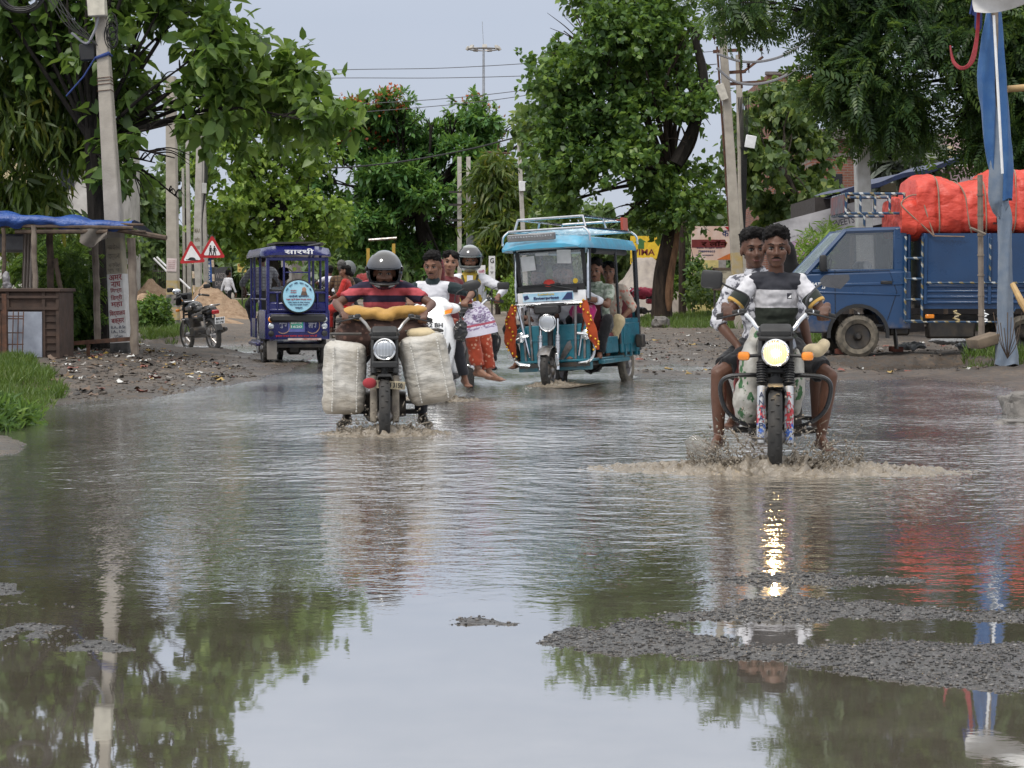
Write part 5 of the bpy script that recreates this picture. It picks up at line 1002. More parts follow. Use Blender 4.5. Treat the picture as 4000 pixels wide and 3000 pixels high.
def moto(t, paint='black', bars=1.0, fork_low='steel', lens=LENS, mirrors=(1, 1), guard=True, ind=True, fender='plastic', tail=True, barm='chrome', boots=True, front=True, rear=True, spoke=22, rm='steel', muddy=False):
    R = .3; fa = Vector((0, -.64, R)); ra = Vector((0, .62, R)); P_ = MT[paint] if isinstance(paint, str) else paint
    wheel(t, fa, R, .085, .74, spoke, rm, 'rubber', 'front_wheel'); wheel(t, ra, R, .1, .72, spoke, rm, 'rubber', 'rear_wheel')
    for s in (-1, 1):
        b = MB(); q0 = fa + Vector((s * .085, 0, 0)); q1 = Vector((s * .085, -.52, .66)); q2 = Vector((s * .085, -.43, .97))
        b.tube([q0 + Vector((0, -.015, -.04)), q0, q0.lerp(q1, .85)], [.026, .03, .028], 10); b.box(q0, (.03, .05, .08), None, .008); lo = b.build('fork_leg', MT[fork_low] if isinstance(fork_low, str) else fork_low, t)
        b = MB()
        if boots:
            for i in range(9): b.tube([q1.lerp(q2, -.1 + i * .05), q1.lerp(q2, -.075 + i * .05)], [.034, .03], 9)
        b.tube([q1.lerp(q2, -.1), q2], .022, 8); b.build('fork_tube', MT['plastic'], lo)
    b = MB(); n = 12; rings = []
    for i in range(n + 1):
        a = R_(72 + 78 * i / n); rr = R + .03; cy, cz = fa.y - rr * math.cos(a), fa.z + rr * math.sin(a); rings.append([(x, cy - (.0 if abs(x) < .04 else -.0) - .0, cz - (.025 if abs(x) > .045 else 0)) for x in (-.062, -.045, -.015, .015, .045, .062)])
    b.loft(rings, False, closed=False); b.loft([[(p[0] * .93, p[1], p[2] - .006) for p in r] for r in rings], False, closed=False); b.build('front_mudguard', MT[fender], t)
    b = MB(); b.box((0, -.45, .70), (.21, .07, .03), None, .01); b.box((0, -.42, .93), (.24, .09, .035), None, .012); b.tube([(0, -.44, .62), (0, -.40, .93)], .03, 10); b.build('fork_yoke', MT['plastic'], t)
    lamp(t, Vector((0, -.565, .815)), .081, lens)
    b = MB(); b.box((0, -.50, .945), (.20, .11, .075), rotm(.5), .025, seg=2); b.box((0, -.535, .905), (.22, .05, .03), None, .012); b.build('instrument_cluster', MT['plastic'], t)
    bh = [(-.35 * bars, -.22, 1.035), (-.22 * bars, -.30, 1.065), (-.155, -.36, 1.02), (-.10, -.40, .955), (0, -.405, .95), (.10, -.40, .955), (.155, -.36, 1.02), (.22 * bars, -.30, 1.065), (.35 * bars, -.22, 1.035)]
    b = MB(); b.tube(spline(bh, 5), .0135, 8); hb = b.build('handlebar', MT[barm], t)
    for s in (-1, 1):
        b = MB(); b.tube([(s * .235 * bars, -.29, 1.063), (s * .365 * bars, -.212, 1.033)], .02, 10); b.build('grip', MT['rubber'], hb)
        b = MB(); b.tube(spline([(s * .2 * bars, -.335, 1.06), (s * .27 * bars, -.345, 1.045), (s * .37 * bars, -.275, 1.02)], 4), .007, 6); b.box((s * .205 * bars, -.315, 1.065), (.05, .05, .045), None, .01); b.build('lever', MT['plastic'], hb)
        if mirrors[0 if s < 0 else 1]:
            b = MB(); b.tube(spline([(s * .2 * bars, -.32, 1.07), (s * .23 * bars, -.34, 1.16), (s * .33, -.34, 1.21)], 4), .006, 6); b.box((s * .385, -.335, 1.215), (.145, .05, .085), rotm(0, 0, s * .15), .024, seg=2); b.build('mirror', MT['plastic'], t)
        if ind:
            b = MB(); b.tube([(s * .08, -.5, .80), (s * .16, -.52, .795)], .012, 6); b.build('indicator_stalk', MT['plastic'], t); b = MB(); b.box((s * .195, -.53, .795), (.075, .06, .055), None, .018, seg=2); b.build('indicator', MT['orange'], t)
    b = MB(); 
    for a, c in (((0, -.42, .86), (0, -.18, .45)), ((0, -.18, .45), (0, .1, .33)), ((0, -.40, .9), (0, .1, .78)), ((.07, .1, .78), (.07, .68, .74)), ((-.07, .1, .78), (-.07, .68, .74)), ((.09, .62, .3), (.09, .1, .36)), ((-.09, .62, .3), (-.09, .1, .36))): b.tube([a, c], .018, 8)
    b.build('frame', MT['darkmetal'], t)
    b = MB(); b.ell((0, -.14, .84), (.135, .26, .12), rotm(.12)); b.ell((0, .02, .79), (.10, .17, .08)); b.ell((0, -.28, .83), (.12, .13, .10)); remesh(b, 'fuel_tank', P_, t, .012, 3)
    b = MB(); b.ell((0, .28, .80), (.125, .22, .055)); b.ell((0, .55, .83), (.12, .22, .05)); b.box((0, .42, .80), (.2, .5, .06), None, .02); remesh(b, 'saddle', MT['seat'], t, .012, 3)
    b = MB(); b.box((0, .30, .66), (.22, .30, .16), None, .04, seg=2); b.box((0, .66, .76), (.17, .28, .10), rotm(.2), .04, seg=2); b.build('side_panel', P_, t)
    b = MB(); b.box((0, -.08, .36), (.24, .34, .2), None, .03); b.lathe([(.1, -.17), (.11, -.1), (.11, .1), (.1, .17)], (0, .04, .36), (1, 0, 0), 16)
    for i in range(8): b.box((0, -.16 - .006 * i, .46 + .022 * i), (.19, .17, .010), rotm(-.25), .002)
    b.box((0, -.18, .54), (.13, .12, .2), rotm(-.25)); b.build('engine', MT['darkmetal'], t)
    b = MB(); b.tube(spline([(-.05, -.27, .48), (-.09, -.33, .36), (-.12, -.2, .26), (-.14, .1, .26), (-.15, .3, .3)], 5), .019, 8); b.tube([(-.15, .28, .3), (-.15, .4, .33), (-.16, .85, .42), (-.16, .9, .425)], [.03, .05, .05, .025], 12); b.build('exhaust', MT['darkmetal'], t)
    for s in (-1, 1):
        b = MB(); a, c = Vector((s * .11, .6, .34)), Vector((s * .11, .5, .72)); b.tube([a, c], .014, 6)
        for i in range(8): b.tube([a.lerp(c, .25 + i * .085), a.lerp(c, .28 + i * .085)], [.03, .03], 10)
        b.build('shock_absorber', MT['steel'], t); b = MB(); b.tube([(s * .08, .02, .30), (s * .23, .02, .30)], .012, 6); b.tube([(s * .15, .02, .30), (s * .27, .02, .30)], .02, 8); b.tube([(s * .1, .42, .36), (s * .24, .44, .35)], .014, 8); b.build('footrest', MT['rubber'], t)
    rings = []
    for i in range(11):
        a = R_(20 + 110 * i / 10); rr = R + .045; rings.append([(x, ra.y + rr * math.cos(a), ra.z + rr * math.sin(a) - (.03 if abs(x) > .06 else 0)) for x in (-.08, -.06, 0, .06, .08)])
    b = MB(); b.loft(rings, False, closed=False); b.build('rear_mudguard', MT['plastic'], t)
    if tail:
        b = MB(); b.box((0, .83, .76), (.14, .06, .08), rotm(-.3), .02, seg=2); b.build('tail_lamp', MT['red'], t)
        b = MB(); b.tube(spline([(-.11, .4, .84), (-.13, .7, .88), (-.08, .86, .9), (.08, .86, .9), (.13, .7, .88), (.11, .4, .84)], 5), .012, 6); b.build('grab_rail', MT['steel'], t)
    if guard:
        b = MB()
        for s in (-1, 1): b.tube(spline([(s * .05, -.30, .66), (s * .16, -.34, .67), (s * .30, -.34, .655), (s * .345, -.33, .59), (s * .31, -.32, .45), (s * .2, -.30, .36), (s * .06, -.26, .34)], 5), .0145, 8)
        b.tube([(-.06, -.27, .35), (.06, -.27, .35)], .014, 6); b.build('crash_guard', MT['black'], t)
def place(name, label, cat, u, v, d, front_off, yaw=None, z=0, group=None, roll=0):
    """put a vehicle so that its front contact shows at pixel u at distance d"""
    x = (u - 2000) / FPX * d; phi = -math.atan2(x, d) if yaw is None else yaw
    f = Vector((math.sin(phi), -math.cos(phi), 0)); c = Vector((x, d, z)) - f * front_off
    t = thing(name, label, cat, c, 0, group, rot=(0, roll, phi)); return t
# --- two young men's motorcycle
M1 = place('motorcycle', 'black motorcycle with lit round headlight splashing through the deepest water', 'motorcycle', 3030, 0, 12.55, .64, z=-.10)
SIL = NT('stickered_silver'); v = SIL.obj(); z = SIL.sep(v)[2]; k = SIL.math('MULTIPLY', SIL.mr(SIL.noise(SIL.scale(v, 60, 60, 26), 1, 1), .5, .53), SIL.math('MULTIPLY', SIL.mr(z, .28, .29), SIL.mr(z, .50, .49)))
SIL.set_b(Base_Color=SIL.mix(k, (.42, .43, .45), SIL.mix(SIL.mr(z, .38, .39), (.05, .12, .4), (.45, .05, .06))), Roughness=.35, Metallic=.3)
moto(M1, 'black', 1.0, SIL.m, LENS_ON, (0, 0), True, True)
for s in (-1, 1):
    for i, ch in enumerate('PATNA' if s < 0 else 'BIHAR'):
        q0 = Vector((s * .085, -.64, .3)).lerp(Vector((s * .085, -.52, .66)), .2 + i * .13); text(ch, M1, NAVY if (s < 0) else SR, q0 + Vector((0, -.034, 0)), .03, .034, rotm(-.3), 'sticker')
b = MB(); b.ell((0, -.593, .815), (.020, .012, .020), None, 12); b.build('bulb', emit('lit_bulb', (1, .70, .34), 170.0), M1)
# mirrors as in the photo: large black left, grey backed right
b = MB(); b.tube(spline([(-.20, -.32, 1.07), (-.17, -.36, 1.16), (-.30, -.37, 1.225), (-.34, -.37, 1.25)], 5), .0065, 6); b.box((-.40, -.37, 1.27), (.135, .05, .115), rotm(0, .08, -.1), .03, seg=2); b.build('mirror', MT['plastic'], M1)
b = MB(); b.tube(spline([(.20, -.32, 1.07), (.19, -.36, 1.14), (.24, -.37, 1.21), (.30, -.37, 1.255)], 5), .0065, 6); b.prism([(.27, 1.265), (.30, 1.295), (.45, 1.30), (.455, 1.27), (.40, 1.21), (.29, 1.225)], -.39, -.345, 'y'); b.build('mirror', mat('grey_mirror_shell', (.06, .06, .065), .3, coat=.5), M1)
b = MB(); b.tube([(-.02, -.42, .55), (.03, -.56, .62)], .008, 5); b.lathe([(.02, -.02), (.05, 0), (.05, .015), (.01, .03)], (0, -.47, .62), (0, -1, 0), 16); b.build('horn', MT['plastic'], M1)
# --- bag laden motorcycle
M2 = place('motorcycle', 'mud stained black motorcycle hung with two bulging sacks', 'motorcycle', 1502, 0, 15.75, .64, z=-.17)
MUDF = mat('muddy_fork', (.22, .19, .15), .8, c2=(.10, .085, .07), sc=12)
moto(M2, 'black', 1.02, MUDF, LENS, (0, 0), False, False, barm='steel', boots=False)
plate(M2, Vector((.045, -.66, .545)), .225, .062, ['KO 04 3150'], mat('dirty_plate', (.42, .36, .24), .7, c2=(.2, .17, .12), sc=14), MT['blackpaint'], rotm(0, .07, 0)); b = MB(); b.ell((-.115, -.665, .56), (.055, .03, .042)); b.build('red_rag', cloth('red_rag', (.35, .04, .05)), M2)
b = MB(); b.box((0, -.6, .70), (.20, .03, .05), None, .008); b.build('lamp_bracket', MT['plastic'], M2)
def sack(name, label, c, sz, R, m, seed, parent_m, top=None):
    b = MB(); b.box((0, 0, 0), (sz[0] * 2, sz[1] * 2, sz[2] * 2), None, min(sz) * .42, seg=3); b.ell((0, 0, -sz[2] * .15), (sz[0] * 1.02, sz[1] * 1.04, sz[2] * .9))
    o = remesh(b, 'sack', m, None, .013, 3, fold=.009, fscale=5, seed=seed); me = o.data
    for v in me.vertices: # creases across the woven plastic, seams
        v.co += v.normal * (.006 * math.sin(v.co.z * 85 + 9 * mnoise.noise(v.co * 6) + v.co.x * 14) * (.35 + .65 * abs(mnoise.noise(v.co * 5))))
    Mx = parent_m.matrix_basis @ Matrix.Translation(c) @ R.to_4x4(); o.matrix_basis = Mx; tag(o, label, 'sack')
    b = MB()
    for sx in (-.52, .62):
        pts = []
        for k in range(24):
            zz = -sz[2] * .9 + sz[2] * 1.8 * k / 23; pts.append(Vector((sx * sz[0] * (1 + .02 * math.sin(k)), -sz[1] * 1.09 - .012 + .04 * abs(zz / sz[2]) ** 3, zz)))
        for q in range(0, 23): b.tube([pts[q], pts[q].lerp(pts[q + 1], .6)], .006, 4)
    b.build('stitching', cloth('sack_thread', (.62, .6, .55)), o); return o
SK = NT('woven_plastic_sack'); v = SK.obj(); z = SK.sep(v)[2]
SK.set_b(Base_Color=SK.mix(SK.mr(SK.math('ADD', z, SK.math('MULTIPLY', SK.noise(v, 4, 4), .25)), -.22, .05, .9, 0), SK.mix(SK.mr(SK.noise(v, 5, 6, .7), .4, .65), (.50, .48, .44), (.33, .30, .25)), (.20, .16, .11)), Roughness=.55); SK.bump(SK.math('ADD', SK.noise(SK.scale(v, 1, 1, 3.2), 6, 5, .6), SK.math('MULTIPLY', SK.noise(v, 60, 2), .1)), .9, .02)
bpy.context.view_layer.update()
sack('sack', 'upright grey white woven sack hanging on the left of the sack motorcycle', Vector((-.315, -.22, .585)), (.165, .24, .285), rotm(0, .03, 0), SK.m, 1, M2)
sack('sack', 'tilted grey white woven sack hanging outward on the right of the sack motorcycle', Vector((.335, -.20, .655)), (.185, .24, .275), rotm(0, -.20, 0), SK.m, 2, M2)
def bundle(name, label, cat, blobs, m, par, fold, seed, vox=.014):
    b = MB()
    for c, r in blobs: b.ell(c, r, None, 14)
    o = remesh(b, name, m, None, vox, 3, fold=fold, fscale=9, seed=seed); o.matrix_basis = par.matrix_basis.copy(); return tag(o, label, cat)
bundle('cloth_bundle', 'yellow cloth bundle tied across the handlebar of the sack motorcycle', 'bundle', [((-.16, -.17, 1.095), (.19, .12, .055)), ((.17, -.17, 1.10), (.19, .12, .055)), ((0, -.2, 1.07), (.1, .09, .045)), ((.02, -.24, 1.06), (.07, .07, .04))], cloth('yellow_cotton', (.48, .28, .085), (.34, .19, .05)), M2, .018, 3)
bundle('wrapped_load', 'brown patterned cloth load on the tank of the sack motorcycle', 'load', [((0, -.14, .93), (.30, .13, .13)), ((-.22, -.13, .92), (.17, .12, .12)), ((.22, -.13, .93), (.17, .12, .12)), ((-.16, -.10, .84), (.15, .12, .10)), ((.16, -.10, .84), (.15, .12, .10))], cloth('brown_print', (.085, .05, .04), (.06, .035, .03), pat='floral', pc=(.16, .09, .07), psc=22), M2, .02, 4)
bundle('flour_bag', 'cream plastic bag standing in the right sack of the sack motorcycle', 'bag', [((.29, -.3, .93), (.12, .1, .05))], cloth('cream_plastic', (.55, .45, .28)), M2, .012, 5)
b = MB(); b.tube([(-.42, -.1, .9), (-.42, -.28, .93), (-.18, -.30, .93)], .012, 6); b.tube([(.16, -.30, .95), (.42, -.28, .965), (.46, -.1, .95)], .012, 6); b.tube([(-.42, -.1, .9), (.46, -.1, .95)], .012, 6); b.build('carrier_frame', MT['darkmetal'], M2)
# goods carried in front of the first rider
SB = NT('printed_sack'); v = SB.obj(); n = SB.noise(SB.scale(v, 1.6, 1.6, 1), 8, 4); n2 = SB.noise(v, 16, 2)
SB.set_b(Base_Color=SB.mix(SB.mr(n, .585, .61), SB.mix(SB.mr(n2, .35, .7), (.48, .47, .43), (.33, .31, .27)), (.03, .11, .035)), Roughness=.5); SB.bump(SB.noise(v, 9, 4), .8, .02)
bundle('goods_sack', 'white printed grain sack wedged beside the front of the lit motorcycle', 'sack', [((-.15, -.14, .70), (.085, .12, .20)), ((-.17, -.13, .50), (.10, .13, .18)), ((-.12, -.10, .88), (.06, .08, .10)), ((.13, -.10, .62), (.06, .10, .22))], SB.m, M1, .008, 6)
bundle('red_cloth', 'red checked cloth tucked beside the sack on the lit motorcycle', 'cloth', [((-.24, -.03, .55), (.03, .10, .22)), ((-.235, -.02, .68), (.035, .09, .12))], cloth('red_check', (.38, .02, .02), (.25, .01, .015), pat='check', pc=(.06, .01, .01), psc=70), M1, .012, 7)
bundle('paper_parcel', 'cream paper parcel held at the right thigh of the lit motorcycle rider', 'parcel', [((.24, -.2, .82), (.07, .06, .045)), ((.30, -.2, .85), (.04, .05, .04))], cloth('cream_paper', (.6, .5, .33)), M1, .01, 8, .01)
# --- white scooter
SCO = place('scooter', 'white scooter with a glaring headlamp carrying two people', 'scooter', 1692, 0, 20.4, .6, yaw=-.10, z=-.08)
def scooter(t):
    WH = MT['white']; fa = Vector((0, -.6, .23)); ra = Vector((0, .6, .23)); wheel(t, fa, .23, .09, .55, 6, 'steel', 'rubber', 'front_wheel'); wheel(t, ra, .23, .1, .55, 6, 'steel', 'rubber', 'rear_wheel')
    b = MB(); rings = []
    for i in range(13): a = R_(10 + 160 * i / 12); rr = .265; rings.append([(x, fa.y - rr * math.cos(a), fa.z + rr * math.sin(a) - (.06 if abs(x) > .06 else 0)) for x in (-.085, -.06, 0, .06, .085)])
    b.loft(rings, False, closed=False); b.build('front_mudguard', WH, t)
    b = MB() # apron: vertical loft of U sections
    prof = [(.30, .10, -.40), (.42, .15, -.46), (.55, .185, -.50), (.68, .20, -.52), (.80, .195, -.50), (.90, .16, -.46), (.95, .12, -.43)]
    b.loft([[(w * math.cos(a), y + .16 - .17 * abs(math.sin(a)) ** .7 + (.0), z) for a in np.linspace(PI, 2 * PI, 15)] + [(w * .9, y + .2, z), (-w * .9, y + .2, z)] for z, w, y in prof]); b.build('apron', WH, t, 50)
    b = MB(); b.prism([(-.03, .55), (-.10, .72), (-.06, .72), (0, .6)], -.52, -.505, 'y'); b.prism([(.10, .42), (.165, .60), (.15, .66), (.11, .52)], -.50, -.47, 'y'); b.build('grille', MT['plastic'], t)
    b = MB(); b.ell((0, -.40, 1.0), (.20, .14, .085), rotm(-.25)); b.ell((0, -.36, 1.06), (.13, .12, .06)); b.ell((-.13, -.34, 1.0), (.12, .09, .06)); b.ell((.13, -.34, 1.0), (.12, .09, .06)); remesh(b, 'head_cowl', WH, t, .012, 3)
    b = MB(); b.prism([(-.085, .98), (.085, .98), (.065, .935), (.03, .915), (-.03, .915), (-.065, .935)], -.545, -.44, 'y'); b.build('headlight', emit('glaring_lamp', (1, .97, .92), 5.0), t)
    for s in (-1, 1):
        b = MB(); b.prism([(s * .105, .98), (s * .185, 1.0), (s * .165, .955), (s * .10, .94)], -.50, -.40, 'y'); b.build('indicator', MT['orange'], t)
        b = MB(); b.tube([(s * .16, -.34, 1.03), (s * .35, -.26, 1.03)], .018, 8); b.tube([(s * .2, -.36, 1.02), (s * .37, -.31, 1.0)], .007, 5); b.build('grip', MT['rubber'], t)
        b = MB(); b.tube(spline([(s * .18, -.32, 1.06), (s * .2, -.34, 1.15), (s * .28, -.34, 1.2)], 4), .007, 6); b.ell((s * .35, -.33, 1.23), (.10, .03, .055), rotm(0, -s * .2, 0)); b.build('mirror', MT['plastic'], t)
    plate(t, Vector((0, -.515, .80)), .21, .14, ['22 BH', '2229C'], MT['white'], MT['blackpaint'])
    b = MB(); b.box((0, -.08, .30), (.34, .6, .05), None, .015); b.build('footboard', MT['plastic'], t)
    b = MB(); b.ell((0, .45, .58), (.20, .48, .20)); b.box((0, .3, .5), (.3, .4, .4), None, .08, seg=2); remesh(b, 'rear_body', WH, t, .02, 3)
    b = MB(); b.ell((0, .2, .78), (.15, .28, .06)); b.ell((0, .6, .81), (.15, .26, .055)); remesh(b, 'saddle', MT['seat'], t, .016, 2)
    b = MB()
    for s in (-1, 1): b.tube(spline([(s * .1, .2, .42), (s * .29, .15, .4), (s * .31, .3, .36), (s * .3, .55, .36), (s * .1, .6, .42)], 4), .014, 6)
    b.build('side_guard', MT['chrome'], t)
scooter(SCO)
# --- motorcycle behind the scooter
M3 = place('motorcycle', 'dark motorcycle following close behind the white scooter', 'motorcycle', 1836, 0, 23.4, .64, z=-.06); moto(M3, 'black', 1.05, 'steel', LENS, (0, 1), True, True)
# --- electric rickshaws
TEAL = mat('teal_paint', (.012, .14, .19), .35, c2=(.01, .10, .14), coat=.3, bump=.02, dirt=(.25, .5)); SKYB = mat('sky_blue_shell', (.05, .30, .46), .4, coat=.2, bump=.03, c2=(.07, .24, .36)); ROYAL = mat('royal_blue_paint', (.008, .010, .105), .3, coat=.4, bump=.02, c2=(.007, .009, .09), dirt=(.25, .5))
def rick_common(t, paint, roofm, under='plastic'):
    wheel(t, (0, -.95, .25), .25, .095, .62, 8, 'steel', 'rubber', 'front_wheel', hub=.06)
    for s in (-1, 1): wheel(t, (s * .43, .80, .25), .25, .10, .62, 8, 'steel', 'mudrubber' if paint is TEAL else 'rubber', 'rear_wheel', solid=True, hub=.06)
    b = MB(); b.box((0, .2, .30), (.86, 1.9, .05)); b.tube([(-.43, .8, .25), (.43, .8, .25)], .03, 8); b.box((0, .8, .25), (.2, .22, .18), None, .04); b.tube([(.1, -.1, .28), (.12, .3, .16), (.2, .5, .25)], .015, 6); b.box((0, -.3, .26), (.3, .5, .08)); b.build('chassis', MT['darkmetal'], t)
    b = MB(); b.box((0, .1, .345), (.94, 1.7, .03), None, .008); b.box((.5, .05, .31), (.08, 1.1, .05), None, .01); b.box((-.5, .05, .31), (.08, 1.1, .05), None, .01); b.build('floor', paint, t)
    rings = []
    for i in range(13):
        f = i / 12; y = -1.02 + 2.38 * f; e = min(f, 1 - f); k = min(1, e / .09) ** .5 if e < .09 else 1.0; hz = 1.70 + .10 * k; wx = .53 * (.9 + .1 * k)
        rings.append([(-wx, y, 1.64), (-wx - .0, y, 1.68), (-wx * .93, y, hz - .035), (-wx * .6, y, hz), (0, y, hz + .015), (wx * .6, y, hz), (wx * .93, y, hz - .035), (wx, y, 1.68), (wx, y, 1.64), (wx * .9, y, 1.655), (0, y, 1.70 if 0 < i < 12 else 1.66), (-wx * .9, y, 1.655)])
    MB().loft(rings).build('roof', roofm, t, 55)
def seat(t, c, sz, m, name='seat'): b = MB(); b.box(c, sz, None, .04, seg=2); return b.build(name, m, t)
# teal one, front view
RT = place('electric_rickshaw', 'teal electric rickshaw full of passengers coming towards us with chrome roof rack', 'rickshaw', 2150, 0, 23.7, .95, yaw=-.33, z=-.07, roll=-.055)
rick_common(RT, TEAL, SKYB)
b = MB(); b.box((0, -.69, .54), (.86, .04, .46), None, .012); b.box((0, -.70, .28), (.9, .06, .10), None, .012); b.box((-.2, -.715, .6), (.36, .02, .02)); b.box((.24, -.715, .6), (.3, .02, .02)); b.build('front_panel', TEAL, RT)
b = MB(); b.prism([(.05, .34), (.09, .44), (.16, .56), (.2, .58), (.22, .5), (.14, .4), (.08, .33)], -.718, -.712, 'y'); b.build('sticker', MT['steel'], RT)
for x in (-.36, -.28, .27, .38): b = MB(); b.box((x, -.72, .62), (.028, .02, .74), rotm(0, .05 if x > 0 else -.03, 0), .004); b.build('chrome_strip', MT['steel'], RT)
for s in (-1, 1):
    b = MB(); b.box((s * .46, .92, .60), (.04, .86, .42), None, .012); b.box((s * .485, .92, .62), (.015, .7, .26), None, .006)
    for k in range(3): b.box((s * .485, .62 + .25 * k, .45), (.02, .05, .2))
    b.box((s * .46, .1, .50), (.03, .5, .2), None, .01); b.build('side_panel', TEAL, RT)
b = MB(); b.box((0, 1.33, .70), (.94, .04, .72), None, .012); b.build('rear_panel', TEAL, RT)
for c, sz in (((0, -.28, .62), (.84, .36, .12)), ((0, .32, .60), (.84, .34, .10)), ((0, 1.06, .62), (.84, .40, .12)), ((0, -.06, .86), (.82, .06, .36)), ((0, 1.27, .92), (.82, .07, .42))): seat(RT, c, sz, mat('maroon_vinyl', (.16, .03, .035), .5))
for s in (-1, 1):
    for pp, rr in (([(s * .47, 1.3, .4), (s * .47, 1.3, 1.66)], .03), ([(s * .47, .45, .5), (s * .47, .42, 1.66)], .018), ([(s * .44, -.66, 1.04), (s * .46, -.62, 1.66)], .02)): b = MB(); b.tube(pp, rr, 10); b.build('roof_post', MT['black'], RT)
    b = MB(); b.tube([(s * .47, -.3, .4), (s * .47, -.3, .95), (s * .47, -.1, 1.0)], .012, 6); b.build('arm_rail', MT['black'], RT)
b = MB()
for z0 in (1.88, 2.02):
    w = .40 if z0 > 1.9 else .46; y0, y1 = (-.62, 1.12) if z0 > 1.9 else (-.80, 1.2); b.tube([(-w, y0, z0), (w, y0, z0), (w, y1, z0), (-w, y1, z0), (-w, y0, z0)], .015, 8)
for x, y in ((-.40, -.62), (.40, -.62), (.40, 1.12), (-.40, 1.12), (-.4, .2), (.4, .2)): b.tube([(x * 1.1, y * 1.05, 1.88), (x, y, 2.02)], .013, 6)
for y in np.linspace(-.6, 1.0, 7): b.tube([(-.46, y, 1.885), (.46, y, 1.885)], .011, 6)
for s in (-1, 1):
    for y in (-.8, 1.2): b.tube(spline([(s * .46, y, 1.88), (s * .52, y * 1.03, 1.82), (s * .535, y * 1.03, 1.72)], 4), .014, 6)
b.build('roof_rack', MT['chrome'], RT)
b = MB(); b.box((.44, 1.0, 1.96), (.03, .22, .18)); b.build('red_cloth', cloth('red_flag', (.4, .08, .05), (.28, .05, .04)), RT)
b = MB(); b.box((-.12, -.99, 1.795), (.58, .05, .08), rotm(.3, 0, 0), .006); lb = b.build('light_bar', mat('light_bar_grey', (.16, .16, .165), .35), RT); b = MB()
for i in range(16): b.ell((-.37 + .033 * i, -1.017, 1.785 + .02), (.01, .006, .012), None, 6)
b.build('led', MT['clearlens'], lb)
# windscreen
b = MB(); 
for c, sz in (((0, -.70, 1.20), (.82, .03, .07)), ((-.40, -.665, 1.42), (.05, .03, .45)), ((.40, -.665, 1.42), (.05, .03, .45)), ((0, -.64, 1.63), (.82, .03, .05))): b.box(c, sz, rotm(.13 if sz[2] > .2 else 0), .008)
ws = b.build('windscreen_frame', MT['plastic'], RT)
gl = NT('windscreen_glass'); gl.set_b(Base_Color=(.58, .60, .63), Roughness=.08, Alpha=.24, Specular_IOR_Level=.7); gl.bump(gl.noise(gl.obj(), 4, 2), .04, .01)  # pale base colour stands in for reflected sky haze, plus dust on the glass
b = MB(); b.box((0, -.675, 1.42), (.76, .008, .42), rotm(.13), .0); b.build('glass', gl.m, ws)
b = MB(); b.tube(spline([(-.44, -.71, 1.06), (-.445, -.70, 1.2), (-.445, -.64, 1.63)], 4), .014, 8); b.tube(spline([(.44, -.71, 1.06), (.445, -.70, 1.2), (.445, -.64, 1.63)], 4), .014, 8); b.build('chrome_edge', MT['chrome'], ws)
b = MB(); b.box((0, -.715, 1.095), (.84, .02, .13), None, .03, seg=2); b.build('white_panel', MT['white'], RT); b = MB(); b.box((-.04, -.73, 1.10), (.62, .004, .095)); b.build('sticker', mat('blue_sticker', (.25, .5, .68), .4, c2=(.5, .65, .75), sc=9), RT)
text('Enterprises', RT, NAVY, Vector((-.06, -.738, 1.085)), .31, .042, None, 'lettering', bold=.03); text('Lakshya', RT, YEL, Vector((-.06, -.738, 1.13)), .2, .026, None, 'lettering', bold=.02)
b = MB(); b.prism([(.13, 1.06), (.26, 1.06), (.26, 1.14), (.2, 1.14)], -.737, -.733, 'y'); b.build('print', NAVY, RT); b = MB(); b.prism([(-.33, 1.07), (-.27, 1.09), (-.29, 1.13), (-.34, 1.12)], -.737, -.733, 'y'); b.build('print', NAVY, RT)
for c, sz, r in (((-.27, -.71, 1.50), (.17, .003, .17), -.05), ((.17, -.70, 1.56), (.17, .003, .16), .06), ((-.10, -.695, 1.60), (.16, .003, .03), 0)): b = MB(); b.box(c, sz, rotm(.13, r, 0)); b.build('paper_notice', mat('notice_paper', (.66, .66, .66), .8), RT)
b = MB(); b.lathe([(.03, 0), (.03, .004)], (.3, -.715, 1.27), (0, -1, 0), 16); b.build('round_sticker', YEL, RT)
b = MB(); b.tube([(-.36, -.735, 1.24), (.12, -.735, 1.245)], .009, 5); b.tube([(.30, -.74, 1.17), (-.1, -.735, 1.25)], .009, 5); b.box((.3, -.735, 1.165), (.05, .03, .06)); b.build('wiper', MT['plastic'], RT); b = MB(); b.ell((-.02, -.725, 1.26), (.07, .02, .045)); b.build('flower', cloth('red_flower', (.45, .05, .04)), RT)
b = MB(); b.tube([(-.44, -.75, 1.02), (-.1, -.77, 1.025), (.44, -.75, 1.02)], .018, 8); b.tube([(-.12, -.76, 1.02), (-.04, -.85, .86)], .012, 6); b.tube([(.12, -.76, 1.02), (.04, -.85, .86)], .012, 6); b.tube([(-.42, -.74, 1.01), (-.3, -.74, .4)], .014, 6); b.tube([(.42, -.74, 1.01), (.3, -.74, .4)], .014, 6)
for s in (-1, 1): b.tube(spline([(s * .30, -.74, .66), (s * .46, -.76, .62), (s * .5, -.76, .46), (s * .44, -.76, .34), (s * .30, -.74, .31)], 5), .018, 8)
b.build('bumper_bar', MT['chrome'], RT)
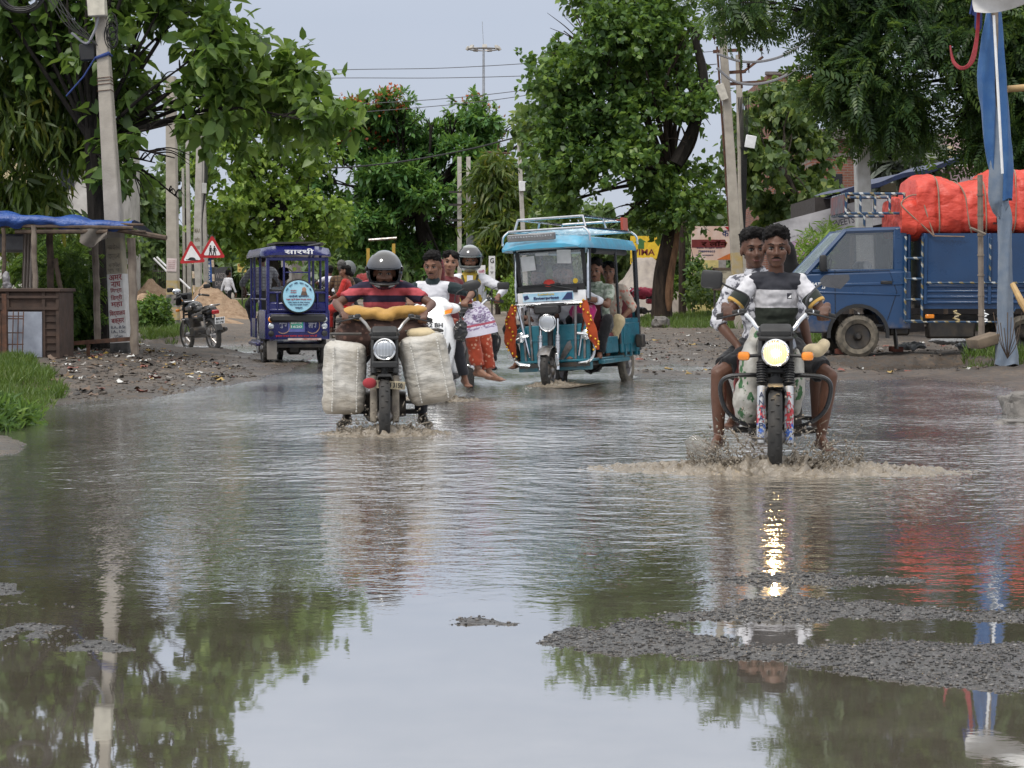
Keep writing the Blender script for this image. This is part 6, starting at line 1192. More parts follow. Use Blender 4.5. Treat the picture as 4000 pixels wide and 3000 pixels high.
for s in (-1, 1):
    b = MB(); q0, q1 = Vector((s * .105, -.96, .25)), Vector((s * .105, -.86, .84)); b.tube([q0, q0.lerp(q1, .55)], .026, 10); b.tube([q0.lerp(q1, .5), q1], .018, 8); b.box(q0 + Vector((0, 0, .12)), (.05, .05, .16), None, .01)
    for k in range(11): b.tube([q0.lerp(q1, .36 + .03 * k), q0.lerp(q1, .375 + .03 * k)], .034, 10)
    b.build('fork_leg', MT['chrome'], RT)
    b = MB(); b.lathe([(.055, -.03), (.06, 0), (.03, .02), (.001, .025)], (s * .40, -.745, .64), (0, -1, 0), 16); b.build('side_lamp', MT['clearlens'], RT); b = MB(); b.box((s * .42, -.72, .66), (.17, .03, .17), None, .01); b.build('lamp_plate', TEAL, RT)
b = MB(); rings = []
for i in range(9): a = R_(40 + 100 * i / 8); rings.append([(x, -.95 - .285 * math.cos(a), .25 + .285 * math.sin(a) - (.02 if abs(x) > .05 else 0)) for x in (-.075, -.05, .05, .075)])
b.loft(rings, False, closed=False); b.build('front_mudguard', MT['steel'], RT)
lamp(RT, Vector((0, -.93, .80)), .10, LENS); b = MB(); b.box((0, -.90, .95), (.3, .14, .1), None, .02); b.box((0, -.88, 1.0), (.4, .12, .03), None, .01); b.tube([(0, -.86, .5), (0, -.8, 1.0)], .035, 8); b.tube([(-.34, -.62, 1.0), (0, -.78, 1.0), (.34, -.62, 1.0)], .015, 6); b.build('steering_head', MT['plastic'], RT)
b = MB(); b.tube([(.42, 1.0, 1.62), (.44, .3, 1.62), (.44, -.4, 1.62)], .04, 8); b.build('rolled_curtain', cloth('black_canvas', (.03, .03, .032)), RT)
b = MB(); b.box((.56, 1.05, .52), (.10, .12, .16), None, .015); b.build('side_box', MT['darkmetal'], RT)
GARL = cloth('orange_scarf', (.33, .055, .014), (.22, .03, .01))
for pts, ws_, lbn in (([(-.45, -.80, 1.02), (-.48, -.82, .85), (-.50, -.82, .62), (-.47, -.80, .42)], (.035, .065, .075, .02), 'l'), ([(.42, -.80, 1.04), (.46, -.83, .85), (.52, -.84, .62), (.56, -.82, .46)], (.03, .05, .06, .015), 'r')):
    sp_ = spline(pts, 5); rings = []
    for i, q in enumerate(sp_): f = i / (len(sp_) - 1) * 3; j = min(int(f), 2); w = ws_[j] + (ws_[j + 1] - ws_[j]) * (f - j); rings.append([q + Vector((w * math.cos(a) * (1 + .2 * math.sin(3 * a + i)), .03 * math.sin(a), 0)) for a in np.linspace(0, 2 * PI, 11)[:-1]])
    sc_o = MB().loft(rings).build('scarf', GARL, RT); b = MB()
    for i, q in enumerate(sp_): b.ell(q + Vector((.05 * (1 if lbn == 'l' else -1) * math.sin(i * .9), -.035, 0)), .014, None, 6)
    b.build('tinsel', mat('gold_tinsel', (.7, .4, .04), .35, .6), sc_o)
# blue one, rear view (faces away)
x0 = (1145 - 2000) / FPX * 31.1; RB_ = thing('electric_rickshaw', 'dark blue electric rickshaw driving away with a round spare wheel cover', 'rickshaw', Vector((x0, 31.1, -.03)) + Vector((-.23, .97, 0)) * .80, rot=(0, 0, PI + .235))
rick_common(RB_, ROYAL, ROYAL)
b = MB(); b.box((0, 1.30, .60), (.92, .05, .40), None, .02, seg=2); b.box((0, 1.29, .88), (.90, .05, .16), None, .02); b.build('rear_panel', ROYAL, RB_)
b = MB(); 
for c, sz in (((0, 1.30, 1.60), (.92, .04, .05)), ((-.44, 1.30, 1.2), (.05, .05, .84)), ((.44, 1.30, 1.2), (.05, .05, .84)), ((-.18, 1.31, 1.3), (.03, .03, .62)), ((.2, 1.31, 1.3), (.03, .03, .62)), ((0, 1.31, 1.10), (.88, .03, .03)), ((0, 1.31, 1.40), (.36, .025, .02)), ((0, 1.31, .84), (.88, .03, .03)), ((-.3, 1.31, .97), (.03, .03, .26)), ((.3, 1.31, .97), (.03, .03, .26))): b.box(c, sz, None, .006)
for s in (-1, 1):
    for y in (.5, -.3, -.75): b.tube([(s * .46, y, .4), (s * .46, y, 1.66)], .02, 8)
    b.tube([(s * .46, 1.3, 1.0), (s * .46, -.75, 1.0)], .015, 6)
b.build('cage_frame', ROYAL, RB_)
b = MB(); b.box((0, 1.27, 1.0), (.86, .03, .30), None, .01); b.box((0, 1.2, .72), (.84, .4, .12), None, .03); b.box((0, .35, .65), (.84, .4, .1), None, .03); b.box((0, .1, .95), (.84, .05, .4), None, .02); b.build('seat', MT['seat'], RB_)
for s in (-1, 1): b = MB(); b.box((s * .47, .9, .62), (.03, .8, .44), None, .01); b.build('side_panel', ROYAL, RB_); b = MB(); b.box((s * .47, -.3, .55), (.02, .5, .3)); b.build('front_side_panel', ROYAL, RB_)
RY = rotm(0, 0, PI)
b = MB(); b.lathe([(.245, -.05), (.26, 0), (.25, .05), (.20, .062)], (.0, 1.39, 1.045), (0, 1, 0), 36); tc_ = b.build('spare_wheel', MT['rubber'], RB_); b = MB(); b.lathe([(.235, .063), (.232, .07), (.001, .074)], (.0, 1.39, 1.045), (0, 1, 0), 40); b.build('wheel_cover', mat('pale_blue_cover', (.28, .56, .70), .5, c2=(.36, .60, .72), sc=4), tc_)
def rtext(s, x, z, w, h, m, par=tc_, y=1.468, R=None, rx=0): return text(s, par, m, Vector((-x, y, z)), w, h, RY @ rotm(0, rx, 0), 'lettering', bold=.02)
for s, x, z, w, h, m in (('अंग्रेजी व्याकरण', 0, 1.045, .30, .04, NAVY), ('कक्षा शुरू से बोलना अब हुआ आसान', 0, 1.0, .38, .03, SR), ('प्रवेश प्रारंभ है शीघ्र नामांकन', .0, .955, .33, .022, NAVY), ('और सारा बाज़ार बक्सर', 0, .92, .28, .022, NAVY), ('बक्सर', 0, .87, .11, .028, NAVY), ('निःशुल्क', -.08, 1.13, .09, .022, SR), ('डेमो क्लास', -.08, 1.10, .09, .02, SR)): rtext(s, x, z, w, h, m)
arcw = 'शिक्षा संस्थान में नामांकन जारी है'.split(); 
for i, s in enumerate(arcw): a = R_(150 - 120 * i / (len(arcw) - 1)); rtext(s, .2 * math.cos(a), 1.045 + .2 * math.sin(a), .06, .024, NAVY, rx=PI / 2 - a)
b = MB(); b.prism([(-.13, 1.06), (-.03, 1.06), (-.045, 1.12), (-.11, 1.12)], 1.464, 1.468, 'y'); b.build('print', mat('brown_print', (.12, .08, .06), .6), tc_); b = MB(); b.ell((-.08, 1.466, 1.145), (.032, .004, .038)); b.build('portrait', mat('portrait_tone', (.42, .24, .17), .6), tc_)
rtext('सारथी', .02, 1.715, .44, .085, MT['whiteink'], RB_, 1.383); plate(RB_, Vector((.02, 1.33, .62)), .20, .11, ['BR44 ER', '1620'], mat('green_plate', (.05, .42, .28), .5), MT['whiteink'], RY)
b = MB(); b.box((.02, 1.328, .60), (.25, .006, .17)); b.build('plate_bracket', mat('plate_blue', (.12, .14, .4), .5), RB_)
rtext('हमारा सफर सबका साथ मंगल मय हो', -.02, .455, .62, .035, SR, RB_, 1.332); rtext('DYNAMIC DLX', .18, .755, .17, .026, MT['whiteink'], RB_, 1.332)
for s in (-1, 1):
    for z, m in ((.70, 'orange' if s > 0 else 'clearlens'), (.60, 'clearlens'), (.49, 'plastic')): b = MB(); b.lathe([(.042, 0), (.044, .018), (.03, .03), (.001, .034)], (s * .40, 1.325, z), (0, 1, 0), 16); b.build('tail_lamp', MT[m], RB_)
    b = MB(); b.tube([(s * .22 + .11 * math.cos(a), 1.328, .61 + .12 * math.sin(a)) for a in np.linspace(.8, 5.4, 16)], .008, 5); b.build('painted_swirl', mat('swirl_paint', (.35, .22, .16), .6), RB_); rtext('शुभ' if s > 0 else 'लाभ', -s * .22, .61, .12, .08, mat('silver_paint', (.42, .42, .5), .5), RB_, 1.33)
b = MB(); b.box((.38, 1.26, .24), (.15, .02, .28), None, .005); b.build('mud_flap', mat('muddy_flap', (.20, .18, .16), .7), RB_); b = MB(); b.box((-.1, 1.34, .405), (.5, .012, .03)); b.build('reflector', mat('worn_reflector', (.5, .42, .38), .5, c2=(.3, .1, .08)), RB_)
b = MB(); b.box((0, .6, 1.845), (.6, 1.2, .03), rotm(0, .02, 0)); b.tube([(-.4, -.3, 1.83), (-.4, 1.1, 1.83)], .03, 6); b.build('roof_mat', MT['darkmetal'], RB_)
# --- blue truck, side on
TRK = thing('pickup_truck', 'dark blue goods truck parked side on with a red tarpaulin over its load', 'truck', Vector((4.97, 30.15, .13)), rot=(0, 0, -PI / 2))
TB = mat('truck_blue', (.009, .045, .125), .32, c2=(.008, .036, .10), coat=.4, bump=.015, sc=2, dirt=(.45, .75)); tw = .74
def ty(u): return (u - 3344) / 271.0
def tz(v): return (1393 - v) / 271.0
for s in (-1, 1):
    wheel(TRK, (s * .66, 0, .31), .31, .19, .6, 12, 'darkmetal', 'mudrubber', 'front_wheel', solid=True, hub=.06); wheel(TRK, (s * .66, 2.40, .31), .31, .19, .6, 12, 'darkmetal', 'mudrubber', 'rear_wheel', solid=True, hub=.06)
def archy(n=12, r=.40, c=(0, .33)): return [(c[0] + r * math.cos(a), c[1] + r * math.sin(a)) for a in np.linspace(PI, 0, n)]
low = [(-.86, .36), (-.90, .55), (-.88, .85), (-.80, 1.16), (-.74, 1.22), (-.4, 1.245), (.50, 1.27), (.74, 1.27), (.74, .44), (.46, .42)] 
poly = [(-.86, .36), (-.91, .55), (-.89, .85), (-.82, 1.12), (-.74, 1.21), (.60, 1.25), (.76, 1.25), (.76, .42), (.44, .42)] + [(p[0], max(p[1], .36)) for p in archy()[::-1]]
b = MB(); b.prism(poly, -tw, tw, 'x'); cab = b.build('cab', TB, TRK, 30); bv = cab.modifiers.new('b', 'BEVEL'); bv.width = .03; bv.segments = 3; bv.limit_method = 'ANGLE'; bv.angle_limit = R_(40)
b = MB(); b.loft([[(-.66, -.18, 1.80), (.66, -.18, 1.80), (.66, .70, 1.83), (-.66, .70, 1.83)], [(-.64, -.10, 1.87), (.64, -.10, 1.87), (.64, .68, 1.89), (-.64, .68, 1.89)]]); b.box((0, .73, 1.55), (1.40, .06, .66), None, .02); o = b.build('roof', TB, TRK, 30)
for s in (-1, 1):
    b = MB(); b.tube([(s * .70, -.74, 1.20), (s * .66, -.17, 1.83)], .045, 6); b.box((s * .69, .60, 1.55), (.06, .20, .64), None, .015); b.tube([(s * .68, -.18, 1.82), (s * .68, .7, 1.85)], .04, 6); b.box((s * .71, -.02, 1.25), (.04, 1.3, .05), None, .01); b.build('window_pillar', TB, TRK)
TG = NT('tinted_window'); TG.set_b(Base_Color=(.2, .22, .24), Roughness=.03, Alpha=.32, Specular_IOR_Level=.9); TG.bump(TG.noise(TG.obj(), 3, 2), .05, .02)
for s in (-1, 1): b = MB(); b.prism([(-.66, 1.26), (-.17, 1.79), (.52, 1.81), (.52, 1.26)], s * .695, s * .70, 'x'); b.build('side_window', TG.m, TRK)
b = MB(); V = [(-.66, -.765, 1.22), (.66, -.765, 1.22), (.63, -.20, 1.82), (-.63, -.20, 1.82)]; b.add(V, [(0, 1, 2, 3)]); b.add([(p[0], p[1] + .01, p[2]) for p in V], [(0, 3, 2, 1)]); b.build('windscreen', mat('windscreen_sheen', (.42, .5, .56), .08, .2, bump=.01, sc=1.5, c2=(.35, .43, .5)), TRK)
b = MB(); b.tube([(.74, -.34, 1.27), (.75, -.33, .6), (.75, -.22, .45)], .004, 4); b.tube([(.745, -.34, 1.235), (.745, .44, 1.26), (.745, .55, .95), (.745, .42, .55)], .004, 4); b.build('door_seam', MT['black'], TRK)
b = MB(); b.box((.735, .05, 1.06), (.03, 1.30, .05), rotm(.02, 0, 0), .012); b.box((.738, -.1, .93), (.022, 1.4, .035), rotm(-.03, 0, 0), .01); b.build('body_crease', TB, TRK); b = MB(); b.box((.75, .40, 1.085), (.02, .17, .05), None, .01); b.build('door_handle', MT['plastic'], TRK)
b = MB(); n = 14; rings = [[(x, r * math.cos(a), .33 + r * math.sin(a)) for x, r in ((tw - .02, .40), (tw + .022, .40), (tw + .022, .45), (tw - .02, .45))] for a in np.linspace(PI + .1, -.1, n)]; b.loft(rings); b.build('wheel_arch', MT['plastic'], TRK)
b = MB(); b.box((.80, -.52, 1.36), (.10, .10, .24), None, .03, seg=2); b.tube([(.74, -.45, 1.25), (.80, -.5, 1.28)], .015, 6); b.build('wing_mirror', MT['plastic'], TRK)
text('SAATHI', TRK, MT['whiteink'], Vector((.748, -.60, 1.065)), .24, .042, rotm(0, 0, PI / 2), 'lettering', bold=.03, shear=.3); text('LE', TRK, MT['whiteink'], Vector((.748, -.50, 1.01)), .06, .03, rotm(0, 0, PI / 2), 'lettering', bold=.03, shear=.3)
b = MB(); b.box((.3, .2, 1.15), (.45, .12, .5), rotm(.15), .05); b.box((-.3, .2, 1.15), (.45, .12, .5), rotm(.15), .05); b.build('seat', mat('pale_seat', (.4, .42, .45), .7), TRK); b = MB(); b.tube([(.3 + .19 * math.cos(a), -.38 + .05 * math.sin(a), 1.28 + .17 * math.sin(a)) for a in np.linspace(0, 6.28, 20)], .016, 6); b.build('steering_wheel', MT['plastic'], TRK)
b = MB(); b.box((0, -.87, .50), (1.36, .12, .22), None, .04, seg=2); b.build('bumper', MT['plastic'], TRK)
for s in (-1, 1): b = MB(); b.box((s * .52, -.885, .82), (.3, .05, .2), None, .03, seg=2); b.build('headlight', MT['clearlens'], TRK)
b = MB(); b.box((0, 2.0, .56), (.8, 4.2, .12)); b.box((.55, 1.36, .42), (.25, .68, .28), None, .03); b.box((.45, .62, .42), (.3, .3, .2), None, .03); b.tube([(.5, 1.0, .45), (.56, 1.4, .55)], .03, 6); b.build('chassis', MT['darkmetal'], TRK); b = MB(); b.box((.60, .56, .30), (.22, .02, .34), rotm(.12)); b.build('mud_flap', MT['plastic'], TRK); b = MB(); b.box((.60, .40, .47), (.2, .44, .03)); b.build('cab_step', MT['plastic'], TRK)
bed = MB(); L0, L1 = .92, 3.75; ym = (L0 + L1) / 2
bed.box((0, ym, .74), (1.5, L1 - L0, .06)); bed.box((.745, ym, 1.28), (.03, L1 - L0, 1.02)); bed.box((-.745, ym, 1.28), (.03, L1 - L0, 1.02)); bed.box((0, L0, 1.28), (1.46, .03, 1.02))
for z in (.80, .88, .96, 1.03): bed.box((.765, ym, z), (.03, L1 - L0 - .04, .04), None, .01)
for y in (L0 + .03, 1.87, 2.85, 3.7): bed.box((.77, y, 1.28), (.035, .06, 1.02), None, .01)
bed.build('cargo_bed', TB, TRK)
_ct = NT('candy_rail'); _v = _ct.obj(); _q = _ct.sep(_v); _f = _ct.math('FRACT', _ct.math('MULTIPLY', _ct.math('ADD', _ct.math('ADD', _q[0], _q[1]), _q[2]), 6.5))
_ct.set_b(Roughness=.5, Base_Color=_ct.mix(_ct.mr(_f, .62, .66), (.012, .045, .10), _ct.mix(_ct.mr(_ct.noise(_v, 9, 3), .42, .58), (.42, .44, .44), (.16, .12, .04)))); CANDY = _ct.m
def cand(name, pts_list, r, parent, n=1): # candy striped rails
    a = MB()
    for p0, p1 in pts_list: a.tube([p0, p1], r, 8)
    return a.build(name, CANDY, parent)
cand('ladder', [((.80, .66, tz(1250)), (.80, .66, tz(920))), ((.80, .90, tz(1250)), (.80, .90, tz(920)))] + [((.80, .66, tz(v)), (.80, .90, tz(v))) for v in (1005, 1085, 1165, 1248)], .018, TRK)
cand('side_rail', [((.80, .95, 1.08), (.80, 3.7, 1.08)), ((.80, 1.87, 1.1), (.80, 1.87, 1.72)), ((.80, 2.85, 1.1), (.80, 2.85, 1.72))], .016, TRK); cand('under_rail', [((.80, .66, .52), (.80, 2.1, .52)), ((.80, 2.1, .52), (.80, 2.25, .72))], .014, TRK)
cand('cab_carrier', [((x, -.17, z), (x, .68, z)) for x in (.62, -.62) for z in (2.08, 2.36)] + [((x, y, 2.08), (x, y, 2.36)) for x in (.62, -.62) for y in (-.17, .04, .25, .46, .67)] + [((-.62, -.17, 2.36), (.62, -.17, 2.36)), ((-.62, -.17, 2.08), (.62, -.17, 2.08)), ((.62, .1, 2.08), (.6, .1, 1.88)), ((.62, .68, 2.08), (.62, .9, 1.9))], .019, TRK)
b = MB(); b.box((.0, -.19, 2.22), (1.2, .02, .26)); b.build('carrier_panel', mat('maroon_grey_panel', (.09, .10, .12), .6, c2=(.22, .05, .04), sc=4), TRK); b = MB(); b.box((.77, 1.02, .60), (.03, .13, .06), None, .01); b.build('side_lamp', MT['orange'], TRK)
for y, m in ((1.40, YB), (1.80, MT['white'])): b = MB(); b.tube([(.80 + .0, y + .05 * math.sin(a * 2), .52 + .16 * a / 6.3) for a in np.linspace(0, 6.3, 12)], .016, 6); b.build('scroll', m, TRK)
# tarpaulin over the load
RTM = NT('red_tarpaulin'); v = RTM.obj(); RTM.set_b(Base_Color=RTM.mix(RTM.mr(RTM.noise(v, 1.7, 6, .65), .35, .7), (.60, .06, .032), (.46, .038, .024)), Roughness=.5); RTM.bump(RTM.math('ADD', RTM.noise(RTM.scale(v, 1, .7, 1.5), 2.6, 4, .5), RTM.math('MULTIPLY', RTM.n('TexVoronoi', {'feature': 'DISTANCE_TO_EDGE'}, Vector=v, Scale=5.0).outputs[0], .35)), .8, .09)
def tprof(y): 
    top = 2.60 + .05 * math.sin(y * 3.1) - .16 * sstep(np.array(.95 - y), 0, .45) * 1.0 + .10 * math.exp(-((y - 2.4) / .5) ** 2) + .04 * math.sin(y * 7)
    if y < .82: top = min(top, 2.30)
    return float(top)
def tring(y, n=72):
    out = []; tp = tprof(y); zb = 1.73 + .03 * math.sin(y * 4); w = .79
    for a in np.linspace(0, 2 * PI, n + 1)[:-1]:
        ca, sa = math.cos(a), math.sin(a); sx = math.copysign(abs(ca) ** .45, ca); sz = math.copysign(abs(sa) ** .45, sa); z = (zb + tp) / 2 + sz * (tp - zb) / 2
        x = sx * w * (1 - .13 * max(0, (z - 2.0) / .6)); q = Vector((x, y, z)); nz = mnoise.noise(Vector((x * 2.2, y * 3.2, z * 3.0))) * .05 + mnoise.noise(Vector((x * 6, y * 7, z * 7))) * .012 + .055 * (.5 - abs(mnoise.noise(Vector((x * 1.6 + 5, y * 3.4, z * 2.6))))) + .03 * (.4 - abs(mnoise.noise(Vector((x * 4, y * 7 + z * 3, z * 4)))))
        for ry in (1.13, 1.50, 1.80, 2.25, 2.95): nz -= .03 * math.exp(-((y - ry - (z - 1.8) * .02) / .045) ** 2)
        out.append(q + Vector((x, 0, z - 2.15)).normalized() * nz)
    return out
tp_ = MB(); ysr = np.linspace(.60, 3.7, 160); rg = [tring(float(y)) for y in ysr]; c0 = Vector((0, .6, 2.0)); rg = [[c0.lerp(q, .55) for q in rg[0]], [c0.lerp(q, .85) + Vector((0, -.0, 0)) for q in rg[0]]] + rg; tp_.loft(rg)
TAR = tp_.build('tarpaulin', RTM.m, None, 80); TAR.matrix_basis = TRK.matrix_basis.copy(); tag(TAR, 'bright red tarpaulin roped over the truck load', 'tarpaulin')
ROPE = cloth('jute_rope', (.28, .19, .14)); b = MB()
for ry, sl_ in ((1.13, -.02), (1.50, -.10), (1.80, -.02), (2.25, .03), (2.95, 0)):
    pts = []
    for k in range(15):
        r_ = tring(ry + sl_ * (k / 14 - .5) * 2)[33:40] if False else None; a = -.95 + k * .19; ca, sa = math.cos(a), math.sin(a); yy = ry + sl_ * (k / 14 - .5) * 3; tpv = tprof(yy); zb = 1.72
        z = (zb + tpv) / 2 + math.copysign(abs(sa) ** .45, sa) * (tpv - zb) / 2; x = math.copysign(abs(ca) ** .45, ca) * .79 * (1 - .13 * max(0, (z - 2.0) / .6)); pts.append(Vector((x + .015, yy, z + (.012 if sa > .5 else 0))))
    b.tube(spline(pts, 3), .011, 6); b.build('rope', ROPE, TAR); b = MB()
b.tube(spline([(.80, 1.05, 1.76), (.80, .9, 1.9), (.80, .68, 2.1), (.76, .60, 2.22), (.70, .74, 2.33), (.74, .88, 2.30), (.80, .98, 2.0), (.81, 1.06, 1.76)], 4), .011, 6); b.tube([(.80, 1.05, 1.75), (.80, 1.5, 1.74)], .01, 6); b.build('rope', ROPE, TAR)
lg = cloth('black_print', (.05, .01, .01)); b = MB(); b.ell((.79, 2.02, 2.02), (.012, .08, .10)); b.box((.795, 2.02, 1.93), (.012, .22, .03)); b.build('print', lg, TAR)
# --- parked motorcycle by the banded pole (seen from rear three-quarter)
PM = thing('motorcycle', 'parked black motorcycle with grey stripes standing by the sand heap', 'motorcycle', onground(788, 39.6) + Vector((0, 0, .02)), rot=(0, .10, PI + .56)); moto(PM, 'black', 1.0, 'steel', LENS, (1, 1), False, True, boots=False, spoke=6)
plate(PM, Vector((0, .99, .60)), .2, .13, ['BR44', '0176'], MT['white'], MT['blackpaint'], RY @ rotm(.25)); b = MB(); b.box((.115, .2, .72), (.02, .5, .05), rotm(.15), .01); b.box((.115, .6, .82), (.02, .36, .04), rotm(.2), .01); b.box((.13, -.15, .83), (.03, .3, .08), rotm(.1), .02); b.build('grey_stripe', MT['steel'], PM)
b = MB(); b.box((0, -.62, 1.0), (.34, .06, .26), rotm(-.4), .03); b.build('fly_screen', MT['black'], PM)
b = MB(); b.ell((.27, -.30, 1.17), (.09, .03, .06)); b.build('mirror_glass', MT['chrome'], PM)
RM = thing('motorcycle', 'red covered motorcycle parked behind the teal rickshaw', 'motorcycle', onground(2505, 66), rot=(0, .1, -1.3)); moto(RM, mat('red_tank', (.35, .03, .05), .4), 1.0, 'steel', LENS, (0, 0), False, False, boots=False, spoke=6)
b = MB(); b.ell((0, .0, .95), (.2, .5, .16)); remesh(b, 'seat_cover', cloth('pink_red_cover', (.45, .06, .10)), RM, .03, 2, fold=.04)
# bicycle of the man in grey
BI = thing('bicycle', 'black bicycle half hidden by the blue rickshaw', 'bicycle', Vector(((1008 - 2000) / FPX * 34.6, 35.1, .0)), rot=(0, 0, PI + .22))
def bicycle(t):
    wheel(t, (0, -.52, .34), .34, .04, .9, 28, 'steel', 'rubber', 'front_wheel', hub=.03); wheel(t, (0, .52, .34), .34, .04, .9, 28, 'steel', 'rubber', 'rear_wheel', hub=.03)
    b = MB()
    for a, c in (((0, -.42, .85), (0, .12, .82)), ((0, -.44, .75), (0, .02, .30)), ((0, .02, .3), (0, .18, .92)), ((.03, .16, .8), (.03, .52, .34)), ((-.03, .16, .8), (-.03, .52, .34)), ((0, .02, .3), (0, .52, .34)), ((0, -.40, .95), (0, -.52, .34))): b.tube([a, c], .015, 7)
    b.build('frame', MT['black'], t); b = MB(); b.tube(spline([(-.28, -.2, 1.02), (-.2, -.36, 1.03), (0, -.40, 1.0), (.2, -.36, 1.03), (.28, -.2, 1.02)], 4), .012, 6); b.build('handlebar', MT['chrome'], t); b = MB(); b.box((0, .2, .95), (.18, .26, .06), None, .025, seg=2); b.build('saddle', MT['seat'], t)
    b = MB(); b.box((0, .55, .76), (.16, .42, .02)); b.tube([(.06, .74, .75), (.04, .54, .36)], .008, 5); b.tube([(-.06, .74, .75), (-.04, .54, .36)], .008, 5); b.build('carrier', MT['darkmetal'], t); b = MB(); rings = [[(x, .52 + .37 * math.cos(a), .34 + .37 * math.sin(a)) for x in (-.03, 0, .03)] for a in np.linspace(-.5, 2.2, 14)]; b.loft(rings, False, closed=False); b.build('mudguard', MT['steel'], t)
    b = MB(); b.box((0, .92, .42), (.05, .02, .16), None, .008); b.build('white_reflector', MT['white'], t)
bicycle(BI)
# far motorcycles in the traffic
F1 = thing('motorcycle', 'far motorcycle of the white shirted rider right of the blue rickshaw', 'motorcycle', onground(1290, 58), rot=(0, 0, PI + .12)); moto(F1, 'black', 1.0, 'steel', LENS, (1, 1), False, False, boots=False, spoke=6)
F2 = thing('motorcycle', 'red motorcycle carrying three people away beside the sack rider', 'motorcycle', Vector(((1352 - 2000) / FPX * 40, 40, .0)), rot=(0, 0, PI + .08)); moto(F2, mat('red_tank_paint', (.25, .02, .02), .4), 1.0, 'steel', LENS, (1, 1), False, False, boots=False, spoke=6)
b = MB(); b.tube([(-.26, .2, .3), (.26, .2, .3)], .014, 6); b.tube([(-.24, .6, .36), (.24, .6, .36)], .014, 6); b.build('foot_bar', MT['steel'], F2)
CART = thing('handcart', 'goods cart with yellow posts and a red load beyond the helmeted rider', 'cart', onground(1490, 72)); o = Vector(CART.location)
b = MB()
for u, v0 in ((1438, 970), (1538, 952)): b.box((P(u, 1075, 72) - o + P(u, v0, 72) - o) / 2, (.11, .09, (1075 - v0) / S(72)))
b.build('post', mat('cart_yellow', (.5, .32, .05), .6), CART); b = MB(); b.tube([P(1440, 938, 72.2) - o, P(1550, 930, 72.2) - o], .05, 6); b.build('top_bar', MT['steel'], CART); b = MB(); b.ell(P(1430, 1105, 72.5) - o, (.45, .5, .35)); b.ell(P(1500, 1115, 72.5) - o, (.4, .5, .3)); remesh(b, 'load', cloth('red_load', (.22, .03, .03)), CART, .05, 2, fold=.06); b = MB(); b.box(P(1490, 1150, 72.5) - o, (1.3, 1.6, .1)); b.build('bed', MT['wood'], CART)
for s in (-1, 1): wheel(CART, (s * .6, .5, .3), .3, .08, .8, 14, 'steel', 'rubber')
# ================================================================== people: one continuous skin each, clothes as children
def skin(name, c): 
    t = NT(name); v = t.obj(); t.set_b(Base_Color=t.mix(t.mr(t.noise(v, 22, 4), .3, .7), c, tuple(x * .8 for x in c)), Roughness=.5, Specular_IOR_Level=.4); t.bump(t.noise(v, 160, 2), .15, .002); return t.m
SKN = [skin('dark_skin', (.115, .052, .032)), skin('brown_skin', (.19, .09, .055)), skin('warm_skin', (.27, .14, .09))]
HAIR = NT('black_hair'); v = HAIR.obj(); HAIR.set_b(Base_Color=(.006, .005, .005), Roughness=.6, Specular_IOR_Level=.15); HAIR.bump(HAIR.noise(v, 130, 3), .9, .01); HAIR = HAIR.m
GREYH = mat('grey_hair', (.10, .095, .09), .7, c2=(.05, .05, .05), sc=60); EYEW = mat('eye_white', (.27, .24, .22), .4, bump=0); IRIS = mat('dark_iris', (.008, .006, .005), .15, bump=0); LIPM = mat('lip', (.13, .045, .04), .5, bump=0)
def ik(a, c, l1, l2, pole):
    a, c = Vector(a), Vector(c); d = c - a; L = min(d.length, (l1 + l2) * .995); d.normalize(); x = (l1 * l1 - l2 * l2 + L * L) / (2 * L); hgt = math.sqrt(max(0, l1 * l1 - x * x)); p = Vector(pole); p = p - d * p.dot(d)
    return a + d * x + p.normalized() * hgt, a + d * L
def hand(mb, w, g, s, mode, R):
    """w wrist, g grip centre; s side; R hand frame: x across knuckles, -y fingers forward, z back of hand"""
    def q(x, y, z): return g + R @ Vector((x, y, z))
    if mode == 'grip':
        mb.ell(q(0, .012, .030), (.042, .045, .018), R, 10); mb.cap(w, q(0, .03, .028), .026, .024)
        for i in range(4):
            x = (i - 1.5) * .0215; k = (1.0, 1.06, 1.0, .84)[i] if s > 0 else (.84, 1.0, 1.06, 1.0)[i]; p = [q(x, -.022, .032), q(x, -.047 * k, .016), q(x, -.045 * k, -.016), q(x, -.018 * k, -.034)]
            for j in range(3): mb.cap(p[j], p[j + 1], .0098 - .0008 * j, .009 - .0008 * j, 7)
        xi = -s * .045; p = [q(xi * .8, .03, .022), q(xi, .018, -.012), q(xi * .8, -.012, -.028)]
        for j in range(2): mb.cap(p[j], p[j + 1], .0115, .010, 7)
    else:
        mb.ell(q(0, -.045, 0), (.040, .050, .016), R, 10); mb.cap(w, q(0, -.02, 0), .024, .023); c = .012 if mode == 'flat' else .03
        for i in range(4):
            x = (i - 1.5) * .020; k = (1.0, 1.08, 1.0, .8)[i] if s > 0 else (.8, 1.0, 1.08, 1.0)[i]; p = [q(x, -.085, 0), q(x * 1.1, -.085 - .036 * k, -c * .5), q(x * 1.15, -.085 - .062 * k, -c * 1.3), q(x * 1.15, -.085 - .076 * k, -c * 2.2)]
            for j in range(3): mb.cap(p[j], p[j + 1], .0095 - .0008 * j, .0088 - .0008 * j, 7)
        xi = -s * .04; p = [q(xi * .7, -.02, -.004), q(xi * 1.35, -.055, -.012), q(xi * 1.3, -.085, -.02)]
        for j in range(2): mb.cap(p[j], p[j + 1], .0115, .0095, 7)
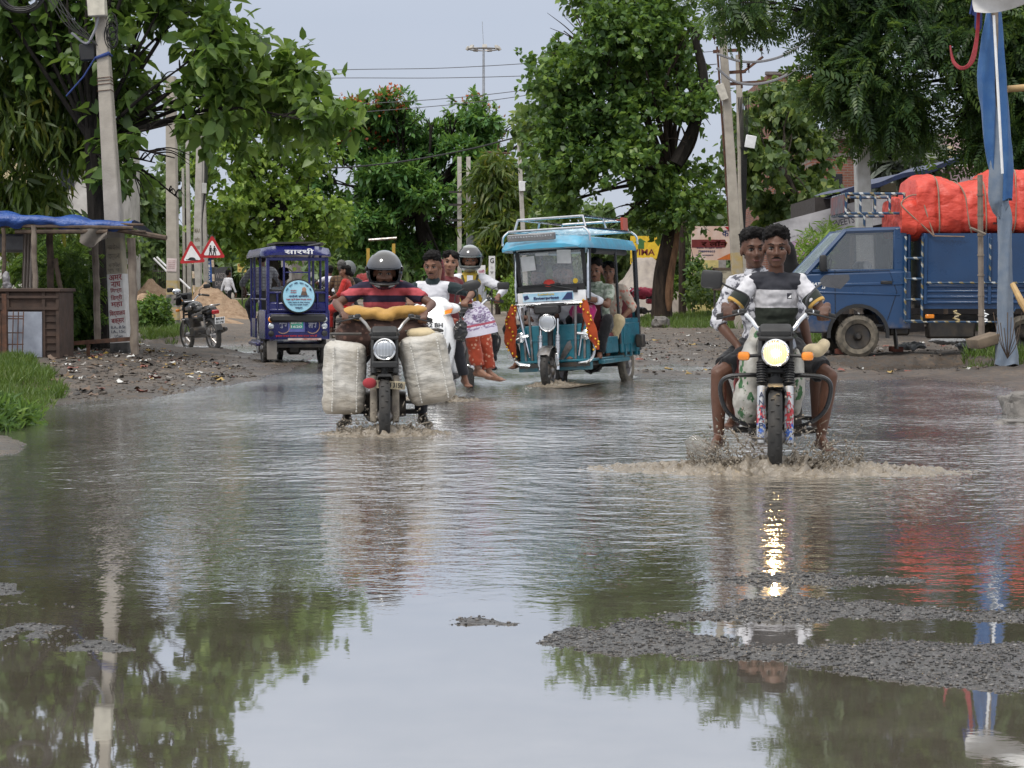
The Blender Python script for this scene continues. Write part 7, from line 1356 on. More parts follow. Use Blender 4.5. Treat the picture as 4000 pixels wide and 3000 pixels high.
def person(label, M, pelvis, lean=.1, tilt=0, k=1.0, hands=None, feet=None, head=(0, 0, 0), sk=1, vox=.010, shirt=None, sleeve='short', bottom=None, leg='long', hair='short', helmet=None, hmode=('grip', 'grip'), epole=None, kpole=None,
           sleeve_mat=None, shoe=None, face=True, tash=False, wide=1.0, collar=None, extra=None, group=None, twist=0, fold=.0085, cuff=None, hem=.10, smile=False, ho=(0, 0, 0)):
    t = thing('person', label, 'person'); t.matrix_basis = M.copy() if M is not None else Matrix.Identity(4); off = Vector(pelvis); u = Vector((math.sin(tilt), -math.sin(lean), math.cos(lean))).normalized()
    Rt = rotm(lean, tilt, twist); X = Rt @ Vector((1, 0, 0)); p = off; n0 = p + u * .47 * k; chest = p + u * .33 * k; waist = p + u * .15 * k; sk_ = SKN[sk]
    b = MB(); sh = MB(); bt = MB(); E = lambda mb, c, r, gr=0: mb.ell(c, [x * k + gr for x in r], Rt, 14)
    covered = shirt is not None
    for mb, gr in ((b, -.010 if covered else 0), (sh, .014)):
        E(mb, chest, (.150 * wide, .108, .155), gr); E(mb, waist, (.132 * wide, .102, .13), gr); E(mb, p + u * .24 * k, (.145 * wide, .105, .12), gr); E(mb, n0 - u * .05 * k, (.145 * wide, .075, .06), gr)
        mb.cap(n0 - u * .045 * k - X * .135 * k * wide, n0 - u * .045 * k + X * .135 * k * wide, .058 * k + gr)
        if mb is b or hem > .05: E(mb, p + u * .03, (.152 * wide, .115, hem), gr)
    b.cap(n0 - u * .04, n0 + u * .09 * k + Vector((0, -.01, 0)), .058 * k, .050 * k)
    sh.cap(n0 - u * .03, n0 + u * .030 * k, .072 * k, .060 * k, flat1=True)
    hc = n0 + (u * .7 + Vector((0, 0, .3))).normalized() * .178 * k + Vector((0, -.012, 0)) + Vector(ho); Rh = rotm(head[0], head[1], head[2]); Hq = lambda x, y, z: hc + Rh @ (Vector((x, y, z)) * k * 1.13); He = lambda mb, c, r, n=14: mb.ell(Hq(*c), [q * k * 1.13 for q in r], Rh, n); Hc = lambda mb, a, c, r0, r1=None: mb.cap(Hq(*a), Hq(*c), r0 * k, (r1 or r0) * k, 8)
    He(b, (0, .012, .035), (.074, .092, .082)); He(b, (0, -.028, -.032), (.061, .062, .076)); He(b, (0, -.058, -.086), (.03, .027, .022)); Hc(b, (0, -.078, .014), (0, -.103, -.024), .0085, .0135)
    for s in (-1, 1): He(b, (s * .036, -.058, -.020), (.027, .028, .026), 10); He(b, (s * .012, -.094, -.028), (.010, .010, .008), 8); He(b, (s * .076, .006, -.006), (.011, .019, .031), 10)
    Hc(b, (-.034, -.074, .030), (.034, -.074, .030), .0135); Hc(b, (-.017, -.084, -.055), (.017, -.084, -.055), .0095); Hc(b, (-.015, -.081, -.067), (.015, -.081, -.067), .0095); b.cap(n0 + u * .03, Hq(0, .02, -.06), .054 * k, .05 * k)
    hands = hands or {}; feet = feet or {}; 
    for s in (-1, 1):
        S0 = n0 - u * .045 * k + X * s * .165 * k * wide
        hd = hands.get(s)
        if hd is not None:
            g = Vector(hd[0]); R = hd[1] if len(hd) > 1 and hd[1] is not None else Matrix.Identity(3); md = hmode[0 if s < 0 else 1]; wv = g + R @ (Vector((0, .062, .034)) if md == 'grip' else Vector((0, .012, 0)))
            el, w = ik(S0, wv, .285 * k, .255 * k, (epole or {}).get(s, (s * .8, .3, -.7))); 
            b.cap(S0, S0.lerp(el, .5), .050 * k, .044 * k); b.cap(S0.lerp(el, .5), el, .044 * k, .037 * k); b.cap(el, el.lerp(w, .35), .037 * k, .038 * k); b.cap(el.lerp(w, .35), w, .038 * k, .025 * k)
            g = g + (w - wv); hand(b, w, g, s, md, R)
            if shirt is not None and sleeve:
                mbs = MB() if sleeve_mat else sh
                if sleeve == 'short': e1 = S0.lerp(el, .70); mbs.cap(S0 + (el - S0) * .02, e1, .063 * k, .061 * k, 14, flat1=True)
                elif sleeve == 'elbow': mbs.cap(S0, el, .066 * k, .052 * k, 14); mbs.cap(el, el.lerp(w, .22), .052 * k, .054 * k, 14, flat1=True)
                else: mbs.cap(S0, el, .066 * k, .050 * k, 14); mbs.cap(el, w, .050 * k, .036 * k, 14, flat1=True)
                if sleeve_mat: remesh(mbs, 'sleeve', sleeve_mat, t, vox, 2, fold=fold, fscale=16, seed=len(label))
                if cuff:
                    for a0, a1, cm in cuff: mc = MB(); mc.cap(S0.lerp(el, a0), S0.lerp(el, a1), .0675 * k, .0655 * k, 16, flat0=True, flat1=True); mc.build('cuff', cm, t)
        ft = feet.get(s)
        if ft is not None:
            H0 = p + Rt @ Vector((s * .088 * k * wide, 0, -.02)); an = Vector(ft[0]); kp = (kpole or {}).get(s, (s * .35, -1, .25)); kn, an = ik(H0, an, .43 * k, .42 * k, kp)
            b.cap(H0, H0.lerp(kn, .5), .078 * k, .066 * k); b.cap(H0.lerp(kn, .5), kn, .066 * k, .052 * k); b.cap(kn, kn.lerp(an, .35), .051 * k, .053 * k); b.cap(kn.lerp(an, .35), an, .053 * k, .034 * k)
            fd = Vector(ft[1] if len(ft) > 1 else (s * .15, -1, -.1)).normalized(); heel = an + Vector((0, 0, -.045)) - fd * .03; toe = an + fd * .15 * k + Vector((0, 0, -.055)); fm = MB() if shoe else b
            if shoe: b.cap(an, heel, .03, .03)
            fm.cap(heel, toe, .034 * k, .028 * k); fm.cap(an, an + fd * .09 * k + Vector((0, 0, -.04)), .033 * k, .03 * k); 
            if shoe: fm.ell(toe, (.04, .05, .028), None, 10); remesh(fm, 'shoe', shoe, t, max(vox, .01), 1)
            else:
                side = fd.cross(Vector((0, 0, 1))).normalized()
                for i in range(5): b.cap(toe + side * (i - 2) * .017, toe + side * (i - 2) * .019 + fd * (.042 - .004 * abs(i - (1 if s > 0 else 3))), .0105, .009, 6)
            if bottom is not None:
                if leg == 'shorts': bt.cap(H0, kn.lerp(H0, .18), .094 * k, .084 * k, 14, flat1=True)
                elif leg == 'salwar': bt.cap(H0, kn, .10 * k, .085 * k, 14); bt.cap(kn, an.lerp(kn, .10), .085 * k, .078 * k, 14, flat1=True)
                else: bt.cap(H0, kn, .090 * k, .068 * k, 14); bt.cap(kn, an.lerp(kn, .06), .068 * k, .056 * k, 14, flat1=True)
                bt.ell(p, (.158 * k * wide, .125 * k, .115 * k), Rt, 14)
    remesh(b, 'body', sk_, t, vox, 2)
    if shirt is not None: remesh(sh, 'shirt', shirt, t, vox, 2, fold=fold, fscale=13, seed=len(label) % 17)
    if bottom is not None: remesh(bt, 'trousers' if leg != 'shorts' else 'shorts', bottom, t, vox, 2, fold=fold, fscale=11, seed=3 + len(label) % 13)
    if collar:
        cb = MB(); cb.lathe([(.084 * k, -.022), (.078 * k, .012), (.066 * k, .034), (.060 * k, .034), (.066 * k, .0)], n0 + u * .02, u, 18)
        cb.build('collar', collar, t)
    if face:
        for s in (-1, 1):
            e = MB(); He(e, (s * .031, -.0735, .006), (.0145, .009, .0056), 10); eo = e.build('eye', EYEW, t); e = MB(); He(e, (s * .031, -.0795, .006), (.0068, .0045, .0068), 10); e.build('iris', IRIS, eo)
            e = MB(); e.tube([Hq(s * .0155, -.080, .0105), Hq(s * .031, -.0845, .0155), Hq(s * .047, -.073, .009)], .0028 * k, 5); e.build('eyelid', IRIS, eo)
            e = MB(); e.tube([Hq(s * .014, -.089, .0285), Hq(s * .033, -.0885, .036), Hq(s * .054, -.070, .028)], [.0040 * k, .0048 * k, .002 * k], 6, sq=.8); e.build('eyebrow', HAIR, t)
        e = MB(); c_ = .010 if smile else 0; e.tube([Hq(-.026, -.079, -.061 + c_), Hq(-.012, -.0925, -.0615), Hq(.012, -.0925, -.0615), Hq(.026, -.079, -.061 + c_)], [.003 * k, .0058 * k, .0058 * k, .003 * k], 8); e.build('mouth', LIPM, t)
        if tash: e = MB(); e.tube([Hq(-.031, -.080, -.056), Hq(-.012, -.0955, -.0465), Hq(.012, -.0955, -.0465), Hq(.031, -.080, -.056)], [.0015 * k, .0042 * k, .0042 * k, .0015 * k], 7); e.build('moustache', HAIR, t)
        if tash == 'beard': e = MB(); He(e, (0, -.05, -.085), (.052, .042, .034)); remesh(e, 'beard', HAIR, t, .009, 2, fold=.004, fscale=50)
    if hair and not helmet:
        hm = MB(); gm = GREYH if hair == 'grey' else HAIR
        if hair in ('short', 'grey'): He(hm, (0, .028, .074), (.083, .088, .074)); He(hm, (0, .050, .012), (.074, .060, .07)); 
        if hair == 'short': He(hm, (.01, -.03, .110), (.064, .050, .036)); He(hm, (.035, -.02, .09), (.045, .055, .034)); He(hm, (-.035, -.02, .09), (.045, .055, .034))
        if hair == 'tied': He(hm, (0, .030, .055), (.083, .088, .074)); He(hm, (0, .045, 0), (.083, .07, .08)); He(hm, (0, .12, -.05), (.045, .05, .05)); He(hm, (.04, -.03, .08), (.045, .05, .04)); He(hm, (-.04, -.03, .08), (.045, .05, .04))
        remesh(hm, 'hair', gm, t, .008 if vox < .012 else .014, 1, fold=.015, fscale=38, seed=len(label) % 11)
    if helmet:
        V = []; F = []; na, ne = 48, 30; hr = (.135, .165, .150)
        def hp(a, e, gr=0): return Hq((hr[0] + gr) * math.sin(a) * math.cos(e), .012 - (hr[1] + gr) * math.cos(a) * math.cos(e) * (1.06 if e < 0 else 1), .018 + (hr[2] + gr) * math.sin(e))
        hb = MB(); V = [hp(-PI + 2 * PI * i / na, -1.02 + (PI / 2 + 1.02) * j / ne, g_) for g_ in (0, -.018) for j in range(ne + 1) for i in range(na)]; L = (ne + 1) * na
        op = lambda i, j: abs(-PI + 2 * PI * (i + .5) / na) < 1.12 and -.52 < -1.02 + (PI / 2 + 1.02) * (j + .5) / ne < .22
        for j in range(ne):
            for i in range(na):
                i2 = (i + 1) % na; q = [j * na + i, j * na + i2, (j + 1) * na + i2, (j + 1) * na + i]
                if op(i, j): continue
                F.append(q); F.append([x + L for x in q][::-1])
                for di, dj, e0, e1 in ((1, 0, 1, 2), (-1, 0, 3, 0), (0, 1, 2, 3), (0, -1, 0, 1)):
                    jj = j + dj
                    if jj < 0 or (0 <= jj < ne and op((i + di) % na, jj)): F.append([q[e0], q[e0] + L, q[e1] + L, q[e1]])
        hb.add(V, F); ho = hb.build('helmet', helmet[0], t, 50, fix=False); vb = MB()
        vb.sheet(lambda a, c: hp(-1.22 + 2.44 * a, helmet[2] + .62 * c, .010 - .004 * abs(a - .5)), 22, 8); vb.sheet(lambda a, c: hp(-1.22 + 2.44 * a, helmet[2] + .62 * c, .005), 22, 8); vb.build('visor', helmet[1], ho)
        vb = MB(); vb.tube([hp(a, -.56, .004) for a in np.linspace(-1.05, 1.05, 14)], .010, 6); vb.build('trim', MT['plastic'], ho)
        for s in (-1, 1): vb = MB(); vb.lathe([(.02, 0), (.018, .012), (.001, .014)], hp(s * 1.35, .12), (s, 0, 0), 12); vb.build('visor_hinge', MT['plastic'], ho)
    if extra: extra(t, dict(n0=n0, u=u, hc=hc, p=p, chest=chest, Rt=Rt, Rh=Rh, Hq=Hq))
    return t
BLK = cloth('black_cloth', (.016, .016, .018)); DKT = cloth('dark_trousers', (.028, .028, .034)); WCL = cloth('white_cotton', (.66, .66, .70), (.56, .56, .60)); GRIP = lambda x, y, z, a=0, tiltx=.35: (Vector((x, y, z)), rotm(tiltx, 0, a))
bpy.context.view_layer.update()
m1, m2, m3, sco = M1.matrix_basis.copy(), M2.matrix_basis.copy(), M3.matrix_basis.copy(), SCO.matrix_basis.copy()
# the two young men
TSH = stripes('colour_block_shirt', 'z', [(.5, (.03, .036, .028)), (1.085, (.52, .51, .53)), (1.205, (.035, .036, .045)), (1.6, (.035, .036, .045))])
OLV = cloth('olive_sleeve', (.03, .036, .03)); WSL = cloth('white_sleeve', (.60, .59, .62), (.5, .5, .52)); YCF = cloth('yellow_cuff', (.55, .34, .09))
def badge(t, q): b = MB(); c = Vector((.085, -.128, 1.165)); b.box(c, (.03, .006, .036)); b.build('badge', mat('badge_black', (.02, .02, .03), .5), t); b = MB(); b.prism([(.075, 1.153), (.097, 1.153), (.097, 1.175)], -.134, -.1315, 'y'); b.build('badge_mark', MT['whiteink'], t)
person('young man in a navy, white and olive T-shirt riding the motorcycle with the lit headlamp', m1, (.0, .16, .85), lean=.13, k=.96, wide=.93, hands={-1: GRIP(-.305, -.245, 1.05, .35), 1: GRIP(.305, -.245, 1.05, -.35)}, feet={-1: ((-.36, -.06, .26), (-.3, -1, -.1)), 1: ((.29, -.04, .26), (.4, -1, -.1))}, head=(.06, 0, .02), sk=0, vox=.0068,
       shirt=TSH, sleeve='short', sleeve_mat=WSL, bottom=BLK, leg='shorts', tash=True, epole={-1: (-.5, .4, -.8), 1: (.5, .4, -.8)}, kpole={-1: (-1.1, -1, .35), 1: (1.0, -1, .35)}, cuff=[(.42, .64, OLV), (.64, .705, YCF)], extra=badge, fold=.010)
CHK = cloth('grey_white_print', (.55, .55, .58), (.46, .46, .5), pat='blotch', pc=(.10, .10, .12), psc=26)
person('smiling young man in a grey and white printed shirt riding pillion on the lit motorcycle', m1, (-.075, .48, .86), lean=.12, tilt=-.13, k=.95, wide=.95, hands={-1: (Vector((-.24, .28, .82)), rotm(.8)), 1: (Vector((.22, .30, .82)), rotm(.8))}, feet={-1: ((-.27, .42, .36), (-.3, -1, 0)), 1: ((.27, .42, .36), (.3, -1, 0))}, head=(.06, -.05, .20), sk=0, vox=.0085, fold=.011,
       shirt=CHK, sleeve='elbow', bottom=BLK, leg='shorts', hmode=('flat', 'flat'), tash=False, epole={-1: (-1, .2, -.1), 1: (1, .2, -.1)}, kpole={-1: (-.6, -1, .3), 1: (.6, -1, .3)}, collar=CHK, smile=True)
# sack rider
st_ = []
for i in range(9): st_ += [(.78 + i * .112, (.46, .085, .10)), (.78 + i * .112 + .060, (.028, .022, .045))]
RST = stripes('red_navy_stripes', 'z', st_)
HBLK = mat('helmet_black', (.012, .012, .014), .18, coat=1, bump=.02); VIS = mat('smoked_visor', (.035, .035, .04), .06, coat=1, bump=0)
person('man in a black helmet and red striped shirt riding between the two sacks', m2, (0, .26, .885), lean=.22, k=.96, ho=(0, -.07, -.085), hands={-1: GRIP(-.31, -.24, 1.05, .35), 1: GRIP(.31, -.24, 1.05, -.35)}, feet={-1: ((-.30, .06, .27), (-.35, -1, -.1)), 1: ((.30, .06, .27), (.35, -1, -.1))}, head=(.16, 0, 0), sk=0, vox=.009, wide=1.12,
       shirt=RST, sleeve='short', bottom=DKT, shoe=mat('muddy_shoe', (.05, .042, .035), .7), helmet=(HBLK, VIS, .26), tash=True, epole={-1: (-1, .35, -.25), 1: (1, .35, -.25)}, fold=.008)
# scooter pair
GRN_ = cloth('dark_green_sleeve', (.018, .03, .034))
person('bareheaded man in a white polo shirt with dark sleeves driving the scooter', sco, (-.10, .17, .80), lean=.14, k=.98, hands={-1: GRIP(-.28, -.29, 1.045, .3), 1: GRIP(.29, -.28, 1.045, -.3)}, feet={-1: ((-.13, -.14, .41),), 1: ((.25, -.10, .30), (.4, -1, -.2))}, head=(.22, 0, -.10), sk=1, vox=.009, wide=1.06,
       shirt=WCL, sleeve='elbow', sleeve_mat=GRN_, bottom=DKT, tash=True, collar=GRN_, epole={-1: (-.8, .3, -.5), 1: (1, .4, .0)}, fold=.006)
SAL = cloth('orange_salwar', (.33, .055, .026), (.26, .042, .02), pat='floral', pc=(.45, .22, .15), psc=22)
mw = sco @ Matrix.Translation((-.02, .62, 0)) @ Matrix.Rotation(1.05, 4, 'Z')
person('woman in orange printed trousers sitting sideways behind the scooter driver', mw, (0, 0, .86), lean=.05, k=.94, hands={-1: (Vector((-.36, -.16, 1.24)), rotm(.2, 0, -.5)), 1: (Vector((.10, -.26, .98)), rotm(.5))}, feet={-1: ((-.05, -.44, .36), (0, -1, -.1)), 1: ((.12, -.46, .32), (.15, -1, -.1))}, head=(.02, .1, -.92), sk=2, vox=.010, hmode=('flat', 'relaxed'),
       shirt=cloth('maroon_kurta', (.16, .03, .035)), sleeve='elbow', bottom=SAL, leg='salwar', hair='tied', epole={-1: (-.6, -.4, .1), 1: (1, .3, -.6)}, kpole={-1: (-.1, -1, .3), 1: (.2, -1, .3)}, hem=.14)
BAGM = NT('printed_white_bag'); v = BAGM.obj(); s3 = BAGM.sep(v); k_ = BAGM.math('MULTIPLY', BAGM.mr(BAGM.noise(BAGM.scale(v, 30, 30, 60), 1, 1), .5, .53), BAGM.mr(s3[2], -.10, -.09)); red_ = BAGM.mr(BAGM.math('ABSOLUTE', BAGM.math('ADD', s3[2], .045)), .012, .010)
BAGM.set_b(Base_Color=BAGM.mix(red_, BAGM.mix(BAGM.math('MULTIPLY', k_, .8), (.60, .57, .66), (.16, .09, .22)), (.4, .08, .12)), Roughness=.5); BAGM.bump(BAGM.noise(v, 9, 4), .6, .02)
b = MB(); rings = []
for z, w, d_ in ((-.16, .05, .03), (-.155, .19, .05), (-.10, .19, .055), (0, .165, .06), (.10, .12, .045), (.16, .06, .03), (.19, .03, .02)): rings.append([(w * math.cos(a) + .03 * z, d_ * math.sin(a), z) for a in np.linspace(0, 2 * PI, 19)[:-1]])
o = b.loft(rings).build('shopping_bag', BAGM.m, None, 60); o.location = P(1868, 1250, 20.75); o.rotation_euler = (0, -.18, .3); tag(o, 'white printed carrier bag held on the lap of the woman in orange', 'bag')
text('नमस्ते', o, mat('purple_print', (.12, .06, .2), .6), Vector((.0, -.066, .045)), .15, .05, None, 'lettering'); text('बक्सर', o, mat('purple_print_small', (.12, .06, .2), .6), Vector((.01, -.066, -.01)), .1, .03, None, 'lettering')
b = MB(); b.ell((0, 0, -.05), (.07, .055, .11)); b.cap((0, 0, .03), (0, 0, .14), .025, .012); o = remesh(b, 'carry_bag', mat('black_polythene', (.012, .012, .013), .25, bump=.5, bsc=20, bd=.01), None, .012, 2, fold=.02, fscale=16, seed=2); o.location = P(1800, 1275, 20.55); tag(o, 'black plastic bag hanging from the right grip of the white scooter', 'bag')
# rider behind
GHEL = mat('helmet_grey_green', (.16, .175, .165), .2, coat=1, c2=(.12, .13, .125))
def vest(t, q):
    b = MB(); p = q['p']; u = q['u']
    for c, r in ((p + u * .36, (.158, .125, .16)), (p + u * .2, (.155, .125, .15)), (p + u * .05, (.165, .13, .12))): b.ell(c, r, q['Rt'], 14)
    remesh(b, 'waistcoat', cloth('yellow_waistcoat', (.52, .36, .05), (.42, .28, .04)), t, .012, 2, fold=.006)
    b = MB(); b.box(p + u * .28 + Vector((0, -.135, 0)), (.07, .02, .36), q['Rt']); b.build('shirt_front', WCL, t)
    b = MB()
    for s in (-1, 1): b.tube(spline([p + u * .46 + Vector((s * .09, -.06, 0)), p + u * .36 + Vector((s * .075, -.125, 0)), p + u * .15 + Vector((s * .09, -.14, 0))], 4), .016, 6)
    b.build('bag_strap', cloth('olive_strap', (.06, .055, .03)), t)
person('rider in a grey green helmet, yellow waistcoat and white sleeves just behind the scooter', m3, (.0, .16, .88), lean=.12, k=.98, hands={-1: GRIP(-.32, -.24, 1.05, .35), 1: GRIP(.32, -.24, 1.05, -.35)}, feet={-1: ((-.26, .05, .32),), 1: ((.26, .05, .32),)}, head=(.10, 0, .05), sk=1, vox=.011,
       shirt=WCL, sleeve='long', bottom=DKT, helmet=(GHEL, VIS, .30), tash='beard', epole={-1: (-1, .4, -.2), 1: (1, .5, -.15)}, extra=vest, shoe=MT['plastic'])
# passengers of the teal rickshaw
rt = RT.matrix_basis.copy()
person('white shirted driver behind the windscreen of the teal rickshaw', rt, (.06, -.22, .72), lean=.16, k=.98, hands={-1: GRIP(-.30, -.60, 1.02, .2), 1: GRIP(.32, -.60, 1.02, -.2)}, feet={-1: ((-.12, -.56, .44),), 1: ((.16, -.56, .44),)}, sk=1, vox=.012, shirt=WCL, sleeve='elbow', bottom=DKT, tash=True, epole={-1: (-.7, .3, -.6), 1: (1, .3, -.4)})
person('man in white sitting at the left front of the teal rickshaw, one leg outside', rt, (-.32, -.16, .72), lean=.08, k=.96, hands={-1: (Vector((-.36, -.46, .86)), rotm(.3)), 1: (Vector((-.18, -.46, .84)), rotm(.3))}, feet={-1: ((-.54, -.46, .36), (-.2, -1, -.1)), 1: ((-.26, -.52, .44),)}, sk=1, vox=.012, shirt=WCL, sleeve='elbow', bottom=BLK, hmode=('flat', 'flat'), tash=True, kpole={-1: (-.7, -1, .2)})
FLO = cloth('green_leaf_shirt', (.36, .40, .33), (.30, .33, .28), pat='blotch', pc=(.16, .20, .15), psc=17)
person('passenger in a pale green leaf print shirt holding a black bag in the teal rickshaw', rt, (.33, .06, .74), lean=.06, k=1.0, hands={-1: (Vector((.20, -.24, 1.03)), rotm(.9)), 1: (Vector((.30, -.25, 1.02)), rotm(.9))}, feet={-1: ((.20, -.30, .41),), 1: ((.42, -.28, .41), (.2, -1, 0))}, head=(.14, 0, .1), sk=1, vox=.009, shirt=FLO, sleeve='short', bottom=BLK, tash=True, epole={-1: (-.7, .2, -.8), 1: (.9, .2, -.6)}, collar=FLO)
SARI = cloth('floral_cream_blouse', (.42, .35, .28), (.34, .28, .24), pat='floral', pc=(.42, .16, .12), psc=18)
person('woman in a cream floral blouse sitting at the back of the teal rickshaw', rt, (.27, .80, .76), lean=-.02, k=.96, hands={-1: (Vector((.22, .46, .84)), rotm(.5)), 1: (Vector((.44, .60, .78)), rotm(.9))}, feet={-1: ((.16, .46, .42),), 1: ((.30, .46, .42),)}, head=(.04, 0, .15), sk=1, vox=.011, shirt=SARI, sleeve='elbow', bottom=cloth('cream_sari', (.50, .40, .24), (.42, .33, .19)), leg='salwar', hair='tied', hmode=('relaxed', 'relaxed'), epole={1: (1, .3, -.4), -1: (-.5, .3, -.8)})
person('passenger in white on the inner seat of the teal rickshaw', rt, (-.24, .40, .74), lean=.0, k=.96, hands={-1: (Vector((-.30, .12, .86)), rotm(.4)), 1: (Vector((-.16, .12, .86)), rotm(.4))}, feet={-1: ((-.3, -.02, .43),), 1: ((-.16, -.02, .43),)}, sk=1, vox=.014, shirt=WCL, bottom=DKT, hmode=('flat', 'flat'))
b = MB(); b.ell((0, 0, -.06), (.075, .06, .085)); b.cap((0, 0, 0), (0, 0, .08), .03, .012); o = remesh(b, 'carry_bag', mat('black_polythene_bag', (.012, .012, .013), .25, bump=.5, bsc=20, bd=.01), None, .012, 2, fold=.02, fscale=16, seed=4); o.matrix_basis = rt @ Matrix.Translation((.25, -.30, .97)); tag(o, 'knotted black plastic bag held up by the passenger in leaf print', 'bag')
b = MB(); rings = []
for z, w, d_ in ((.98, .14, .05), (.92, .165, .07), (.8, .13, .07), (.68, .09, .06), (.55, .06, .045), (.44, .03, .03)): rings.append([(w * math.cos(a) * (1 + .12 * math.sin(5 * a + z * 20)), d_ * math.sin(a), z) for a in np.linspace(0, 2 * PI, 21)[:-1]])
o = b.loft(rings).build('cloth_bag', cloth('bright_pink_cloth', (.55, .04, .20), (.42, .03, .15), pat='blotch', pc=(.5, .25, .3), psc=9), None, 60); o.matrix_basis = rt @ Matrix.Translation((.26, -.36, 0)); tag(o, 'bright pink cloth bag hanging from the knees of the passenger in leaf print', 'bag')
# people of the blue rickshaw and its cyclist
person('driver dimly seen inside the blue rickshaw', RB_.matrix_basis.copy(), (.0, -.28, .72), lean=.1, k=.96, hands={-1: GRIP(-.25, -.6, 1.0), 1: GRIP(.25, -.6, 1.0)}, feet={-1: ((-.15, -.6, .44),), 1: ((.15, -.6, .44),)}, sk=1, vox=.016, shirt=cloth('light_grey_shirt', (.42, .44, .47)), sleeve='elbow', bottom=DKT, face=False)
GSH = cloth('grey_check_shirt', (.21, .215, .23), (.17, .175, .19), pat='check', pc=(.12, .12, .14), psc=120)
person('cyclist in a grey shirt seen from behind beside the blue rickshaw', BI.matrix_basis.copy(), (0, .20, 1.02), lean=.12, k=.98, hands={-1: GRIP(-.26, -.2, 1.03), 1: GRIP(.26, -.2, 1.03)}, feet={-1: ((-.12, .05, .22),), 1: ((.12, .0, .50),)}, sk=0, vox=.012, shirt=GSH, sleeve='elbow', bottom=DKT, face=False, epole={-1: (-1, .3, -.3), 1: (1, .3, -.3)}, wide=1.1)
def stand(label, u, d, facing_, k, shirt, bottom, **kw):
    g = onground(u, d); m = Matrix.Translation(g) @ Matrix.Rotation(facing_, 4, 'Z'); st = kw.pop('step', .0)
    hands = kw.pop('hands', {-1: (Vector((-.27, -.02 - st * .5, .78 * k)), rotm(1.35)), 1: (Vector((.27, -.02 + st * .5, .78 * k)), rotm(1.35))})
    return person(label, m, (0, 0, .91 * k), lean=.03, k=k, hands=hands, feet={-1: ((-.09, st, .09),), 1: ((.09, -st, .09),)}, shirt=shirt, bottom=bottom, hmode=('relaxed', 'relaxed'), vox=kw.pop('vox', .016), kpole={-1: (0, -1, .1), 1: (0, -1, .1)}, epole={-1: (-.4, 1, 0), 1: (.4, 1, 0)}, **kw)
stand('man in a white shirt and black trousers walking past the sand heap', 892, 74, PI - .7, .93, WCL, BLK, sleeve='long', step=.25, sk=0, face=False, shoe=MT['plastic'], hem=.16)
f1, f2 = F1.matrix_basis.copy(), F2.matrix_basis.copy()
def rider(label, m, p, shirt, bottom, **kw): return person(label, m, p, lean=kw.pop('lean', .1), k=kw.pop('k', .97), hands={-1: GRIP(-.31, -.24, 1.05), 1: GRIP(.31, -.24, 1.05)}, feet={-1: ((-.26, .05, .32),), 1: ((.26, .05, .32),)}, shirt=shirt, bottom=bottom, vox=.016, face=False, epole={-1: (-1, .3, -.3), 1: (1, .3, -.3)}, **kw)
rider('far rider in a white T-shirt seen from behind right of the blue rickshaw', f1, (0, .18, .88), WCL, DKT, sk=0)
rider('front rider in black with a grey cap on the red motorcycle driving away', f2, (-.05, .02, .88), cloth('black_shirt', (.02, .02, .022)), DKT, sk=0, helmet=(mat('grey_cap', (.13, .14, .14), .5), VIS, .3), sleeve='long')
BRS = cloth('brown_check_shirt', (.15, .095, .055), (.11, .07, .04), pat='check', pc=(.06, .04, .03), psc=90)
person('grey haired man in a brown shirt seated behind on the red motorcycle', f2, (.08, .36, .92), lean=.05, k=.95, hands={-1: (Vector((-.1, .1, .95)), rotm(.6)), 1: (Vector((.22, .1, .95)), rotm(.6))}, feet={-1: ((-.2, .3, .36),), 1: ((.28, .3, .36),)}, sk=0, vox=.014, shirt=BRS, sleeve='elbow', bottom=cloth('dusty_pink_lungi', (.35, .2, .2)), hair='grey', face=False, hmode=('flat', 'flat'))
mw2 = f2 @ Matrix.Translation((0, .66, 0)) @ Matrix.Rotation(1.35, 4, 'Z')
person('woman in a red dress sitting sideways at the back of the red motorcycle', mw2, (0, 0, .88), lean=.0, k=.9, hands={-1: (Vector((-.1, -.26, .96)), rotm(.5)), 1: (Vector((.12, -.26, .96)), rotm(.5))}, feet={-1: ((-.05, -.34, .36),), 1: ((.1, -.36, .34),)}, sk=1, vox=.014, shirt=cloth('red_kurta', (.42, .03, .025)), sleeve='elbow', bottom=cloth('red_dress', (.45, .035, .03)), leg='salwar', hair='tied', face=False, hmode=('flat', 'flat'), hem=.16)
stand('far man in maroon standing left of the scooter driver', 1462, 67, .3, .98, cloth('maroon_shirt', (.2, .03, .03)), DKT, sk=0, face=False); stand('far man in dark clothes beside the man in maroon', 1490, 64, -.2, 1.0, cloth('dark_check_shirt', (.06, .03, .035)), DKT, sk=1, face=True)
# veiled figure by the sweet shop
vb_ = onground(3085, 33.5); t = thing('person', 'person in a full black veil seen from behind by the pink wall', 'person', vb_); b = MB(); rings = []
for z, w, d_ in ((0, .27, .22), (.3, .26, .2), (.7, .24, .18), (1.0, .23, .16), (1.25, .235, .15), (1.36, .20, .13), (1.42, .13, .12), (1.5, .115, .125), (1.6, .112, .125), (1.7, .085, .1), (1.76, .04, .05), (1.775, .01, .01)): rings.append([(w * math.cos(a) * (1 + .05 * math.sin(6 * a + z * 3)) - .05 * max(0, z - 1.3), d_ * math.sin(a), z) for a in np.linspace(0, 2 * PI, 25)[:-1]])
b.loft(rings).build('veil', cloth('black_veil', (.006, .006, .007)), t, 70)
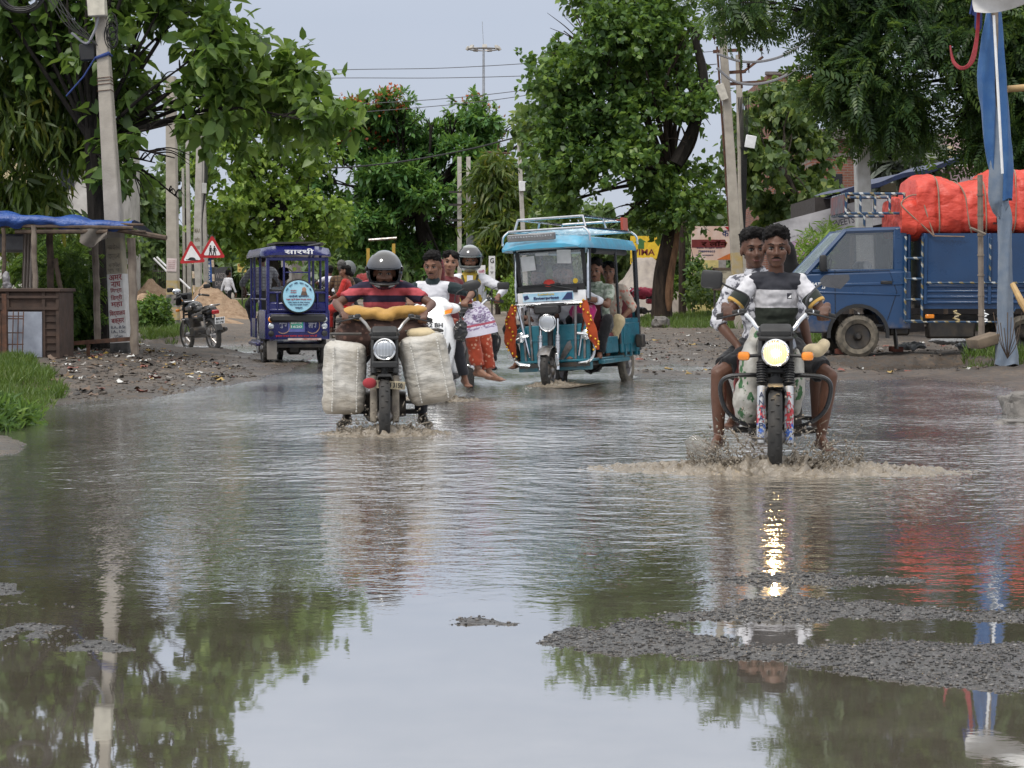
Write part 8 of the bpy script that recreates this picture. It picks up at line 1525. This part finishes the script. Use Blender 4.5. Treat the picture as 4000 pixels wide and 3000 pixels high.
# ================================================================== splashes
SPW = NT('splashing_water'); v = SPW.pos(); SPW.set_b(Base_Color=SPW.mix(SPW.mr(SPW.noise(v, 12, 4), .35, .65), (.23, .195, .15), (.15, .125, .095)), Roughness=.12, IOR=1.5, Specular_IOR_Level=.7); SPW.bump(SPW.noise(v, 40, 4), .8, .02)
def splash(label, M, y0, wid, hgt, n, seed, sheets=(), spread=.5, z0=0, froth=1.0):
    """ragged water thrown up round a wheel, local to the vehicle: curtain of strands, droplets and a churned ring"""
    r = np.random.default_rng(seed); b = MB()
    for side in (-1, 1): # thin ragged curtains leaving the wheel
        nu, nv = 46, 12; V = []
        for i in range(nu + 1):
            a = i / nu; top = hgt * (.35 + .65 * math.sin(PI * min(1, a * 1.15 + .08)) ) * (.55 + .75 * abs(mnoise.noise(Vector((a * 9, seed, side))))) * (1 - .55 * a) * (.6 + .8 * abs(mnoise.noise(Vector((a * 31, seed + 3, side)))))
            for j in range(nv + 1):
                c = j / nv; x = side * (.05 + wid * a * (.55 + .55 * c)); y = y0 + .02 - .16 * math.sin(PI * a) * (1 - .2 * c) + .42 * a * a; V.append((x + .015 * mnoise.noise(Vector((a * 14, c * 8, seed))), y + .03 * mnoise.noise(Vector((a * 11, c * 6, seed + 9))), z0 - .02 + top * c))
        w_ = nv + 1; F = [(i * w_ + j, (i + 1) * w_ + j, (i + 1) * w_ + j + 1, i * w_ + j + 1) for i in range(nu) for j in range(nv) if mnoise.noise(Vector((i * .55, j * .7, seed + side * 5))) < .70 - .85 * (j / nv) ** 2]
        b.add(V, F); b.add([(p[0], p[1] + .006, p[2]) for p in V], [f[::-1] for f in F])
    for i in range(n): # droplets and broken strands
        a = r.random(); s = 1 if r.random() < .5 else -1; x = s * (.03 + wid * 1.25 * a ** .8); y = y0 - .12 * math.sin(PI * a) + .4 * a * a + r.normal() * .07; z = z0 + abs(r.normal()) * hgt * .50 * (1.25 - .7 * a); sz = .0016 + .0075 * r.random() ** 5
        if r.random() < .12: d = Vector((s * r.uniform(.2, 1), r.uniform(-.6, .3), r.uniform(.1, 1))).normalized() * r.uniform(.012, .045); q = Vector((x, y, z)); b.tube([q - d, q, q + d], [sz * .5, sz * 1.2, sz * .4], 5)
        else: b.ell((x, y, z), (sz, sz, sz * r.uniform(.8, 1.6)), None, 6)
    o = b.build('splash', SPW.m, None, 180); o.matrix_basis = M.copy(); o['kind'] = 'stuff'
    # churned mound on the surface
    V = []; nu, nv = 220, 90; W0 = wid * spread * 4.0
    for i in range(nu + 1):
        for j in range(nv + 1):
            x = (i / nu * 2 - 1) * W0; y = y0 - .55 + 1.5 * j / nv; rr = math.hypot(x / W0, (y - y0 - .1) / .62); e = max(0, 1 - rr * rr) ** 1.3; q = Vector((x * 4, y * 6, seed)); nz = 1.1 * (.42 - abs(mnoise.noise(q * 1.3)) * 1.6) + .8 * (.35 - abs(mnoise.noise(q * 3.1)) * 1.4) + .45 * mnoise.noise(q * 7.5)
            V.append((x, y, z0 - .012 + e * froth * (.012 + .075 * nz) + .035 * froth * math.exp(-(math.hypot(x, (y - y0)) / .22) ** 2) * (1 + nz)))
    w_ = nv + 1; F = np.array([(i * w_ + j, (i + 1) * w_ + j, (i + 1) * w_ + j + 1, i * w_ + j + 1) for i in range(nu) for j in range(nv)]); o = raw('churned_water', np.array(V), F, SPW.m, None, True); o.matrix_basis = M.copy(); o['kind'] = 'stuff'
splash('', m1, -.74, .42, .27, 2800, 3, spread=.85, z0=.10, froth=1.2); splash('', m2, -.74, .28, .14, 900, 5, spread=.65, z0=.17, froth=.8); splash('', sco, -.45, .26, .10, 220, 7, spread=.6, z0=.08, froth=.8); splash('', rt, -1.0, .2, .07, 120, 9, spread=.55, z0=.07, froth=.7)
b = MB(); rings = []  # the glassy plume kicked out on the left of the near wheel
PLM = NT('glassy_plume'); PLM.set_b(Base_Color=(.30, .28, .25), Roughness=.10, Alpha=.38, Specular_IOR_Level=.8); PLM.bump(PLM.noise(PLM.pos(), 50, 4), .5, .01)
for i in range(12): f = i / 11; w = .015 + .075 * math.sin(PI * (.12 + .80 * f)) ; rings.append([(-.30 - .20 * f - .03 * f * f + w * math.cos(a) * (1 + .08 * math.sin(4 * a + i)), -.62 + .5 * w * math.sin(a), .09 + .20 * f ** .8 * (1 + .12 * math.cos(a))) for a in np.linspace(0, 2 * PI, 17)[:-1]])
o = b.loft(rings).build('splash_plume', PLM.m, None, 70); o.matrix_basis = m1.copy(); o['kind'] = 'stuff'
